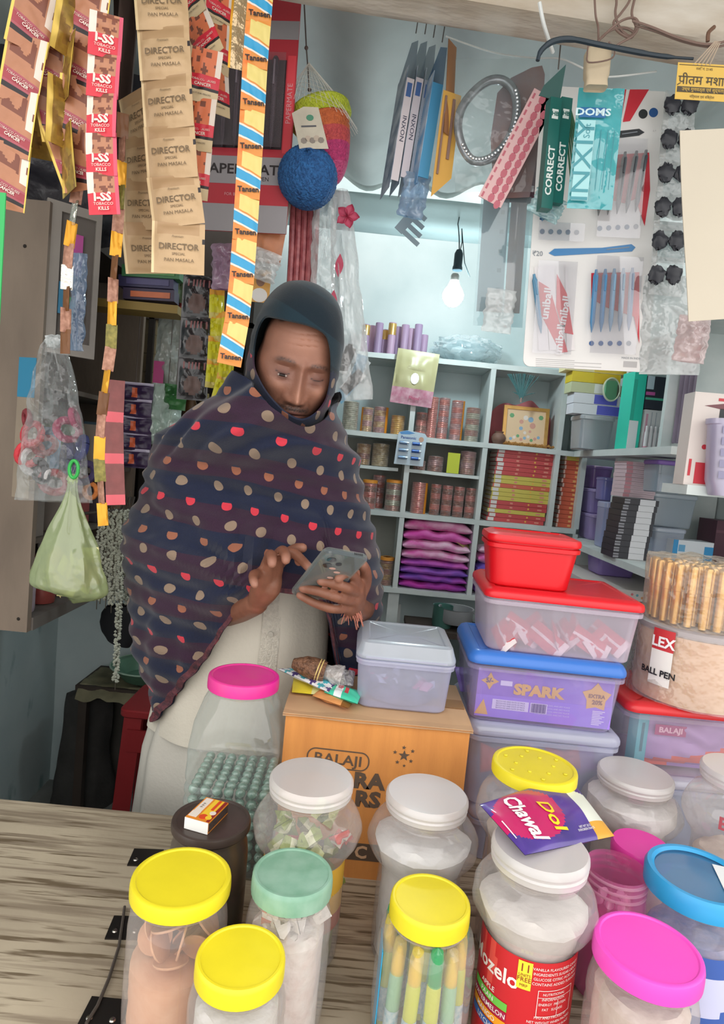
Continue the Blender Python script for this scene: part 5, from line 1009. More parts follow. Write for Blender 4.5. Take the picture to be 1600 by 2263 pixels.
# packet and battery card hanging before the shelves
t, L = HT('hanging_packet', 'cream and pink packet hanging from the top shelf in front of the pigeonholes', 'packet', (926, 776, 2.262), (907, 895, 2.262))
P('wrapper', MB().pillow(.148, L, .02, 20, lambda u, v: 1 if v > .68 else 0, wr=.5), [mat('b9b487', .35, var=.1), mat('b87088', .4, var=.2, vs=60, c2='d0a8b4')], t)
q = MB(); q.text('Chandani', .017, 0, -.062, -.0125, 0); q.text('Phool', .016, .008, -L + .024, -.011, 1, bold=.02); q.disc(0, -.098, .015, -.0125, m=2, n=12, rz=.02); P('print', q, [mat('b8b088', .5), mat('b04a6a', .5), mat('f4f2ee', .3)], t)
t, L = HT('battery_card', 'blue and white card of batteries hanging on the shelf divider', 'card', (912, 952, 2.265), (904, 1028, 2.265), R(4))
P('backing_card', MB().poly([(-.05, -.016), (-.046, -.008), (-.02, 0), (.045, -.006), (.053, -.016), (.050, -L), (-.055, -L)], 0, .0012), mat('c4d6e2', .4, var=.1), t, False)
q = MB(); q.poly([(-.046, -.009), (-.02, -.001), (.01, -.008), (-.01, -.014), (-.04, -.016)], -.0004, .0003, 0); q.text('Panasonic', .014, -.012, -.026, -.0006, 1, bold=.02); q.disc(.034, -.028, .009, -.0006, m=2); P('print', q, [mat('4f8fc8', .4), mat('2a4f96', .5), mat('c9a089', .5)], t)
for r_ in range(3):
    for c_ in range(2):
        b_ = T('battery', '%s blue and silver battery in the %s row of the hanging card' % (('left', 'right')[c_], ORD[r_]), 'battery', group='batteries on the hanging card', M=t.matrix_world @ Matrix.Translation((-.026 + .046 * c_, -.0075, -.045 - .026 * r_)))
        m_ = MB(); m_.M = Matrix.Rotation(PI / 2, 4, 'Y'); m_.lathe([(0, -.018), (.0055, -.0175), (.006, -.015), (.006, .009)], 12); P('cell', m_, mat('3f63a8' if c_ else '7f9ab8', .25, .4), b_); m_ = MB(); m_.M = Matrix.Rotation(PI / 2, 4, 'Y'); m_.lathe([(.006, .009), (.006, .015), (.002, .0165), (.002, .018), (0, .018)], 12); P('terminal_end', m_, mat('c8d4dc', .25, .7), b_)
# small things low on the wall
t, L = HT('wall_switch', 'white wall socket strip on the wall under the lowest shelf', 'socket', (876, 1335, 2.455), (873, 1378, 2.455)); P('plate', MB().box(-.018, .018, -.006, 0, -L, 0), mat('d9dedc', .4), t, False); P('wire', MB().tube([(0, -.003, .0), (.002, -.003, .06)], .002), BLACK, t)
# ---------------------------------------------------------------- goods on the side shelves
def onshelf(mid, pyb, z): return W(mid, pyb, 2.06 if mid < 1370 else 1.9) if abs(z - ZR2) < .02 else Wz(mid, pyb, z)
def bz(name, label, cat, px0, px1, pyb, pyt, z, dep, cols, yaw=0, group=None, dec=None, rough=.45, body=None, hh=None):
    q = onshelf((px0 + px1) / 2, pyb, z); Y = q.y; a, b = W(px0, pyb, Y), W(px1, pyb, Y); w_ = b.x - a.x; h = hh or W((px0 + px1) / 2, pyt, Y).z - z
    t = T(name, label, cat, (q.x, Y, z + .0004), (0, 0, yaw), group)
    P('box_body', MB().box(-w_ / 2, w_ / 2, 0, dep, 0, h), body or mat(cols[0], rough, var=.08), t, False)
    if dec:
        q = MB()
        for x0, x1, z0, z1, mi in dec: q.rect(-w_ / 2 + w_ * x0, -w_ / 2 + w_ * x1, h * z0, h * z1, -.0006, m=mi - 1)
        P('print', q, [mat(c, .5) for c in cols[1:]], t, False)
    t['h'] = h; t['w'] = w_; return t
def stack(n, name, lab, cat, px0, px1, pyb, pyt, z, dep, cols, dec, grp, dx=0, yaw=0):
    q = Wz((px0 + px1) / 2, pyb, z); H_ = W((px0 + px1) / 2, pyt, q.y).z - z
    for k in range(n): t = bz(name, lab % ORD[k], cat, px0, px1, pyb, pyt, z, dep, cols, yaw, grp, dec, hh=H_ / n - .0006); t.location += V((dx * k + rnd.uniform(-.0015, .0015), 0, H_ / n * k))
ZB = ZR3
P('shelf', MB().box(-.075, .0, YS0, YS1 - .02, ZB - .02, ZB - .0003), SHW, sr, False); P('shelf', MB().box(-.06, .0, YS0 + .12, YS1 - .02, ZR2 - .02, ZR2 - .0003), SHW, sr, False)
stack(10, 'black_box', 'black and white carton, %s from the bottom of the tall black stack', 'box', 1352, 1428, 1236, 1101, ZB, .09, ('35353c', 'd6d8dc', '8e8f96'), [(.45, .9, .0, 1, 1), (.0, .16, .12, .45, 2), (.0, .16, .6, .85, 2)], 'cartons in the black and white stack', .0015)
zp = ZB + (W(1390, 1101, Wz(1390, 1236, ZB).y).z - ZB) + .001
stack(9, 'pink_box', 'pale pink carton, %s from the bottom of the pink stack', 'box', 1376, 1446, 1101, 1021, zp, .09, ('dcc4cc', 'd99aa4', 'b9a4ac'), [(.0, .2, .1, .9, 1), (.3, .95, .45, .55, 2)], 'cartons in the pink stack')
def stub(label, px0, px1, pyb, pyt, z, dep, c, milk, op=.45, lid=None, h=None):
    q = onshelf((px0 + px1) / 2, pyb, z); Y = q.y; a, b = W(px0, pyb, Y), W(px1, pyb, Y); w_ = b.x - a.x; h = W((px0 + px1) / 2, pyt, Y).z - z
    t = T('storage_tub', label, 'container', (q.x, Y + dep / 2, z + .0004)); bd = clear(c, op, .35, milk=milk); P('tub_body', MB().rbox(w_ * .95, dep * .95, h * .88, .012, .003, 0, 0, .9, cap1=False), bd, t)
    P('lid', MB().rbox(w_, dep, h * .14, .014, .003, h * .86), mat(lid, .4) if lid else clear(c, min(.9, op + .25), .35, milk=milk), t)
    clump('dim_goods', 'blurred pale goods inside the ' + label.split(',')[0], 'goods', t, min(w_, dep) * .36, .003, h * .6, mat(milk, .6, var=.4, vs=40), 14); t['h'] = h; return t
t = stub('lavender tub, bottom of the left column on the side shelf', 1300, 1352, 1196, 1138, ZB, .14, 'dccdf2', 'c0acdf'); z_ = ZB + t['h'] + .001
t = stub('lavender tub, second in the left column on the side shelf', 1302, 1355, 1137, 1082, z_, .13, 'd4c4ee', 'b6a4dc'); z_ += t['h'] + .001
t = stub('violet tub, third in the left column on the side shelf', 1304, 1352, 1081, 1030, z_, .12, 'cfb2e8', 'b694d8'); z_ += t['h'] + .001
t = stub('clear tub, lower of the two below the blue lavender one', 1326, 1360, 1212, 1110, ZB, .08, 'd4daf0', 'b4bce0'); z_ = ZB + t['h'] + .001
t = stub('blue lavender tub, standing on the tall clear one', 1328, 1372, 1108, 1056, z_, .08, 'b4b4ea', '9a9cdc')
t = stub('pale blue tub, lowest behind the golden pens', 1436, 1512, 1238, 1168, ZB, .12, 'e2e8f4', 'ccd6e6'); z_ = ZB + t['h'] + .001
t = stub('pale blue tub, middle of the column behind the golden pens', 1434, 1538, 1167, 1092, z_, .12, 'dbe6ee', 'c6d2dd'); z_ += t['h'] + .001
t = stub('clear tub with a violet lid, top of the column behind the golden pens', 1446, 1512, 1091, 1018, z_, .1, 'd6e0ea', 'bcc8d2', .3, '8a68b8')
bz('soap_pack', 'blue and white soap pack lying on the side shelf behind the golden pens', 'packet', 1482, 1572, 1246, 1196, ZB, .07, ('dfe4ea', '3a94cc', '6aa8d0'), 0, None, [(0, .12, 0, 1, 1), (.78, 1, 0, .8, 1), (.14, .3, .5, .8, 2)])
t = bz('yellow_pack', 'white and yellow pack, lower one at the right edge above the golden pens', 'packet', 1536, 1610, 1205, 1155, ZB + .02, .09, ('e2ddd4', 'e6c04a'), 0, None, [(.1, .8, .1, .8, 1)]); z_ = t.location.z + t['h']
t = bz('yellow_pack', 'white and yellow pack, middle one at the right edge', 'packet', 1538, 1612, 1154, 1120, z_ + .001, .09, ('e6e0d4', 'e8c850'), 0, None, [(.1, .9, .15, .8, 1)]); z_ = t.location.z + t['h']
bz('orange_pack', 'orange pack on top of the two yellow and white packs', 'packet', 1538, 1600, 1119, 1096, z_ + .001, .09, ('d8a070', 'c8503a'), 0, None, [(.6, .75, 0, 1, 1)])
bz('wine_box', 'dark wine coloured box cut by the right edge behind the golden pens', 'box', 1572, 1640, 1250, 1152, ZB, .1, ('5c3c48', '6f4c58'), 0, None, [(0, .9, .72, .78, 1)])
# upper side shelf
ZU = ZR2
stub('clear tub, on the upper side shelf under the small cartons', 1278, 1356, 980, 918, ZU, .12, 'dfe4e8', 'c8ced4', .35)
zq = W(1317, 918, 2.06).z + .002
for k, (c, d, l, a, b) in enumerate((('e2e4ec', '5a5fc4', 'blue and white', 1288, 1362), ('e2e4ec', '5a5fc4', 'upper blue and white', 1290, 1345), ('c6cba4', 'dfe6e0', 'pale green', 1290, 1345), ('e2c82a', 'd8b820', 'bright yellow', 1292, 1338), ('e8dca8', 'e8c84a', 'cream and yellow', 1290, 1346), ('8ecad8', '5aa4c0', 'sky blue', 1300, 1356))):
    t = bz('small_carton', '%s carton, %s from the bottom of the stack on the clear tub' % (l, ORD[k]), 'box', a, b, 975, 960, zq, .07, (c, d), 0, 'small cartons on the clear tub', [(.45, .95, .05, .95, 1)], hh=.0325); t.location.y = 2.07; t.location.x = W((a + b) / 2, 905 - 15 * k, 2.07).x; zq += .0335
t, L = HT('round_mirror', 'round hand mirror with a pale rim leaning at the stack of small cartons', 'mirror', (1352, 834, 2.04), (1350, 888, 2.04)); r_ = L / 2
m_ = MB(); m_.M = Matrix.Translation((0, 0, -r_)) @ Matrix.Rotation(PI / 2, 4, 'X') @ Matrix.Scale(.72, 4, (1, 0, 0)); m_.lathe([(r_ * .86, .003), (r_ * .92, .006), (r_, .004), (r_, -.003), (0, -.004)], 28); P('rim', m_, mat('c4ccb4', .3), t)
m_ = MB(); m_.M = Matrix.Translation((0, 0, -r_)) @ Matrix.Rotation(PI / 2, 4, 'X') @ Matrix.Scale(.72, 4, (1, 0, 0)); m_.lathe([(r_ * .87, .0035), (0, .0036)], 28); P('glass', m_, mat('b9c0a4', .08, .8), t)
bz('teal_folder', 'tall teal and white folder standing on the upper side shelf', 'folder', 1384, 1412, 978, 820, ZU, .07, ('2ccfb4', 'dfe8ea', '2ab49c'), R(6), None, [(0, .75, 0, .38, 1), (.0, .3, .38, .9, 2)])
t = bz('lip_balm_box', 'white card box of tubes standing beside the teal folder', 'box', 1416, 1456, 976, 906, ZU, .06, ('e2e0e2', 'd8a0b4', 'b4b8c0'), R(4), None, [(.1, .22, .1, .9, 1), (.4, .45, .05, .95, 2), (.65, .7, .05, .95, 2)])
for k in range(4):
    tt = T('white_tube', 'white cosmetic tube, %s from the teal folder' % ORD[k], 'tube', t.location + V((-.02 + .013 * k, -.016, 0)), group='white tubes beside the teal folder'); P('tube_body', MB().lathe([(0, 0), (.0055, .001), (.0055, .055), (.004, .06), (.004, .075), (0, .076)], 12), mat('e4dfe2', .35), tt); P('cap', MB().lathe([(.0058, 0), (.006, .001), (.006, .014), (.0055, .015)], 12), mat(['d88aa0', 'dcdce0', 'c84a5a', 'e0e0e4'][k], .35), tt)
bt_ = bz('black_bottle_box', 'black carton with pink and green stripes above the white tubes', 'box', 1415, 1463, 893, 815, t.location.z + t['h'] + .002, .06, ('2b2f3c', 'c45aa0', '4fb494', 'b8cdd8'), 0, None, [(0, .45, .42, .52, 1), (0, .95, .28, .35, 2), (.0, .35, .6, 1, 3)])
bt_.location.y = t.location.y; bt_.location.x = t.location.x
cur = MB().grid(lambda u, v: (.02 * math.sin(u * 24) * .3, -.10 * u, -.34 * v), 30, 6); tag(P('purple_cloth', cur, mat('8d7f90', .85, var=.3), None, loc=(XF + .03, 1.74, ZU + .36)), 'dull purple cloth hanging in the upper side shelf', 'cloth')
for k, (c, yb) in enumerate((('d98a94', 970), ('e4e0e0', 948), ('e2b4bc', 930))): tag(P('small_packet', MB().rbox(.07, .05, .018, .008, .003), mat(c, .5), None, loc=(XF + .05, 1.57, ZU + .001 + .0185 * k)), '%s small pack, %s from the shelf in the little stack behind the toy carton' % (('rosy', 'white', 'pale pink')[k], ORD[k]), 'packet', 'small packs behind the toy carton')
ty = bz('toy_carton', 'white and red toy carton with printed pictures at the right edge', 'box', 1510, 1625, 1076, 868, W(1560, 1076, 1.36).z, .05, ('e0d6d0', 'c83844', '7a4a50', '33373a', 'd88f9a'), R(-3), None, None)
q = MB(); w_, h_ = ty['w'], ty['h']; q.rect(-w_ * .32, w_ * .5, h_ * .02, h_ * .25, -.0008, m=0); q.disc(-w_ * .05, h_ * .55, w_ * .1, -.0008, m=3, n=9); q.disc(w_ * .1, h_ * .48, w_ * .08, -.0008, m=1, n=9); q.rect(w_ * .0, w_ * .5, h_ * .7, h_ * .84, -.0008, m=2); q.rect(-w_ * .05, w_ * .3, h_ * .92, h_ * .95, -.001, m=0); q.rect(w_ * .02, w_ * .2, h_ * .18, h_ * .32, -.0012, m=2); q.rect(-w_ * .45, -w_ * .40, h_ * .1, h_ * .28, -.001, m=0); q.disc(-w_ * .2, h_ * .42, w_ * .05, -.0008, m=0, n=8); q.poly([(-w_ * .3, h_ * .86), (w_ * .2, h_ * .82), (w_ * .1, h_ * .9)], -.0008, .0003, 1)
P('print', q, [mat(c, .5) for c in ('c83844', '7a4a50', '33373a', 'd88f9a')], ty, False)
tag(P('bracket_board', MB().box(-.05, .25, -.01, .10, -.02, 0), SHW, None, False, loc=ty.location), 'small pale board carrying the toy carton at the right edge', 'board')
t, L = HT('basket', 'lilac plastic basket with a slotted side cut by the right edge', 'basket', (1625, 928, 1.28), (1608, 1096, 1.28))
P('basket_wall', MB().loft([rrect(.10 * s, .05, .02, 5, -zz) for s, zz in ((1.08, 0), (1.08, .01), (1.0, .012), (.9, L * .8), (.7, L))], 0, False, True), clear('d6d2ea', .75, .35, milk='b8b2cc'), t); q = MB()
for k in range(5): q.rect(-.038, .04, -.03 - .022 * k, -.016 - .022 * k, -.0275, m=0)
P('slot', q, mat('8f8ca8', .5), t)
# low lilac tub and floral ledge
zl = ZR4; LG = T('ledge', 'white ledge board with a floral printed edge behind the red-lidded tub', 'ledge', (XD - .1, 1.75, zl - .03)); P('board', MB().box(0, .35, 0, .45, 0, .029), mat('dcd6d2', .5), LG, False); q = MB()
for k in range(24): q.disc(.01 + .0145 * k, .015 + .005 * math.sin(k * 2.2), .004, -.0006, .0003, k % 3, 6)
P('floral_print', q, [mat('d87a80', .5), mat('6fb4c0', .5), mat('dba06a', .5)], LG)
stub('lilac tub, low on the floral ledge', 1318, 1408, 1276, 1232, zl, .12, 'b49ae0', '9a80d0', .7)
# ---------------------------------------------------------------- things hanging from the front beam
def pxw(n, Y): return n * Y / FPX
tag(P('hanging_rod', MB().tube([(-1.2, .99, W(100, -75, .99).z), (-.10, .99, W(700, -75, .99).z)], .006, 8), mat('5a4a3c', .7)), 'thin dark rod above the picture from which the sachet strips hang', 'rod')
def strip(name, label, path, w, n, meshes, yaws=None, grp=None, part='sachet', mats=None, back=None, cat='sachets'):
    "a strip of n sachets following a path of (px, py, Y)"
    pts = [W(*p) for p in path]; Ls = [0]
    for a, b in zip(pts, pts[1:]): Ls.append(Ls[-1] + (b - a).length)
    def at(s):
        for k in range(len(pts) - 1):
            if s <= Ls[k + 1] + 1e-9: return pts[k].lerp(pts[k + 1], (s - Ls[k]) / (Ls[k + 1] - Ls[k]))
        return pts[-1]
    t = T(name, label, cat, pts[0], group=grp); h = Ls[-1] / n
    for k in range(n):
        a, b = at(k * h), at((k + 1) * h); yaw = yaws[k % len(yaws)] if yaws else .12 * math.sin(k * 2 + w * 99)
        m, L = hang(a, b, yaw); m.translation = a - t.location
        me = meshes[k % len(meshes)]; o = P(part, me(w, h) if callable(me) else me, None, t); o.matrix_local = m
    return t
def sachet_mesh(w, h, mats, paint, texts=(), bul=.006, n=10, wr=.6, perf=True, seed=0, sk=0):
    m = MB(); m.pillow(w, h, bul, n, paint, wr=wr)
    if sk: m.v = [(x, y, z - sk * x * math.sin(PI * max(0, min(1, -z / h))) ** .5) for x, y, z in m.v]
    for st, size, x, z, mi, kw in texts: m.text(st, size * w, x * w, -z * h, -bul * .55 - .0008, mi, **kw)
    return m.mesh('sachet', mats)
def _n(u, v, s, k=4): return noise.noise(V((u * k, v * k, s)))
GLD1, GLD2 = mat('bf9a44', .3, .45, var=.4, vs=40, c2='7d6230'), mat('d9b85a', .3, .4)
PCH, BRN1, MRN, BLK, CRMM = mat('b97d5c', .4, var=.15, vs=40), mat('7a4432', .45), mat('a03a44', .4), mat('231a1c', .45), mat('e6d6c8', .45)
PKT = mat('dfa0a0', .5)
def pA(u, v):
    if u < .06 or u > .95: return 1
    d = v
    if .60 < d < .80: return 4 if (d < .62 or d > .775) else 3
    if .80 < d < .87: return 5
    if d > .87: return 2
    if _n(u, v, 1, 5) > .22: return 6
    if u > .8 and v < .5: return 7
    return 2
mA = lambda s: sachet_mesh(pxw(80, .95), pxw(135, .95), [GLD1, GLD2, PCH, MRN, mat('a8505a', .4), BLK, BRN1, CRMM], lambda u, v: pA(u, (v + s) % 1), [('TOBACCO CAUSES', .085, 0, .66 - s if s < .6 else .66, 7, dict(rot=-.35)), ('CANCER', .11, .02, .72 - s if s < .6 else .72, 7, dict(rot=-.35, bold=.03))], n=30, bul=.004, sk=.38)
A1, A2 = mA(0), mA(.0)
AG = sachet_mesh(pxw(80, .95), pxw(135, .95), [GLD1, GLD2, mat('a88040', .35, .4, var=.6, vs=60, c2='6e5028')], lambda u, v: 1 if u < .12 or u > .9 else 2 if _n(u, v, 3, 4) > 0 else 0, [], n=14)
strip('sachet_strip', 'peach and gold sachet strip hanging at the far left edge', [(88, -40, .93), (52, 130, .93), (28, 290, .93), (12, 432, .93)], pxw(80, .95), 4, [A1], [.5, .2, .1, .2], 'gold sachet strips')
strip('sachet_strip', 'peach and gold sachet strip bending inward, second from the left', [(128, -40, .96), (106, 120, .96), (122, 250, .96), (168, 380, .97)], pxw(80, .95), 4, [A2, A2], [-.7, .25, .5, .6], 'gold sachet strips')
strip('sachet_strip', 'gold-edged sachet strip in shadow behind the second strip', [(80, -40, 1.0), (62, 110, 1.0), (75, 260, 1.0), (95, 340, 1.0)], pxw(75, 1), 3, [AG], [.9, -.8, .8], 'gold sachet strips')
strip('sachet_strip', 'wide peach and gold sachet strip beside the red-ended strip', [(206, -50, .95), (186, 100, .95), (168, 240, .95), (172, 385, .95)], pxw(85, .95), 4, [A1], [.1, -.1, .15, -.3], 'gold sachet strips')
strip('sachet_strip', 'folded golden foil strip between the peach strips', [(172, -20, .95), (150, 120, .95), (140, 260, .95), (150, 380, .95)], pxw(40, .95), 4, [AG], [1.0, -.9, 1.0, -.8], 'gold sachet strips')
RDD = mat('d02a3c', .4); PKD = mat('cf5068', .4)
SS = sachet_mesh(pxw(66, .90), pxw(88, .90), [PKD, RDD, PCH, BRN1, CRMM, CRMM], lambda u, v: 0 if u > .88 else 1 if v > .48 else (5 if u < .25 else 3 if _n(u, v, 2, 6) > .05 else 2), [('I-SS', .38, -.02, .60, 4, dict(bold=.04)), ('TOBACCO', .13, 0, .76, 4, dict()), ('KILLS', .15, 0, .87, 4, dict(bold=.02))], n=18, bul=.004)
strip('sachet_strip', 'red and brown sachet strip printed I-SS, right of the gold strips', [(236, 30, .90), (226, 200, .90), (222, 330, .90), (231, 466, .90)], pxw(66, .90), 5, [SS], [.3, .1, -.1, 0, .05], 'red sachet strips')
# twisted foil tails
CPR = mat('b98a74', .4, .2, var=.5, vs=120, c2='8a5c48'); ORG = mat('e0a02c', .3, .4); DKB = mat('6e4420', .4); OLV = mat('8f8440', .4, .3, var=.5, vs=120, c2='5e5a28'); SLV = mat('d0ccc0', .15, .8, bump=1, bs=90)
TA = [sachet_mesh(pxw(24, .97), pxw(52, .97), [m], 0, [], n=5, bul=.003, wr=1.5) for m in (CPR, SLV, ORG, DKB, OLV)]
strip('foil_tail', 'narrow twisted copper foil tail hanging left, ending above the clear bag', [(174, 395, .97), (163, 470, .97), (150, 560, .97), (146, 660, .97), (144, 775, .97)], .016, 8, [TA[0], TA[1], TA[2], TA[0], TA[1], TA[3], TA[0], TA[3]], [.3, -.6, .9, -.2], None, 'foil_piece')
strip('foil_tail', 'long twisted gold foil tail reaching down beside the shawl', [(272, 250, .99), (268, 380, .99), (262, 480, .99), (250, 620, .99), (246, 760, .99), (226, 900, .99), (218, 1000, .99), (228, 1160, .99)], .018, 18, [TA[3], TA[0], TA[2], TA[4], TA[0], TA[2]], [.4, -.6, .8, -.3, .2], None, 'foil_piece')
strip('sachet_strip', 'red-brown sachet strip hanging behind the long gold tail', [(255, 840, 1.15), (250, 960, 1.15), (256, 1115, 1.15)], pxw(36, 1.15), 3, [sachet_mesh(pxw(40, 1.15), pxw(92, 1.15), [mat('8a4a48', .45, var=.3, vs=40), mat('d8606a', .45)], lambda u, v: int(v > .75), [], n=8)], [.3], None)
# tan sachets
TAN = mat('c2a27a', .38, .1, var=.12, vs=18, bump=.25, bs=60); TAN2 = mat('ad8c66', .4, .1); TDK = mat('6e5a40', .5)
DW, DH_ = pxw(108, 1.0), pxw(107, 1.0)
DIR = sachet_mesh(DW, DH_, [TAN, TAN2, TDK, BLK, mat('dcc296', .3, .2)], lambda u, v: 3 if (u > .95 and .3 < v < .42) else 1 if v < .24 and .12 < u < .88 else 4 if .24 <= v < .27 or u < .06 else 0, [('DIRECTOR', .165, .02, .50, 2, dict(bold=.015, sx=.95)), ('SPECIAL', .07, .02, .64, 2, dict()), ('PAN MASALA', .095, .03, .76, 2, dict()), ('Premium', .06, 0, .30, 2, dict(shear=.2))], n=20, bul=.009, wr=.25)
strip('sachet_strip', 'long tan sachet strip printed DIRECTOR, in front', [(352, -50, .99), (362, 90, .985), (372, 260, .98), (382, 400, .98), (395, 492, .975), (393, 598, .97)], DW, 6, [DIR], [.1, .0, -.1, -.05, .05, .12], 'tan sachet strips')
strip('sachet_strip', 'shorter tan sachet strip behind the front tan strip, to its left', [(300, 200, 1.03), (322, 330, 1.03), (318, 460, 1.03), (330, 590, 1.06)], DW * .9, 4, [DIR], [-.5, -.3, -.2, .6], 'tan sachet strips')
# red and orange tobacco strips right of the tan one
RO_ = sachet_mesh(pxw(66, 1.05), pxw(106, 1.05), [mat('cfb890', .4), mat('d8754c', .45), BRN1, RDD, BLK, CRMM], lambda u, v: 0 if u < .08 or v > .80 else 4 if .74 < v else 3 if .52 < v else 5 if u > .86 else 2 if _n(u, v, 5, 5) > .1 else 1, [('TOBACCO CAUSES', .09, 0, .60, 5, dict()), ('CANCER', .13, 0, .68, 5, dict(bold=.02)), ('NOT FOR MINORS', .07, 0, .86, 4, dict())], n=18, bul=.004)
strip('sachet_strip', 'orange and red sachet strip right of the long tan strip', [(458, 108, 1.03), (444, 220, 1.03), (434, 320, 1.03), (424, 430, 1.03)], pxw(66, 1.05), 3, [RO_], [.15, 0, .1], 'orange and red sachet strips')
strip('sachet_strip', 'orange and red sachet strip folding outward at the top, above the short one', [(400, -60, 1.06), (430, 40, 1.05), (464, 120, 1.04)], pxw(66, 1.05), 2, [RO_], [-.5, -.4], 'orange and red sachet strips')
strip('sachet_strip', 'orange and red sachet strip hanging behind, left of the blue and orange strip', [(488, -50, 1.1), (480, 60, 1.1), (474, 150, 1.1), (478, 235, 1.1)], pxw(56, 1.1), 3, [RO_], [.7, .6, .7], 'orange and red sachet strips')
strip('sachet_strip', 'silvery foil sachets hanging left of the blue and orange strip', [(536, -30, 1.04), (528, 60, 1.04), (524, 142, 1.04)], pxw(38, 1.04), 2, [sachet_mesh(pxw(38, 1.04), pxw(88, 1.04), [mat('c8b08a', .2, .5, bump=1, bs=80), ORG], lambda u, v: int(u < .15), [], n=8)], [.3], None)
OR1, BL1, YE1, RE1 = mat('dd8d3c', .4, var=.15), mat('2f96c4', .4), mat('dcc878', .45), mat('d8502c', .4, var=.3, vs=30, c2='e89040')
TEAS = sachet_mesh(pxw(52, 1.0), pxw(100, 1.0), [OR1, BL1, YE1, RE1, CRMM, BLK], lambda u, v: (lambda d: 2 if (.08 < v < .44 and u > .2) else 1 if .50 < d < .70 else 4 if .46 < d <= .50 or .70 <= d < .73 else 3 if u < .3 and v < .9 else 0)(v), [('Tansen', .3, .02, .83, 5, dict(bold=.03, rot=.1)), ], n=26, bul=.004, sk=.38)
strip('sachet_strip', 'long orange, blue and yellow sachet strip hanging to the hood', [(580, -60, 1.0), (565, 120, 1.0), (555, 300, 1.0), (545, 460, 1.0), (536, 600, 1.0), (525, 700, 1.0), (508, 795, 1.0)], pxw(52, 1.0), 9, [TEAS], [.25, .2, .3, .15, .2, .3, .2, .3, .2], None)
# pen card with a black window
t, L = HT('pen_card', 'large red and grey card of black pens hanging behind the sachet strips', 'card', (562, -60, 1.28), (528, 512, 1.28), R(-4)); w_ = pxw(205, 1.28)
KR = mat('b8323e', .5, var=.1); KG = mat('9a9598', .5, var=.1)
P('card', MB().box(-w_ / 2, w_ / 2, 0, .003, -L, 0), KR, t, False); kx_ = L / 572
q = MB(); q.rect(-w_ / 2, w_ / 2, -L, -L + 62 * kx_, -.0005, m=0); q.rect(-w_ / 2, w_ / 2, -L + 108 * kx_, -L + 170 * kx_, -.0005, m=0); q.rect(-w_ / 2 + .012, w_ / 2 - .02, -L + 188 * kx_, -L + 385 * kx_, -.0005, m=1); q.rect(-w_ / 2, w_ / 2, -L + 430 * kx_, -L + 470 * kx_, -.0005, m=0); q.rect(w_ / 2 - .018, w_ / 2 - .002, -L + 180 * kx_, -L + 395 * kx_, -.0007, m=2)
q.text('PAPER MATE', .026, .002, -L + 140 * kx_, -.0009, 1, bold=.02, sx=1.15); q.text('BALL PEN', .011, .03, -L + 120 * kx_, -.0009, 1); q.text('PAPERMATE', .014, w_ / 2 - .010, -L + 290 * kx_, -.001, 3, PI / 2); q.text('FOR BEST RESULTS', .008, 0, -L + 84 * kx_, -.0009, 3)
P('print', q, [KG, BLK, mat('d8424c', .45), mat('d8a0a4', .5)], t, False)
for k in range(6):
    tt = T('black_pen', 'black pen, %s from the left in the window of the red card' % ORD[k], 'pen', group='pens in the red card', M=t.matrix_world @ Matrix.Translation((-w_ / 2 + .028 + .024 * k, -.008, -L + 286 * kx_)))
    P('barrel', MB().lathe([(0, -.085), (.0025, -.08), (.006, -.06), (.0062, .03), (.007, .032), (.007, .078), (.004, .084), (0, .085)], 12), mat('26242c', .25), tt); P('clip', MB().box(-.0015, .0015, -.0092, -.0068, .03, .075), mat('9a98a0', .3, .6), tt, False)
P('window_film', MB().box(-w_ / 2 + .010, w_ / 2 - .018, -.0175, -.017, -L + 184 * kx_, -L + 390 * kx_), clear('f0e8ec', .03, .06, edge=.1, gl_=.012), t, False)
# net of cleaning balls
nt = W(683, 130, 1.3); tn = T('net_bag', 'fine net hanging on a knotted string, holding a blue ball and a rainbow cone', 'net bag', nt)
loc = lambda px, py, Y=1.3: W(px, py, Y) - nt
P('string', MB().tube([loc(670, -40), loc(677, 105), loc(684, 200)], .0014), mat('5a5450', .7), tn)
for px, py in ((677, 106), (684, 198)): P('knot', MB().grid(lambda u, v: loc(px, py) + V((.004 * math.sin(PI * v) * math.cos(2 * PI * u), .004 * math.sin(PI * v) * math.sin(2 * PI * u), .004 * math.cos(PI * v))), 8, 6, closed=True), mat('5a4a44', .7), tn)
g = MB(); apex = loc(683, 138)
for k in range(34):
    a = 2 * PI * k / 34; e = loc(712, 262) + V((.072 * math.cos(a), .05 * math.sin(a), .018 * math.cos(a) * -1)); g.tube([apex, apex.lerp(e, .5) + V((.004 * math.cos(a), 0, .004)), e], .0004, 3)
for j in range(1, 9):
    f_ = j / 9; g.tube([apex.lerp(loc(712, 262) + V((.072 * math.cos(a * PI / 12), .05 * math.sin(a * PI / 12), -.018 * math.cos(a * PI / 12))), f_) for a in range(25)], .0004, 3)
tag(P('net_mesh', g, mat('d6d2c8', .6), tn), kind='stuff')
def netmat(c, c2): return mat(c, .7, var=.6, vs=150, c2=c2, bump=1.5, bs=260)
bc = W(680, 393, 1.27); br = pxw(63, 1.27); o = P('scrub_ball', MB().grid(lambda u, v: V((br * math.sin(PI * v) * math.cos(2 * PI * u) , br * math.sin(PI * v) * math.sin(2 * PI * u), br * math.cos(PI * v))) * (1 + .018 * math.sin(u * 2 * PI * 34) * math.sin(v * PI * 26)), 140, 90, closed=True), netmat('2f6fae', '1d4a80'), None, loc=bc, rot=(R(60), 0, 0)); tag(o, 'blue knitted scrubbing ball hanging in the net', 'ball')
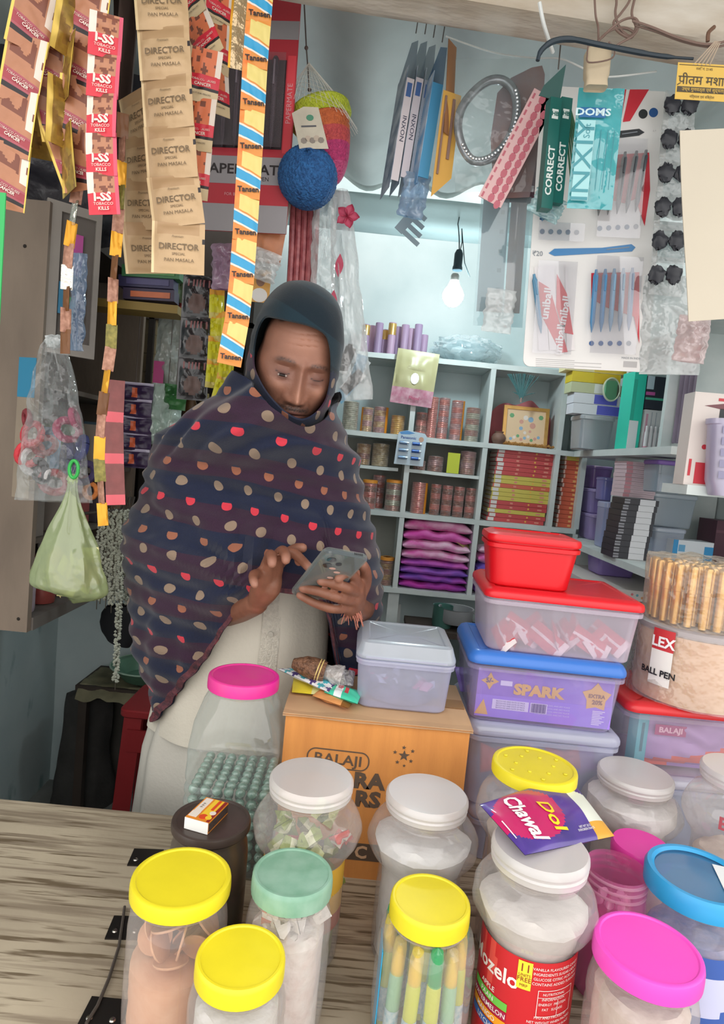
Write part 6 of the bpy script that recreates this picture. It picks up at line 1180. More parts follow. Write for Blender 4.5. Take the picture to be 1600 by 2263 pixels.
ca_, cb_ = W(708, 262, 1.33), W(742, 408, 1.33); m_, L = hang(ca_, cb_); cn_ = T('scrub_cone', 'rainbow knitted cone with a yellow-green rim hanging in the net', 'scrubber', M=m_); r_ = pxw(60, 1.33)
P('cone', MB().grid(lambda u, v: (lambda r: V((r * math.cos(2 * PI * u), r * math.sin(2 * PI * u), -L * v)) )(r_ * (1 - .62 * v ** 1.6) * math.sqrt(max(0.02, 1 - v ** 7))), 60, 40, lambda u, v: 0 if v < .3 else 1 if v < .5 else 2 if v < .75 else 3, closed=True), [netmat('d8703c', 'b85a34'), netmat('d85a54', 'b8444c'), netmat('cf3f78', 'a83468'), netmat('d85a8a', 'b84474')], cn_)
P('rim', MB().loft([[V(((r_ + d) * math.cos(2 * PI * a / 40), (r_ + d) * math.sin(2 * PI * a / 40), z)) for a in range(40)] for d, z in ((-.006, -.01), (.002, -.012), (.007, -.002), (.006, .014), (0, .02), (-.01, .021))], 0, False, False).lathe([(r_ - .008, .019), (0, .016)], 40), netmat('c8d23c', 'a8b42a'), cn_)
t, L = HT('price_card', 'grimy printed paper tag hanging over the blue ball', 'tag', (678, 240, 1.235), (688, 330, 1.225), R(8)); ww = pxw(66, 1.22); P('card', MB().poly([(-ww * .5, -.008), (-ww * .1, .004), (ww * .38, .002), (ww * .56, -L), (-ww * .38, -L + .002)], 0, .0008), mat('cdc4b2', .6, var=.2, vs=30), t, False)
q = MB(); q.disc(.004, -.018, .007, -.0006, m=0, n=10, rz=.006); q.rect(-.014, .014, -.036, -.033, -.0008, m=1)
for k in range(5): q.disc(-.012 + .008 * k, -.062 + .004 * (k % 2), .006, -.0006, .0003, 2 + k % 2, 7)
P('print', q, [mat('4f8a70', .5), mat('5a5a60', .5), mat('8a8078', .5), mat('b8a898', .5)], t)
# incense bundle, clear bags
for k in range(5):
    tag(P('incense_pack', MB().tube([W(648 + 13 * k, 446, 1.34), W(645 + 13 * k, 545, 1.34), W(640 + 13 * k, 636, 1.345)], pxw(7, 1.34), 8), mat('8a3c44', .35, var=.5, vs=60, c2='b8686a', bump=.5, bs=90)), 'narrow dark red incense pack, %s from the left under the blue ball' % ORD[k], 'packet', 'dark red incense packs')
def film(label, a, b, w, bul=.015, c='f2f4f4', op=.14, seed=0, yaw=0, taper=1.0, name='plastic_bag', mm=None, bump=1, edge=.4):
    t, L = HT(name, label, 'bag', a, b, yaw)
    f = lambda sg: (lambda u, v: ((u - .5) * w * (taper + (1 - taper) * v ** .7) + .006 * noise.noise(V((u * 3, v * 8, seed))), sg * bul * (math.sin(PI * u) ** .6) * (math.sin(PI * min(1, v * .94 + .03)) ** .5) * (1 + .8 * noise.noise(V((u * 5, v * 7, seed + sg)))), -L * v))
    P('film', MB().grid(f(-1), 22, 30).grid(f(1), 22, 30), mm or clear(c, op, .06, bump=bump, bs=35, edge=edge), t); return t, L
film('long glittery clear bag right of the dark red incense packs', (718, 435, 1.32), (712, 640, 1.32), pxw(52, 1.32), .02, op=.2, seed=2)
bg1, _ = film('large clear bag with small goods hanging right of the hood', (752, 420, 1.42), (778, 885, 1.42), pxw(90, 1.42), .03, 'fafcfc', op=.30, seed=4, taper=.35)
for k in range(8): tag(P('small_card', MB().box(-.012, .012, 0, .002, -.03, .03), mat(['cdd6da', 'b8c4c8', '7fb4d0', 'dcdcdc'][k % 4], .4), None, False, loc=W(765 + 14 * (k % 3), 790 + 12 * k - 30 * (k % 2), 1.42), rot=(0, .1 * k, 0)), 'small pale card inside the large clear bag beside the hood', 'card', 'cards in the large clear bag')
fl_ = T('cloth_flower', 'pink-red cloth flower hanging at the top of the large clear bag', 'flower', W(768, 478, 1.38)); 
for k in range(5): a = k * 1.256; P('petal', MB().grid(lambda u, v: (.026 * v * math.cos(a) + .010 * (u - .5) * math.sin(a) * 2 * math.sin(PI * v), -.003 + .006 * math.sin(u * PI), .026 * v * math.sin(a) - .010 * (u - .5) * math.cos(a) * 2 * math.sin(PI * v)), 6, 8), mat('c8506e', .6), fl_)
for k, (x, y, s) in enumerate(((752, 560, 1.), (738, 640, 1.1), (742, 720, .8))): o = P('red_ribbon', MB().grid(lambda u, v: (.009 * (u - .5) * 2 * math.sin(PI * v), .003 * math.sin(6 * v), -.05 * v), 4, 8), mat('c8546c', .6), None, loc=W(x, y, 1.385)); tag(o, '%s pink ribbon hanging down along the large clear bag' % ORD[k], 'ribbon')
t, L = HT('orange_pouch', 'see-through pouch of orange goods hanging under the red pen card', 'pouch', (618, 400, 1.3), (585, 580, 1.3)); P('wrapper', MB().pillow(pxw(66, 1.3), L, .02, 16, lambda u, v: 1 if v > .55 else 0, wr=.6), [clear('e8dcd4', .5, .2, milk='cbb8ac'), mat('c27c54', .4, var=.3, vs=30)], t)
t, L = HT('portrait_card', 'small orange card with a printed portrait beside the hood', 'card', (578, 596, 1.3), (572, 668, 1.3)); P('card', MB().box(-.02, .02, 0, .001, -L, 0), mat('cf9a50', .5), t, False); q = MB(); q.disc(0, -.022, .009, -.0006, m=0, rz=.011); q.disc(0, -.05, .016, -.0006, m=1, rz=.014); P('print', q, [mat('8a6858', .5), mat('d8d4d0', .5)], t)
film('crumpled clear bag tied above the portrait card', (596, 556, 1.28), (574, 618, 1.28), pxw(60, 1.28), .02, op=.35, seed=9)
# blister packs edge on
def bpack(label, px, y0, y1, Y, colf, spine, txt, yaw, hdr, w=.020, dep=.075, txc='3a4058'):
    t, L = HT('blister_pack', label, 'blister pack', (px, y0, Y), (px - (y1 - y0) * .16, y1, Y), yaw, 'hanging blister packs')
    P('spine', MB().box(-w / 2, w / 2, 0, .002, -L, -L * .33), mat(spine, .4), t, False); P('side_card', MB().box(-w / 2 - .001, -w / 2, 0, dep, -L * 1.05, -L * .25), mat(colf, .4, var=.5, vs=25, c2='c9d2dc'), t, False)
    P('header_card', MB().add([(-w / 2, 0, -L * .33), (-w / 2, dep, -L * .25), (w * .1, dep * .7, 0), (w * .5, dep * .3, -.01), (w / 2, 0, -L * .33)], [(0, 1, 2, 3, 4)]), clear('c6ced4', .65, .2, milk=hdr), t, False)
    if txt: q = MB(); q.text(txt, w * .75, 0, -L * .66, -.0008, 0, -PI / 2, sx=1.3); q.rect(-w * .32, w * .32, -L * .45, -L * .36, -.0006, m=1); P('print', q, [mat(txc, .5), mat('4a6aa4', .4)], t)
    P('hook_wire', MB().tube([(0, .02, 0), (0, .02, .03)], .0012), mat('6a6460', .4, .5), t)
for k, (px, y0, y1, c, sp, tx, hd) in enumerate(((926, 60, 398, '2f5078', 'dcd2d6', 'INXON', '6f7f90'), (946, 62, 392, '4a6080', 'd8ced4', 'INXON', '7a8894'), (965, 70, 395, '8f9cae', 'a8aeba', 'INXON', '8a949e'))): bpack('blister pack with a pale spine, %s from the left of the upright group' % ORD[k], px, y0, y1, 1.35 + .01 * k, c, sp, tx, R(14), hd, .016)
bpack('blue blister pack with a white sweep in the upright group', 985, 80, 392, 1.33, '3f8cc0', '4a98c8', '', R(14), '4f6f90', .022, .05, 'e0e8ee')
t, L = HT('yellow_holder', 'yellow card frame with thin brown sticks at the right of the upright packs', 'card', (1000, 205, 1.3), (972, 440, 1.3), R(20)); w_ = pxw(42, 1.3)
q = MB(); q.poly([(-w_ / 2, 0), (w_ / 2, 0), (w_ / 2, -L * .78), (-w_ * .5, -L)], 0, .001); P('card', q, mat('dca850', .5), t, False); q = MB(); q.rect(-w_ * .38, -w_ * .28, -L * .78, -.01, -.003, .002); q.rect(w_ * .05, w_ * .2, -L * .62, -.012, -.003, .002); P('stick', q, mat('8f7064', .5), t, False)
t, L = HT('brown_sleeve', 'thin brown paper sleeve hanging above the yellow card frame', 'sleeve', (1000, 95, 1.32), (990, 300, 1.3), R(50)); P('sleeve', MB().pillow(.03, L, .006, 8), mat('a8744c', .5), t)
film('bluish clear bag hanging below the blister packs', (925, 385, 1.36), (905, 480, 1.36), pxw(56, 1.36), .02, 'b8cfe4', .4, 11)
t, L = HT('comb_card', 'small grey-blue comb-like card tilted under the blister packs', 'card', (900, 470, 1.45), (920, 560, 1.45)); t.matrix_world = t.matrix_world @ Matrix.Rotation(R(-35), 4, 'Y')
q = MB(); q.rect(-.042, .03, -.022, 0, 0, .002)
for k in range(4): q.rect(-.040 + .017 * k, -.030 + .017 * k, -.065 + .008 * k, -.022, 0, .002)
P('comb', q, mat('a4b8c2', .5, var=.3), t, False)
# hair band bag
t, L = HT('hair_band_card', 'brown card in a clear bag with a silver beaded hair band', 'hair band', (1152, 140, 1.30), (1118, 440, 1.30), R(-6)); O_ = t.location.copy(); Mi = t.matrix_world.inverted()
def lp(px, py, Y=1.3): return Mi @ W(px, py, Y)
q = MB(); pp = [lp(*p) for p in ((1130, 168), (1175, 148), (1198, 145), (1204, 165), (1196, 300), (1170, 436), (1092, 436), (1085, 300), (1100, 200))]; q.poly([(p.x, p.z) for p in pp][::-1], .004, .0015); P('card', q, mat('9a7068', .45, var=.35, vs=16, c2='86767c'), t, False)
hb = [lp(x, y, 1.285) for x, y in ((1135, 200), (1110, 178), (1078, 180), (1045, 205), (1020, 240), (1012, 280), (1022, 325), (1045, 355), (1080, 352), (1112, 325), (1134, 285), (1142, 240), (1135, 200))]
hb2 = []
for k in range(12):
    for s_ in range(4):
        a, b, c, d = hb[(k - 1) % 12], hb[k], hb[(k + 1) % 12], hb[(k + 2) % 12]; f = s_ / 4; hb2.append(.5 * ((2 * b) + (c - a) * f + (2 * a - 5 * b + 4 * c - d) * f * f + (3 * b - a - 3 * c + d) * f ** 3))
hb2.append(hb2[0]); P('band', MB().tube(hb2, .0085, 10), mat('a4a9ae', .25, .5, var=.4, vs=60), t)
for k in range(30):
    f_ = k / 30; i = 24 + f_ * 24; a, b = hb2[int(i)], hb2[min(48, int(i) + 1)]; c = a.lerp(b, i - int(i)) + V((0, -.010, 0)); P('bead', MB().lathe([(.0034 * math.sin(PI * j / 4), -.0034 * math.cos(PI * j / 4)) for j in range(5)], 6), mat('d6d8da', .15, .8), t, loc=c)
P('clear_bag', MB().grid(lambda u, v: lp(1005 + 205 * u, 145 + 290 * v) + V((0, -.022 - .006 * noise.noise(V((u * 6, v * 6, 1))), 0)), 24, 30), clear('f0f4f4', .06, .06, bump=.8, bs=30, edge=.2, gl_=.04), t)
t, L = HT('dotted_strip', 'pale pink strip with rows of rose dots hanging diagonally over the brown card', 'strip', (1206, 208, 1.25), (1082, 446, 1.25)); w_ = pxw(54, 1.25); P('strip', MB().box(-w_ / 2, w_ / 2, 0, .002, -L, 0), mat('e2b8b8', .5), t, False); q = MB()
for k in range(13):
    for j in range(2): q.disc(-w_ * .02 + j * w_ * .32, -.012 - k * (L / 13.2) - j * .006, .0062, -.0006, .0004, 0, 8, .009)
    q.rect(-w_ * .42, -w_ * .34, -.018 - k * (L / 13.2), -.008 - k * (L / 13.2), -.0006, m=0)
P('dot_print', q, mat('c46a78', .5), t)
t, L = HT('wine_pack', 'dark wine blister pack with white labels behind the dotted strip', 'blister pack', (1158, 300, 1.33), (1130, 446, 1.33), R(-6)); w_ = pxw(92, 1.33); P('card', MB().box(-w_ / 2, w_ / 2, 0, .004, -L, 0), mat('6e4a56', .45, var=.3), t, False); q = MB()
for x, z in ((-.02, -.11), (.02, -.05), (.0, -.075), (.03, -.10)): q.rect(x - .009, x + .009, z - .006, z + .006, -.0008, m=0)
P('label', q, mat('cfc6ca', .5), t, False)
t, L = HT('ruler_strip', 'grey ruler hanging with an orange-pink strip in one clear sleeve', 'ruler', (1122, 440, 1.32), (1105, 690, 1.32)); P('ruler', MB().box(-.048, .004, 0, .002, -L, 0), mat('a6b0ba', .4), t, False); P('pink_strip', MB().box(.008, .040, .001, .003, -L, -.005), mat('e0a89a', .45, var=.4, vs=14, c2='c8a4b0'), t, False); q = MB()
for k in range(6): q.rect(-.012, -.004, -.03 - .038 * k, -.022 - .038 * k, -.0006, m=0)
P('ruler_marks', q, mat('7f8c98', .5), t, False); P('sleeve', MB().box(-.054, .046, -.006, -.0055, -L - .03, .004), clear('e6f0f2', .14, .08), t, False)
film('clear empty sleeve end under the grey ruler', (1110, 640, 1.28), (1096, 735, 1.28), pxw(64, 1.28), .01, op=.3, seed=21)
# green pencil packs
for k, (px, yb) in enumerate(((1222, 460), (1246, 448))):
    t, L = HT('pencil_pack', 'dark green pencil box with white lettering, %s of the pair' % ('left', 'right')[k], 'pencils', (px + 8, 215, 1.16 + .01 * k), (px - 14, yb, 1.16 + .01 * k), R(10)); w_ = pxw(25, 1.16)
    P('box_body', MB().box(-w_ / 2, w_ / 2, 0, .02, -L, 0), mat('17665e', .4, var=.1), t, False); q = MB(); q.text('CORRECT', .016, 0, -L * .66, -.0008, 0, PI / 2, bold=.03, sx=1.15); q.rect(-w_ * .28, w_ * .28, -.036, -.02, -.0006, m=0); q.text('HB', .010, 0, -.028, -.001, 1, bold=.03); P('print', q, [mat('dfe6e2', .5), mat('17665e', .4)], t)
t, L = HT('green_header', 'dark green triangular header card above the pencil boxes', 'card', (1236, 140, 1.17), (1222, 222, 1.17)); P('card', MB().poly([(.012, 0), (.012, -L), (-.026, -L + .005), (-.02, -.04)], 0, .0015), mat('3f6a66', .45, var=.3), t, False); P('hook_wire', MB().tube([(0, 0, -.01), (-.004, 0, .04)], .0012), mat('6a6460', .4, .5), t)
for k in range(6): tag(P('green_skewer', MB().tube([W(1246 + 3 * k, 222 + 4 * k, 1.2), W(1262 + 6 * k, 400 - 8 * k, 1.2)], .0018, 5), mat('4a7a58', .5)), 'thin green stick, %s from the pencil boxes' % ORD[k], 'stick', 'thin green sticks')
film('clear sleeve hanging under the green pencil boxes', (1222, 430, 1.19), (1196, 480, 1.19), pxw(70, 1.2), .008, 'c4e0e2', .35, 25)
# cyan packet
t, L = HT('cyan_packet', 'turquoise see-through stationery packet hanging in front of the white pen board', 'packet', (1330, 195, 1.12), (1302, 462, 1.12), R(-5)); w_ = pxw(94, 1.12); CY = clear('4fcbd2', .72, .12, bump=.3, bs=40, milk='5cc4cc')
P('wrapper', MB().grid(lambda u, v: ((u - .5) * w_ * (1 - .0 * v) - .012 * v * 0, -.006 * math.sin(PI * u) * math.sin(PI * v) - .003 * noise.noise(V((u * 4, v * 8, 2))), -L * v), 16, 30), CY, t); P('wrapper_back', MB().grid(lambda u, v: ((u - .5) * w_, .006 * math.sin(PI * u) * math.sin(PI * v), -L * v), 10, 10), CY, t)
q = MB(); q.rect(-w_ * .45, w_ * .12, -.052, -.036, -.0088, m=0); q.text('DOMS', .016, -w_ * .16, -.044, -.0092, 1, bold=.03, sx=1.3); q.rect(-w_ * .45, -w_ * .08, -L + .01, -.056, -.0084, m=3); q.text('INXIY', .042, -w_ * .26, -L * .62, -.0090, 2, PI / 2, bold=.0, sx=1.25); q.text('Soft', .015, -w_ * .24, -.074, -.0090, 2, PI / 2)
for x in (.05, .2, .34): q.rect(w_ * x, w_ * x + .0012, -L * .85, -L * .36, -.0086, m=4)
P('print', q, [mat('2a6aa4', .4), mat('cfe8ee', .4), mat('4a98a4', .4), mat('a8dce0', .4), mat('3a8a96', .4)], t, False)
# pen board
t, L = HT('pen_display_board', 'big white display board of ballpoint pens hanging at the upper right', 'display board', (1340, 196, 1.25), (1292, 816, 1.25)); Mi = t.matrix_world.inverted(); BM = t.matrix_world.copy(); q1 = Mi @ W(1155, 812, 1.25); q2 = Mi @ W(1431, 816, 1.25); w_ = q2.x - q1.x; xc = (q1.x + q2.x) / 2
q = MB(); q.poly([(p.x + xc, p.y - L / 2) for p in rrect(w_, L, .014, 5)][::-1], 0, .002); P('board', q, mat('e8e6e4', .45, var=.04), t, False)
def b2(px, py): p = Mi @ W(px, py, 1.25); return p.x, p.z
q = MB(); RP, BP, KP = 0, 1, 2
_k = [0]
def bp4(m, *c, y=-.0006): _k[0] += 1; q.poly([b2(*p) for p in c], y - .00012 * _k[0], .0001, m)
bp4(RP, (1392, 198), (1434, 198), (1392, 268), (1376, 270)); bp4(RP, (1378, 198), (1384, 198), (1372, 268), (1366, 268))
for x, y, m in ((1421, 252, KP), (1444, 249, BP)): q.disc(*b2(x, y), .0085, -.0006, .0004, m, 18)
bp4(KP, (1368, 290), (1412, 285), (1424, 293), (1412, 300), (1366, 306)); bp4(3, (1374, 296), (1408, 291), (1408, 293), (1374, 298), y=-.001)
bp4(5, (1212, 560), (1225, 550), (1330, 548), (1395, 540), (1404, 547), (1396, 556), (1225, 566)); bp4(3, (1340, 551), (1390, 546), (1390, 548), (1340, 553), y=-.001)
q.text('₹20', .013, *b2(1188, 561), -.0008, 3, bold=.01)
for c in (((1320, 345), (1434, 338), (1436, 420), (1424, 500), (1404, 440), (1380, 450), (1340, 440)),): bp4(RP, *c)
bp4(RP, (1306, 604), (1412, 602), (1412, 760), (1400, 700), (1340, 680), (1306, 660))
for x0 in range(5):
    for (xx, yy, m) in ((1198 + 19 * x0, 512 + x0 * .5, 4), (1325 + 20 * x0, 505 - x0, 4), (1307 + 20.5 * x0, 759, 1)): q.disc(*b2(xx, yy), .0048, -.0012, .0004, m if x0 < 4 else 3, 12)
bp4(6, (1180, 590), (1202, 588), (1212, 774), (1190, 776)); bp4(6, (1202, 588), (1224, 587), (1236, 774), (1214, 774)); bp4(6, (1248, 586), (1252, 586), (1270, 774), (1252, 776)); bp4(RP, (1190, 622), (1215, 638), (1254, 778), (1238, 780), (1192, 690)); bp4(RP, (1230, 606), (1252, 650), (1266, 740), (1246, 736), (1228, 680), y=-.0008)
for x, y, r_ in ((1207, 672, 1.50), (1246, 690, 1.45), (1236, 752, 1.52)): q.text('uniball', .021, *b2(x, y), -.0036, 6, r_, bold=.03, sx=1.1)
for k in range(5): q.rect(*[b2(1184, 792 + 4 * k)[0], b2(1270 + 60 * (k % 2), 792)[0]], b2(1184, 793.5 + 4 * k)[1], b2(1184, 792.3 + 4 * k)[1], -.0006, m=7)
q.text('MADE IN INDIA', .0055, *b2(1395, 792), -.0008, 3); q.rect(b2(1378, 800)[0], b2(1408, 800)[0], b2(1395, 812)[1], b2(1395, 799)[1], -.0006, m=7); q.text('0.7', .005, *b2(1446, 290), -.0008, 7)
P('print', q, [mat('cf2f3e', .4), mat('2a5a98', .4), mat('2c3034', .4), mat('8a9098', .5), mat('5a708a', .4), mat('4a86bc', .4), mat('e6e2e2', .5), mat('b8b6b6', .5)], t, False)
for (x0, y0, x1, y1) in ((1185, 500, 1288, 535), (1312, 315, 1425, 528), (1298, 574, 1416, 782), (1172, 584, 1272, 782)):
    a, b = b2(x0, y1), b2(x1, y0); P('blister', MB().box(a[0], b[0], -.014, -.0135, a[1], b[1]), clear('f6f6f8', .08, .06, edge=.15), t, False)
def bpen(px0, y0, px1, y1, c, lab, k, n):
    r_ = .0052; m_, l_ = hang(W(px0, y0, 1.241), W(px1, y1, 1.241)); tt = T('ballpoint_pen', lab, 'pen', M=m_, group='pens on the white board'); r_ = .0050
    P('barrel', MB().lathe([(0, -l_), (.001, -l_ + .002), (r_ * .9, -l_ + .02), (r_, -l_ * .5), (r_ * 1.05, -.012), (r_ * .6, -.006), (r_ * .5, 0), (0, 0)], 12), mat(c, .3), tt); P('clip', MB().box(-.0012, .0012, -r_ - .002, -r_, -l_ * .35, -.012), mat(c, .3), tt, False)
for k in range(5): bpen(1340 + 21 * k + (4 if k > 2 else 0), 340 - 2 * k, 1322 + 20.5 * k, 478 - 2 * k, '3c444c', 'black pen, %s from the left in the upper blister of the board' % ORD[k], k, 5)
for k in range(5): bpen(1318 + 20 * k, 596 - k, 1307 + 20.5 * k, 736 - k, ['4a86b4', '4a86b4', '7fa4c0', '9aaec0', '8fa0b8'][k], 'blue pen, %s from the left in the lower right blister' % ORD[k], k, 5)
bpen(1180, 606, 1196, 738, '5a8cac', 'blue pen at the left of the lower left blister', 0, 1)
for k in range(2): bpen(1200 + 19 * k, 470, 1198 + 19 * k, 490, '3a6f94', 'blue pen tip, %s above the small blister of the board' % ORD[k], 0, 1)
# strip of black hair clips in sleeves
BCL = sachet_mesh(pxw(74, 1.22), pxw(80, 1.22), [clear('eceeee', .16, .08, bump=.8, bs=50, edge=.3)], 0, [], n=10, bul=.018, wr=.5)
st_ = strip('clip_strip', 'strip of clear sleeves holding black hair clips, hanging right of the pen board', [(1505, 205, 1.22), (1490, 400, 1.22), (1478, 560, 1.22), (1470, 640, 1.22)], pxw(74, 1.22), 6, [BCL], [.2, .1, .15, .0, .1, .1], None, 'sleeve', cat='hair clips')
for k in range(6):
    for j in range(2):
        p = W(1505 - 7 * k + 38 * j - 19, 232 + 75 * k, 1.205); o = P('hair_clip', MB().grid(lambda u, v: V((.015 * math.sin(PI * v) * math.cos(2 * PI * u), .006 * math.sin(PI * v) * math.sin(2 * PI * u), .016 * math.cos(PI * v))) * (1 + .45 * noise.noise(V((u * 8, v * 8, k + j * 5)))), 14, 10, closed=True), mat('2a2c34', .4), None, loc=p); tag(o, 'black hair clip bundle, %s in the %s sleeve from the top' % (('left', 'right')[j], ORD[k]), 'hair clip', 'black hair clips in sleeves')
film('cloudy clear bag hanging under the black clip strip', (1490, 610, 1.25), (1478, 828, 1.25), pxw(130, 1.25), .012, 'e0e4e4', .42, 31, edge=.2)
film('glossy clear sleeve with pinkish goods under the beige paper', (1538, 700, 1.15), (1520, 800, 1.15), pxw(70, 1.15), .02, 'ecdcdc', .4, 33)
# papers
t, L = HT('yellow_notice', 'yellow paper slip with printed Hindi lettering at the upper right edge', 'paper', (1558, 141, 1.0), (1550, 222, 1.0)); w_ = pxw(118, 1.0); P('paper', MB().box(-w_ / 2 + .002, w_ / 2, 0, .0006, -L, 0), mat('dcb454', .6, var=.1), t, False)
q = MB(); q.text('पीतम मशाले', .0180, .003, -.025, -.0006, 0, bold=.006); q.poly([(-.0388, -.0330), (-.0338, -.0298), (-.0338, -.0285), (-.0388, -.0316)], -.0009, .0003, 0); q.rect(-w_ / 2 + .004, w_ / 2 - .01, -.042, -.034, -.0006, m=0); q.text('उच्च गुणवत्ता एवं शुद्धता', .0065, 0, -.038, -.001, 1); q.text('रजि. नं. 2145', .005, 0, -.008, -.0006, 0); q.rect(-w_ / 2 + .004, w_ / 2, -.0035, -.0028, -.0006, m=0); q.text('निर्माता एवं विक्रेता', .005, 0, -.048, -.0006, 0); P('print', q, [mat('4a4030', .6), mat('dcb454', .6)], t, False)
t, L = HT('beige_paper', 'plain beige paper sheet hanging at the right edge', 'paper', (1572, 284, .95), (1588, 706, .95), R(3)); P('paper', MB().grid(lambda u, v: (-.046 + .14 * u, .002 * math.sin(v * 5 + u * 3), -L * v), 8, 14).grid(lambda u, v: (-.046 + .14 * u, .0012 + .002 * math.sin(v * 5 + u * 3), -L * v), 8, 14), mat('c8beac', .8, var=.08, vs=4, bump=.05, bs=400), t)
# plug, wires
t, L = HT('power_plug', 'beige plug adaptor hanging from the tangled wires', 'plug', (1322, 98, 1.08), (1316, 192, 1.08)); q = MB(); q.loft([[V((p.x, p.y, -z)) for p in rrect(a, b, .006, 5)] for z, a, b in ((0, .012, .01), (.006, .03, .018), (.014, .040, .024), (.05, .038, .024), (.056, .034, .02), (.068, .036, .022), (L, .028, .018))]); P('plug_body', q, mat('cdbb9e', .5, var=.15, vs=30), t)
WC = mat('7a6258', .55)
def wire(label, pts, r=.002, m=None, name='wire'): 
    P_ = [W(*p) for p in pts]; out = []
    for k in range(len(P_) - 1):
        for s in range(5):
            a, b, c, d = P_[max(k - 1, 0)], P_[k], P_[k + 1], P_[min(k + 2, len(P_) - 1)]; f = s / 5; out.append(.5 * ((2 * b) + (c - a) * f + (2 * a - 5 * b + 4 * c - d) * f * f + (3 * b - a - 3 * c + d) * f ** 3))
    out.append(P_[-1]); rr = [r[min(len(r) - 1, int(i / (len(out) - 1) * len(r)))] for i in range(len(out))] if isinstance(r, list) else r
    return tag(P(name, MB().tube(out, rr, 7), m or WC), label, 'wire')
Y = 1.06
wire('brown wire loop hanging lowest in the tangle above the plug', [(1320, 98, Y), (1330, 82, Y), (1352, 66, Y), (1380, 62, Y), (1400, 72, Y), (1392, 84, Y), (1366, 70, Y), (1356, 50, Y), (1372, 30, Y), (1392, 0, Y), (1400, -40, Y)])
wire('brown wire in the tangle curling around a ring at its right', [(1345, -40, Y), (1362, -2, Y), (1360, 30, Y), (1370, 62, Y), (1392, 80, Y), (1405, 60, Y), (1396, 30, Y), (1404, -10, Y), (1404, -40, Y)])
wire('thin wire running from above down to the plug', [(1313, -40, 1.05), (1316, 30, 1.05), (1322, 60, 1.06), (1322, 98, 1.07)], .0017)
wire('pair of brown wires crossing the beam to the right edge', [(1398, 46, 1.03), (1440, 60, 1.03), (1500, 84, 1.03), (1560, 98, 1.03), (1610, 90, 1.03)], .0019)
wire('second brown wire crossing the beam to the right, slightly lower', [(1404, 56, 1.035), (1450, 70, 1.035), (1510, 92, 1.035), (1570, 104, 1.035), (1610, 98, 1.035)], .0017)
wire('thin wire ring hanging around the beige plug', [(1300, 100, 1.06), (1298, 120, 1.06), (1302, 138, 1.06), (1350, 130, 1.06), (1358, 110, 1.06), (1345, 92, 1.06)], .0012)
wire('wire coil ring standing out of the tangle', [(1330, 84, 1.05), (1352, 62, 1.04), (1378, 44, 1.04), (1402, 40, 1.05), (1412, 56, 1.05), (1400, 78, 1.05), (1370, 96, 1.05), (1352, 108, 1.05)], .0018)
wire('black cable arching below the beam from the pencil boxes to the right', [(1188, 134, 1.03), (1196, 112, 1.03), (1222, 92, 1.03), (1262, 87, 1.03), (1320, 98, 1.02), (1390, 112, 1.03), (1460, 124, 1.03), (1532, 130, 1.03)], [.0032, .004, .0046, .0046, .004, .004, .0042, .0036, .002], mat('22303a', .5), 'cable')
WS = mat('d9dcda', .6)
wire('white ribbon hanging from the beam above the pencil boxes', [(1192, 5, 1.05), (1202, 55, 1.06), (1222, 116, 1.1)], .003, WS, 'string')
wire('thin white line strung between the packs under the beam', [(985, 80, 1.3), (1040, 100, 1.3), (1100, 118, 1.3), (1180, 128, 1.25), (1240, 130, 1.2), (1300, 156, 1.15), (1345, 170, 1.15), (1450, 158, 1.2)], .0016, WS, 'string')
for k in range(5): wire('pale cord strand, %s from the left in the bunch above the yellow notice' % ORD[k], [(1592 - 3 * k, 92, 1.03), (1580 - 6 * k, 118, 1.02), (1568 - 9 * k, 144, 1.0)], .0011, mat('b8a490', .7), 'cord')
wire('rusty nail hook in the beam at the upper right', [(1578, 60, 1.05), (1566, 72, 1.04), (1564, 92, 1.04)], .003, mat('7a5a48', .7, .3), 'nail')
# ---------------------------------------------------------------- left side: wall cabinet, rack and hanging goods
PLY = mat('8d7d6e', .75, var=.25, vs=9, bump=.2, bs=60, stretch=(1, 1, .3), c2='75675b'); DWD = mat('4a3f38', .8, var=.3)
ex = W(85, 920, 1.42).x; zb, ztp = W(60, 1398, 1.42).z, W(125, 446, 1.42).z
wc = T('wall_cabinet', 'open plywood wall cabinet on the left wall, its plain side panel facing the street', 'cabinet', (XL + .01, 1.42, zb)); wx, ch_ = ex - XL - .01, ztp - zb; D_ = .62
P('side_panel', MB().box(0, wx, 0, .018, 0, ch_), PLY, wc, False); P('side_panel', MB().box(0, wx, D_ - .018, D_, 0, ch_), PLY, wc, False)
P('bottom_board', MB().box(0, wx + .004, .019, D_ - .019, .0, .03), mat('77706a', .8, var=.3), wc, False); P('top_board', MB().box(0, wx, .019, D_ - .019, ch_ - .02, ch_), DWD, wc, False)
P('back_board', MB().box(0.001, .008, .019, D_ - .019, .031, ch_ - .021), DWD, wc, False)
for z in (.20, .36, .56): P('shelf', MB().box(.009, wx - .01, .019, D_ - .019, z * 1., z + .012), mat('6e6258', .8, var=.3), wc, False)
for x, z in ((.06, ch_ - .03), (.2, ch_ - .035), (wx - .02, .03), (wx - .05, ch_ - .1)): P('nail_head', MB().lathe([(0, .001), (.003, .001), (.004, 0)], 10).mesh('nail_head', mat('2c2622', .6, .5)), None, wc, loc=(x, -.0008, z), rot=(PI / 2, 0, 0))
def cab(y, z, dx=.10): return wc.location + V((wx - dx, y, z))
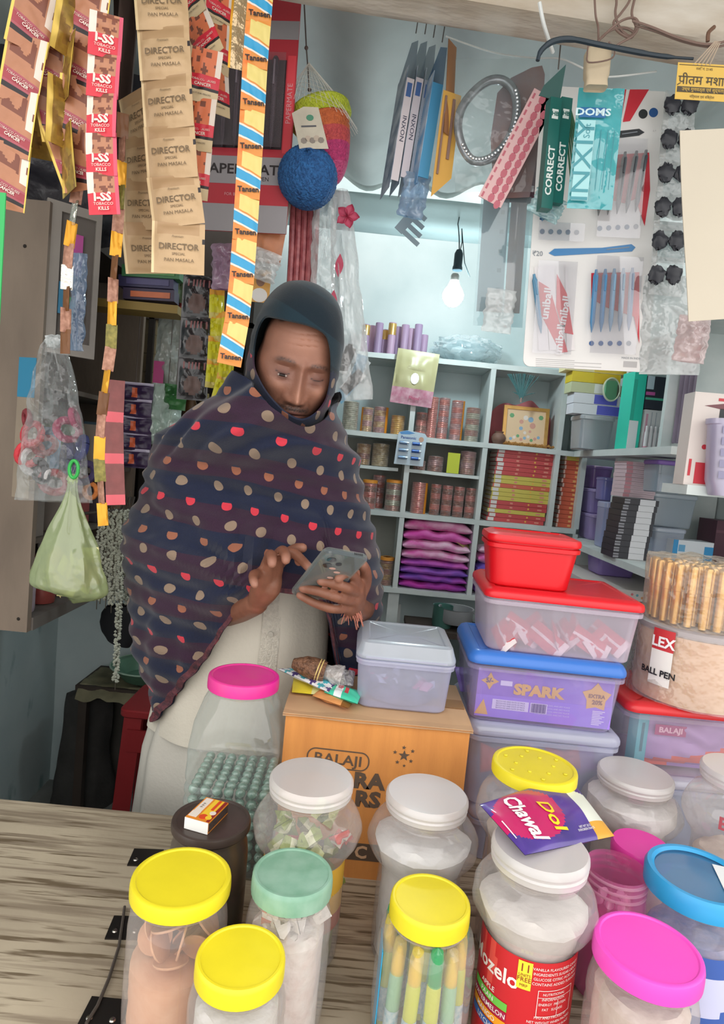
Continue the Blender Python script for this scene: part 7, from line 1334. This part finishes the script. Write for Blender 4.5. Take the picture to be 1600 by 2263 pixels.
for k in range(4):
    tt = T('bottle', '%s, on the bottom board of the wall cabinet' % ('milky bottle with a violet cap', 'red-labelled bottle with a clear shoulder', 'wine-red jar with a grey cap', 'white bottle with a pink sticker')[k], 'bottle', cab(.06 + .10 * k, .031, .05), group='bottles in the wall cabinet'); c = ['b9a8b4', 'a8524c', '8f3a4a', 'd4ccce'][k]; h = [.17, .15, .10, .13][k]
    P('bottle_body', MB().lathe([(0, 0), (.03, .001), (.032, .01), (.032, h * .65), (.024, h * .8), (.013, h * .88), (.013, h)], 20), mat(c, .3, var=.3, vs=30), tt); P('cap', MB().lathe([(.015, h * .93), (.016, h * .94), (.016, h + .012), (0, h + .014)], 16), mat(['5a50a0', 'c8c4c4', '8a9a9e', 'd8b0b8'][k], .35), tt)
for k in range(9):
    tag(P('goods_box', MB().box(-.045, .045, 0, .05, 0, [.13, .10, .15, .11, .14, .12, .10, .13, .12][k]), mat(['8a7f78', '3f7fb0', '9a9088', '5a8a5a', '9c4a4a', 'b0a498', '6a6068', '7a96a8', 'a88a70'][k], .6, var=.2), None, False, loc=cab(.04 + .062 * k, [.213, .373][k % 2], .065)), '%s goods carton from the street side inside the wall cabinet' % ORD[k], 'box', 'cartons in the wall cabinet')
gf = T('glazed_frame', 'pale grey framed glass panel hanging on the wall cabinet front', 'frame', M=hang(W(168, 455, 1.46), W(150, 775, 1.46), R(38))[0]); L = .33
q = MB(); w_ = .115
for a, b, c, d in ((-w_ / 2, -w_ / 2 + .03, -L, 0), (w_ / 2 - .012, w_ / 2, -L, 0), (-w_ / 2 + .03, w_ / 2 - .012, -.02, 0), (-w_ / 2 + .03, w_ / 2 - .012, -L, -L + .03)): q.box(a, b, 0, .012, c, d)
P('frame', q, mat('9c948c', .7, var=.2), gf, False); P('backing', MB().box(-w_ / 2 + .03, w_ / 2 - .012, .008, .011, -L + .03, -.02), mat('6e6660', .7, var=.3), gf, False)
q = MB(); q.rect(-w_ / 2 + .032, -.012, -.24, -.17, .002, .003, 0); q.rect(-.010, .008, -.27, -.2, .002, .003, 1); q.rect(.012, .03, -L + .04, -.16, .002, .003, 2); q.rect(.0, .02, -.15, -.06, .002, .003, 3); P('card', q, [mat('3a7a9a', .5), mat('4a8a58', .5), mat('7c3c44', .5), mat('b04a90', .5)], gf, False)
film('clear sleeve of blue goods hanging on the glazed frame', (176, 560, 1.40), (168, 775, 1.40), pxw(34, 1.4), .012, 'a8bcd4', .35, 41)
# rack against the back wall, left, with a dark board added for shade
rx0, rx1 = XL + .02, W(560, 700, 2.2).x; rk = T('wall_rack', 'brown rack on the back wall behind the shopkeeper, with a dark board added for shade', 'rack', (rx0, 2.20, 0)); rw = rx1 - rx0; zr = W(320, 862, 2.2).z; zr1 = W(300, 420, 2.2).z; zr0 = W(300, 1165, 2.2).z
P('back_board', MB().box(0, rw, .24, .255, zr0, zr1), mat('4d443e', .8, var=.4, vs=6), rk, False)  # dark board added to stand in for the shade on this wall
for z in (zr, zr + .26, zr0): P('shelf', MB().box(0, rw, 0, .239, z - .018, z), mat('6a5f56', .8, var=.3), rk, False)
for x in (0, rw * .5, rw - .018): P('upright', MB().box(x, x + .018, .0, .239, zr0 - .05, zr1), mat('3f3833', .8, var=.3), rk, False) if x != 0 else None

for c_ in range(2):
    for k in range(4): tag(P('beige_carton', MB().box(-.032, .032, 0, .07, 0, .062), mat(['a89878', '9c8c70'][c_], .7, var=.15), None, False, loc=(W(322 + 2 * c_, 800, 2.22).x - .0 + .07 * c_, 2.215 + .02 * c_, zr + .001 + .0635 * k)), 'beige carton, %s from the bottom in the %s column on the rack' % (ORD[k], ('left', 'right')[c_]), 'box', 'beige cartons on the rack')
for k in range(3): tag(P('brown_carton', MB().box(-.055, .055, 0, .1, 0, .082), mat('5c4638', .7, var=.3), None, False, loc=(W(270, 800, 2.22).x, 2.21, zr + .001 + .083 * k)), 'dark brown carton, %s from the bottom beside the beige cartons' % ORD[k], 'box', 'dark cartons on the rack')
for k in range(14):
    px = 262 + 22 * (k % 7); row = k // 7; o = P('small_goods', MB().pillow(.034, [.07, .09, .06, .08, .1, .07, .09][k % 7], .02, 8, z0=[.07, .09, .06, .08, .1, .07, .09][k % 7]), mat(['4a6a50', '7a4a5c', '4f5a7c', '8a6a4a', '3f6a60', '9a5a4a', '6a5a80'][(k + row) % 7], .45, var=.4, vs=30), None, loc=(W(px, 600, 2.22).x, 2.23 + .03 * row, zr + .261)); tag(o, '%s dull coloured packet from the left in the %s row on the upper rack shelf' % (ORD[k % 7], ('front', 'back')[row]), 'packet', 'packets on the upper rack shelf')
# toothbrush style boxes under the tan strips
for k, (c, c2, a, b) in enumerate((('3a7a48', '5a9a50', (270, 590), (395, 612)), ('2f2a54', '4a4478', (262, 618), (382, 628)), ('3a2c4a', 'd8703c', (272, 642), (384, 660)))):
    tt = T('brush_carton', ['green carton lying on top under the tan strips', 'dark blue carton in the middle under the tan strips', 'dark carton with an orange window under the tan strips'][k], 'box', W((a[0] + b[0]) / 2, (a[1] + b[1]) / 2 + 12, 1.6 + .005 * k), (0, R(-2), 0)); ww = pxw(b[0] - a[0], 1.6); P('box_body', MB().box(-ww / 2, ww / 2, 0, .04, 0, .028), mat(c, .45, var=.2), tt, False); P('window', MB().box(-ww * .35, ww * .42, -.002, 0, .006, .020), mat(c2, .4, var=.3, vs=20), tt, False)
tag(P('carton_ledge', MB().box(ex - .01, W(392, 690, 1.6).x, 1.6, 1.68, W(320, 668, 1.6).z - .02, W(320, 668, 1.6).z), mat('9a8040', .6, var=.2)), 'yellowish ledge board under the stack of brush cartons', 'board')
# purple crisp strip, white green bag, clear bags behind
PUR2 = sachet_mesh(pxw(78, 1.7), pxw(42, 1.7), [mat('3f2c50', .3, var=.4, vs=30, c2='2a2038'), mat('b8b0c4', .3), mat('c8603c', .4)], lambda u, v: 1 if v < .12 else 2 if .45 < u < .56 and .3 < v < .8 else 0, [], n=14, bul=.022, wr=.5)
strip('sachet_strip', 'string of puffed dark purple packets hanging left of the shawl', [(300, 845, 1.7), (296, 930, 1.7), (292, 1028, 1.7)], pxw(78, 1.7), 5, [PUR2], [.1, -.1, .05], None)
film('crumpled pale green and white bag beside the purple packets', (372, 850, 1.72), (358, 985, 1.72), pxw(70, 1.72), .03, 'cfe2d8', .6, 51)
film('clear bag hanging in front of the beige cartons', (385, 700, 1.75), (370, 850, 1.75), pxw(66, 1.75), .03, 'dfe4e0', .3, 53)
t, L = HT('magenta_card', 'magenta paper tag on the clear bag before the beige cartons', 'tag', (352, 798, 1.72), (348, 852, 1.72)); P('card', MB().box(-.014, .014, 0, .001, -L, 0), mat('a83070', .5), t, False)
t, L = HT('leafy_packet', 'green leafy packet hanging beside the black sachet strip', 'packet', (402, 600, 1.7), (395, 700, 1.7)); P('wrapper', MB().pillow(pxw(44, 1.7), L, .03, 14, lambda u, v: 1 if v > .72 else 0, wr=1), [mat('56704a', .6, var=.6, vs=50, c2='8a9a78'), mat('a84038', .5)], t)
t, L = HT('green_bag', 'green shiny bag hanging below the clear bag, left of the black strip', 'bag', (390, 850, 1.7), (384, 905, 1.7)); P('wrapper', MB().pillow(pxw(50, 1.7), L, .03, 12, wr=1), mat('3f7a44', .35, var=.4, vs=20), t)
# black strip with round pictures, yellow packets
BKS = sachet_mesh(pxw(66, 1.5), pxw(92, 1.5), [mat('1f1c20', .25, var=.3, vs=20, coat=.5), mat('6e5650', .5, var=.4, vs=60), mat('8a5a5a', .5)], lambda u, v: 1 if (u - .5) ** 2 + ((v - .66) * 1.35) ** 2 < .09 else 2 if .12 < v < .3 and .12 < u < .9 and int(u * 16) % 2 else 0, [], n=18, bul=.012)
strip('sachet_strip', 'black glossy sachet strip with round pictures hanging left of the hood', [(440, 608, 1.5), (434, 700, 1.5), (428, 800, 1.5), (424, 880, 1.5)], pxw(66, 1.5), 3, [BKS], [.05, .0, .1], None)
YLS = sachet_mesh(pxw(32, 1.45), pxw(62, 1.45), [mat('d8d02c', .3, var=.1), mat('e0a03a', .35), mat('c8b860', .35)], lambda u, v: 1 if v < .2 else 2 if v > .75 else 0, [], n=10, bul=.014, wr=1)
for lab, pa in (('right one of the yellow packet strings beside the hood', [(508, 690, 1.42), (505, 760, 1.42), (500, 820, 1.42), (486, 872, 1.42)]), ('left one of the yellow packet strings beside the hood', [(480, 640, 1.45), (478, 720, 1.45), (476, 780, 1.45), (470, 845, 1.45)])): strip('packet_string', lab, pa, pxw(30, 1.45), 4, [YLS], [.3, -.4, .2], None, 'packet', cat='packets')
film('lilac and white crumpled packet above the yellow strings', (500, 540, 1.4), (500, 640, 1.4), pxw(62, 1.4), .025, 'c8a8c0', .55, 55)
for k in range(3): tag(P('dark_bottle', MB().lathe([(0, 0), (.022, .001), (.023, .06), (.012, .09), (.011, .11), (0, .112)], 16), mat(['6a4a2c', '8a7a3c', '54381f'][k], .3, var=.3), None, loc=(W(418 + 30 * k, 950, 1.9).x, 1.9, W(430, 950, 1.9).z)), '%s dark golden bottle from the left standing behind the shoulder' % ORD[k], 'bottle', 'golden bottles behind the shoulder')
tag(P('bottle_board', MB().box(W(395, 950, 1.9).x, W(520, 950, 1.9).x, 1.86, 2.199, W(430, 950, 1.9).z - .018, W(430, 950, 1.9).z - .0005), DWD, None, False), 'dark board under the golden bottles behind the shoulder', 'board')
# dark sheet bundle high on the left, the plastic widened to darken this corner
tag(P('black_plastic', MB().grid(lambda u, v: (XL + .03 + .56 * u, 1.50 + .03 * noise.noise(V((u * 6, v * 5, 2))) + .03 * math.sin(u * 9), 2.24 - (.40 + .08 * noise.noise(V((u * 3, 0, 0)))) * v + .03 * noise.noise(V((u * 5, v * 4, 1)))), 40, 30), mat('26232a', .3, var=.3, bump=.8, bs=30)), 'dark crumpled plastic sheet hanging above the wall cabinet, widened to darken the corner', 'sheet')
tag(P('brown_cloth', MB().grid(lambda u, v: W(250 + 60 * u - 20 * v, -60 + 480 * v, 1.25) + V((0, .02 * math.sin(u * 9 + v * 3), 0)), 20, 30), mat('54423a', .8, var=.4, vs=12)), 'dark brown cloth strip hanging behind the tan sachet strips', 'cloth')
tag(P('green_sheet', MB().box(W(-30, 600, .9).x, W(4, 600, .9).x, .9, .902, W(0, 718, .9).z, W(0, 425, .9).z), mat('2fae5c', .5), None, False), 'bright green sheet edge at the far left border of the photo', 'sheet')
# clear bag of hair bands
HBc = W(125, 930, 1.2); 
for k, (px, py, c, r_, cn) in enumerate(((72, 960, 'c02c3c', 24, 'crimson'), (66, 1002, 'd83a44', 26, 'bright red'), (100, 985, 'a02030', 22, 'dark red'), (150, 950, 'a83a60', 26, 'rose'), (165, 925, 'b8486e', 20, 'pink'), (150, 1010, '2c2f5c', 30, 'navy'), (180, 990, '343a74', 24, 'blue'), (88, 1040, '23222a', 26, 'black'), (120, 1066, 'a02a34', 28, 'brick red'), (185, 1045, '3a2f58', 24, 'purple'), (200, 1085, 'd8803c', 16, 'orange'), (72, 1018, 'e4dcdc', 27, 'white'), (105, 1050, 'dcd4d4', 12, 'small white'), (60, 925, '8a3038', 20, 'maroon'))):
    m_ = MB(); rr, rt = pxw(r_, 1.2), pxw(r_ * .34, 1.2); m_.tube([(rr * .8 * math.cos(a * PI / 8), rr * .25 * math.sin(a * PI / 8 + k), rr * math.sin(a * PI / 8)) for a in range(17)], rt, 8)
    tag(P('hair_tie', m_, mat(c, .7, var=.3, vs=60, bump=.6, bs=120), None, loc=W(px, py, 1.2 + .008 * (k % 3)), rot=(0, k * .6, k * .4)), '%s fabric hair tie inside the clear bag at the left' % cn, 'hair tie', 'hair ties in the clear bag')
hb_, L = film('big clear bag of hair ties hanging at the left edge', (120, 755, 1.17), (118, 1108, 1.17), pxw(175, 1.17), .045, op=.06, seed=61, taper=.25, edge=.25)
P('knot', MB().grid(blob(.018, .014, .012, 4, .4, 3), 16, 10, closed=True), clear('e8ecec', .4, .08, bump=1, bs=60), hb_, loc=(0, 0, -.012))
t, L = HT('blue_card', 'blue and cream card inside the left clear bag', 'card', (62, 790, 1.23), (44, 1100, 1.23), R(-20)); P('card', MB().box(-.022, .022, 0, .001, -L, 0), mat('9a8a78', .5, var=.3), t, False); P('blue_corner', MB().rect(-.022, .022, -L * .28, 0, -.0006), mat('2a7a9c', .5), t, False)
tag(P('green_ring', MB().tube([W(163, 1037, 1.14) + V((.008 * math.cos(a * PI / 10), 0, .0155 * math.sin(a * PI / 10))) for a in range(21)], .0032, 8), mat('2fa84a', .35)), 'bright green plastic ring hanging before the hair ties', 'ring')
# green polythene bag on the cabinet
gb_, L = HT('polythene_bag', 'pale green knotted polythene bag full of snacks hanging from the clear bag', 'bag', (160, 1062, 1.16), (158, 1322, 1.16))
def gbag(u, v):
    a = 2 * PI * u; w1 = .008 + .058 * sm(v * 1.15) ** 1.0; w1 = w1 if v < .9 else w1 * math.sqrt(max(.02, 1 - ((v - .9) / .1) ** 2)); pl = 1 + .16 * math.sin(a * 7 + 2 * v) * (1 - v) + .12 * noise.noise(V((math.cos(a) * 3, math.sin(a) * 3, v * 5)))
    return (w1 * pl * math.cos(a) - .006 * v, w1 * .7 * pl * math.sin(a), -L * v * (1 + .05 * math.sin(a + 1)))
P('film', MB().grid(gbag, 72, 40, closed=True), clear('c8d4a0', .45, .2, bump=.7, bs=26, milk='b4c292', edge=.3), gb_)
P('knot', MB().grid(blob(.010, .008, .010, 2, .4, 3), 14, 10, closed=True), mat('a9bd7c', .4), gb_, loc=(0, 0, -.008))
for k in range(22):
    a = k * 2.4; rr = .042 * math.sqrt((k * .618) % 1); o = P('snack_piece', MB().pillow(.03, .034, .008, 6, z0=.017), mat(['e0d8a0', 'cdb98a', 'b89a6a'][k % 3], .5), None, loc=gb_.matrix_world @ V((rr * math.cos(a) - .006, rr * .6 * math.sin(a), -L * .93 + .0032 * k)), rot=(rnd.uniform(-1, 1), rnd.uniform(-1, 1), a)); tag(o, 'pale snack piece inside the green polythene bag', 'snack', 'snacks in the green bag')
# white bead garlands
GW = mat('c9ccbc', .6, var=.3, vs=80)
bs_ = MB(); 
def garland(label, px0, y0, px1, y1, Y, n, grp='white garlands'):
    t, L = HT('garland', label, 'garland', (px0, y0, Y), (px1, y1, Y), 0, grp); m_ = MB(); rw_ = random.Random(int(px0 * 7 + y1))
    for k in range(n):
        z = -L * k / n
        for j in range(3):
            a = rw_.uniform(0, 6.28); c = V((.006 * math.cos(a), .006 * math.sin(a), z)); s = rw_.uniform(.0035, .0052)
            m_.add([c + V(d) * s for d in ((1, 0, 0), (-1, 0, 0), (0, 1, 0), (0, -1, 0), (0, 0, 1), (0, 0, -1))], [(0, 2, 4), (2, 1, 4), (1, 3, 4), (3, 0, 4), (2, 0, 5), (1, 2, 5), (3, 1, 5), (0, 3, 5)])
    o = P('blossoms', m_, GW, t, False); tag(o, kind='stuff'); P('string', MB().tube([(0, 0, .05), (0, 0, -L - .02)], .0012), mat('4a4438', .7), t); return t
for k in range(6): garland('white blossom garland, %s from the left in the hanging bunch' % ORD[k], 236 + 10 * k, 1128, 222 + 12 * k, 1318 + 10 * (k % 3), 1.62 + .008 * (k % 2), 56)
garland('single long white blossom garland hanging below the bunch', 272, 1130, 255, 1508, 1.58, 110)
garland('thin white garland trailing at the left of the bunch under the green bag', 222, 1150, 214, 1330, 1.62, 44)
tag(P('garland_hook_rod', MB().tube([W(110, 1142, 1.60), W(215, 1132, 1.615), W(300, 1124, 1.63)], .004, 8), mat('3a3430', .6)), 'dark rod end from which the white garlands hang', 'rod')
for k in range(4): tag(P('dark_stick', MB().tube([W(262 + 8 * k, 1140, 1.64), W(276 + 7 * k, 1098, 1.66)], .003, 6), mat('3d3630', .6)), 'dark stick, %s from the left above the white garlands' % ORD[k], 'stick', 'sticks above the garlands')
# black bag, green basin on a stand, red stool, sack
t, L = HT('black_bag', 'black cloth bag hanging behind the white garlands', 'bag', (262, 1338, 1.95), (262, 1420, 1.95)); P('bag_body', MB().grid(lambda u, v: ((.058 + .004 * noise.noise(V((u * 5, v * 5, 0)))) * math.cos(2 * PI * u) * (math.sin(PI * (.12 + .76 * v)) ** .5), .03 * math.sin(2 * PI * u), -L * v * (1 + .12 * math.cos(2 * PI * u))), 30, 14, closed=True), mat('14151a', .8), t); P('strap', MB().tube([(-.03, 0, -.01), (-.02, 0, .06), (.03, 0, .06), (.035, 0, -.01)], .003), mat('14151a', .8), t)
zs_ = .60; st = W(290, 1500, 2.28); sd = T('low_table', 'low dark table with a draped rag behind the shopkeeper', 'table', (st.x, 2.30, 0)); 
P('table_top', MB().box(-.17, .20, -.10, .12, st.z - .03, st.z - .012), DWD, sd, False); P('leg', MB().box(-.16, -.13, -.09, -.06, 0, st.z - .031), DWD, sd, False); P('leg', MB().box(.16, .19, -.09, -.06, 0, st.z - .031), DWD, sd, False); P('leg', MB().box(-.16, -.13, .08, .11, 0, st.z - .031), DWD, sd, False); P('leg', MB().box(.16, .19, .08, .11, 0, st.z - .031), DWD, sd, False)
P('back_board', MB().box(-.165, .19, .10, .118, .02, st.z - .031), mat('55524c', .85, var=.4, vs=7), sd, False)
tag(P('rag', MB().grid(lambda u, v: (st.x - .16 + .34 * u, 2.19 + .2 * v - (.012 if v < .1 else 0), st.z - .009 - (.045 + .02 * noise.noise(V((u * 6, 0, 0)))) * max(0, 1 - v * 8) + .006 * noise.noise(V((u * 9, v * 5, 0)))), 30, 16), mat('8a8468', .85, var=.4, vs=20)), 'creased olive rag spread on the low table', 'cloth')
bs = T('basin', 'green enamel basin standing on the rag of the low table', 'basin', (st.x + .05, 2.30, st.z - .004)); P('bowl', MB().lathe([(0, .004), (.07, 0), (.085, .008), (.115, .05), (.13, .055), (.13, .058), (.112, .054), (.08, .012), (0, .008)], 40), mat('6f9c82', .35, var=.2), bs); P('rim', MB().tube([(.13 * math.cos(a * PI / 20), .13 * math.sin(a * PI / 20), .057) for a in range(41)], .003, 6), mat('a8c4b0', .35), bs)
RS = mat('a02c30', .5, var=.15); sx_ = W(300, 1560, 1.95); sto = T('plastic_stool', 'dark red plastic stool half hidden behind the shopkeeper', 'stool', (sx_.x + .10, 2.0, 0)); sh_ = sx_.z
P('seat', MB().rbox(.26, .24, .025, .03, .004, sh_ - .012), RS, sto)
for sx1 in (-1, 1):
    for sy1 in (-1, 1): P('leg', MB().loft([[V((sx1 * (x0 + dx), sy1 * (y0 + dy), z)) for dx, dy in ((0, 0), (-.055, 0), (-.05, -.008), (-.008, -.008), (-.008, -.04), (0, -.045))] for x0, y0, z in ((.14, .13, 0), (.115, .105, sh_ - .013))]), RS, sto, False)
P('crossbar', MB().box(-.10, .10, -.122, -.114, .08, .13), RS, sto, False); P('crossbar', MB().box(-.10, .10, -.115, -.108, sh_ - .12, sh_ - .05), RS, sto, False)
sk_ = T('dark_mound', 'dark grey sack slumped against the back wall left of the red stool', 'mound', (W(205, 1700, 2.3).x - .05, 2.34, 0)); P('mound_body', MB().grid(lambda u, v: (lambda a: ((.115 + .02 * noise.noise(V((math.cos(a) * 2, math.sin(a) * 2, v * 3)))) * math.cos(a) * (1 - .35 * v) * (1 if v < .95 else .3), .085 * math.sin(a) * (1 - .4 * v), .46 * v))(2 * PI * u), 40, 24, closed=True), mat('4c4a48', .9, var=.4, vs=10, bump=.6, bs=80), sk_); P('top_knot', MB().grid(blob(.03, .02, .02, 2, .4, 3), 14, 10, closed=True), mat('4c4a48', .9), sk_, loc=(0, 0, .44))  # dark grey mound with a narrow knotted top
# steel tumbler and pan on the floor shelf beneath
for k, (px, py, r_, h, c) in enumerate(((975, 1385, .035, .075, '5a8a80'), (1005, 1375, .06, .05, 'a9adb0'))):
    p_ = W(px, py, 2.2); tt = T('steel_pot', ['green enamel cup on the low stand under the lowest shelf', 'steel pan on the low stand beside the green cup'][k], 'pot', p_); P('pot_body', MB().lathe([(0, 0), (r_ * .9, 0), (r_, .01), (r_, h), (r_ * 1.05, h + .003), (r_ * .97, h + .002), (r_ * .95, .012), (0, .008)], 28), mat(c, .3, .3), tt)
    P('handle', MB().tube([(r_, 0, h * .8), (r_ * 1.4, 0, h * .7), (r_ * 1.4, 0, h * .35), (r_, 0, h * .25)], .003), mat(c, .3, .3), tt)
zz0 = W(975, 1385, 2.2).z; tt = T('low_stand', 'dark low stand under the lowest shelf', 'stand', (W(985, 1385, 2.2).x, 2.12, 0)); P('stand_top', MB().box(-.14, .2, 0, .2, zz0 - .02, zz0 - .0005), DWD, tt, False)
for x in (-.13, .17): P('leg', MB().box(x, x + .025, .01, .19, 0, zz0 - .021), DWD, tt, False)

for nm in [o for o in bpy.data.objects if o.parent is None and o.get('label') in ('string of puffed dark purple packets hanging left of the shawl', 'crumpled pale green and white bag beside the purple packets', 'clear bag hanging in front of the beige cartons', 'green shiny bag hanging below the clear bag, left of the black strip', 'leafy green packet')]:
    bpy.context.view_layer.update(); p = nm.matrix_world.translation; P('string', MB().tube([p, V((p.x, p.y + .004, 2.295))], .0012, 5), mat('5a504a', .7), nm).matrix_parent_inverse = nm.matrix_world.inverted()
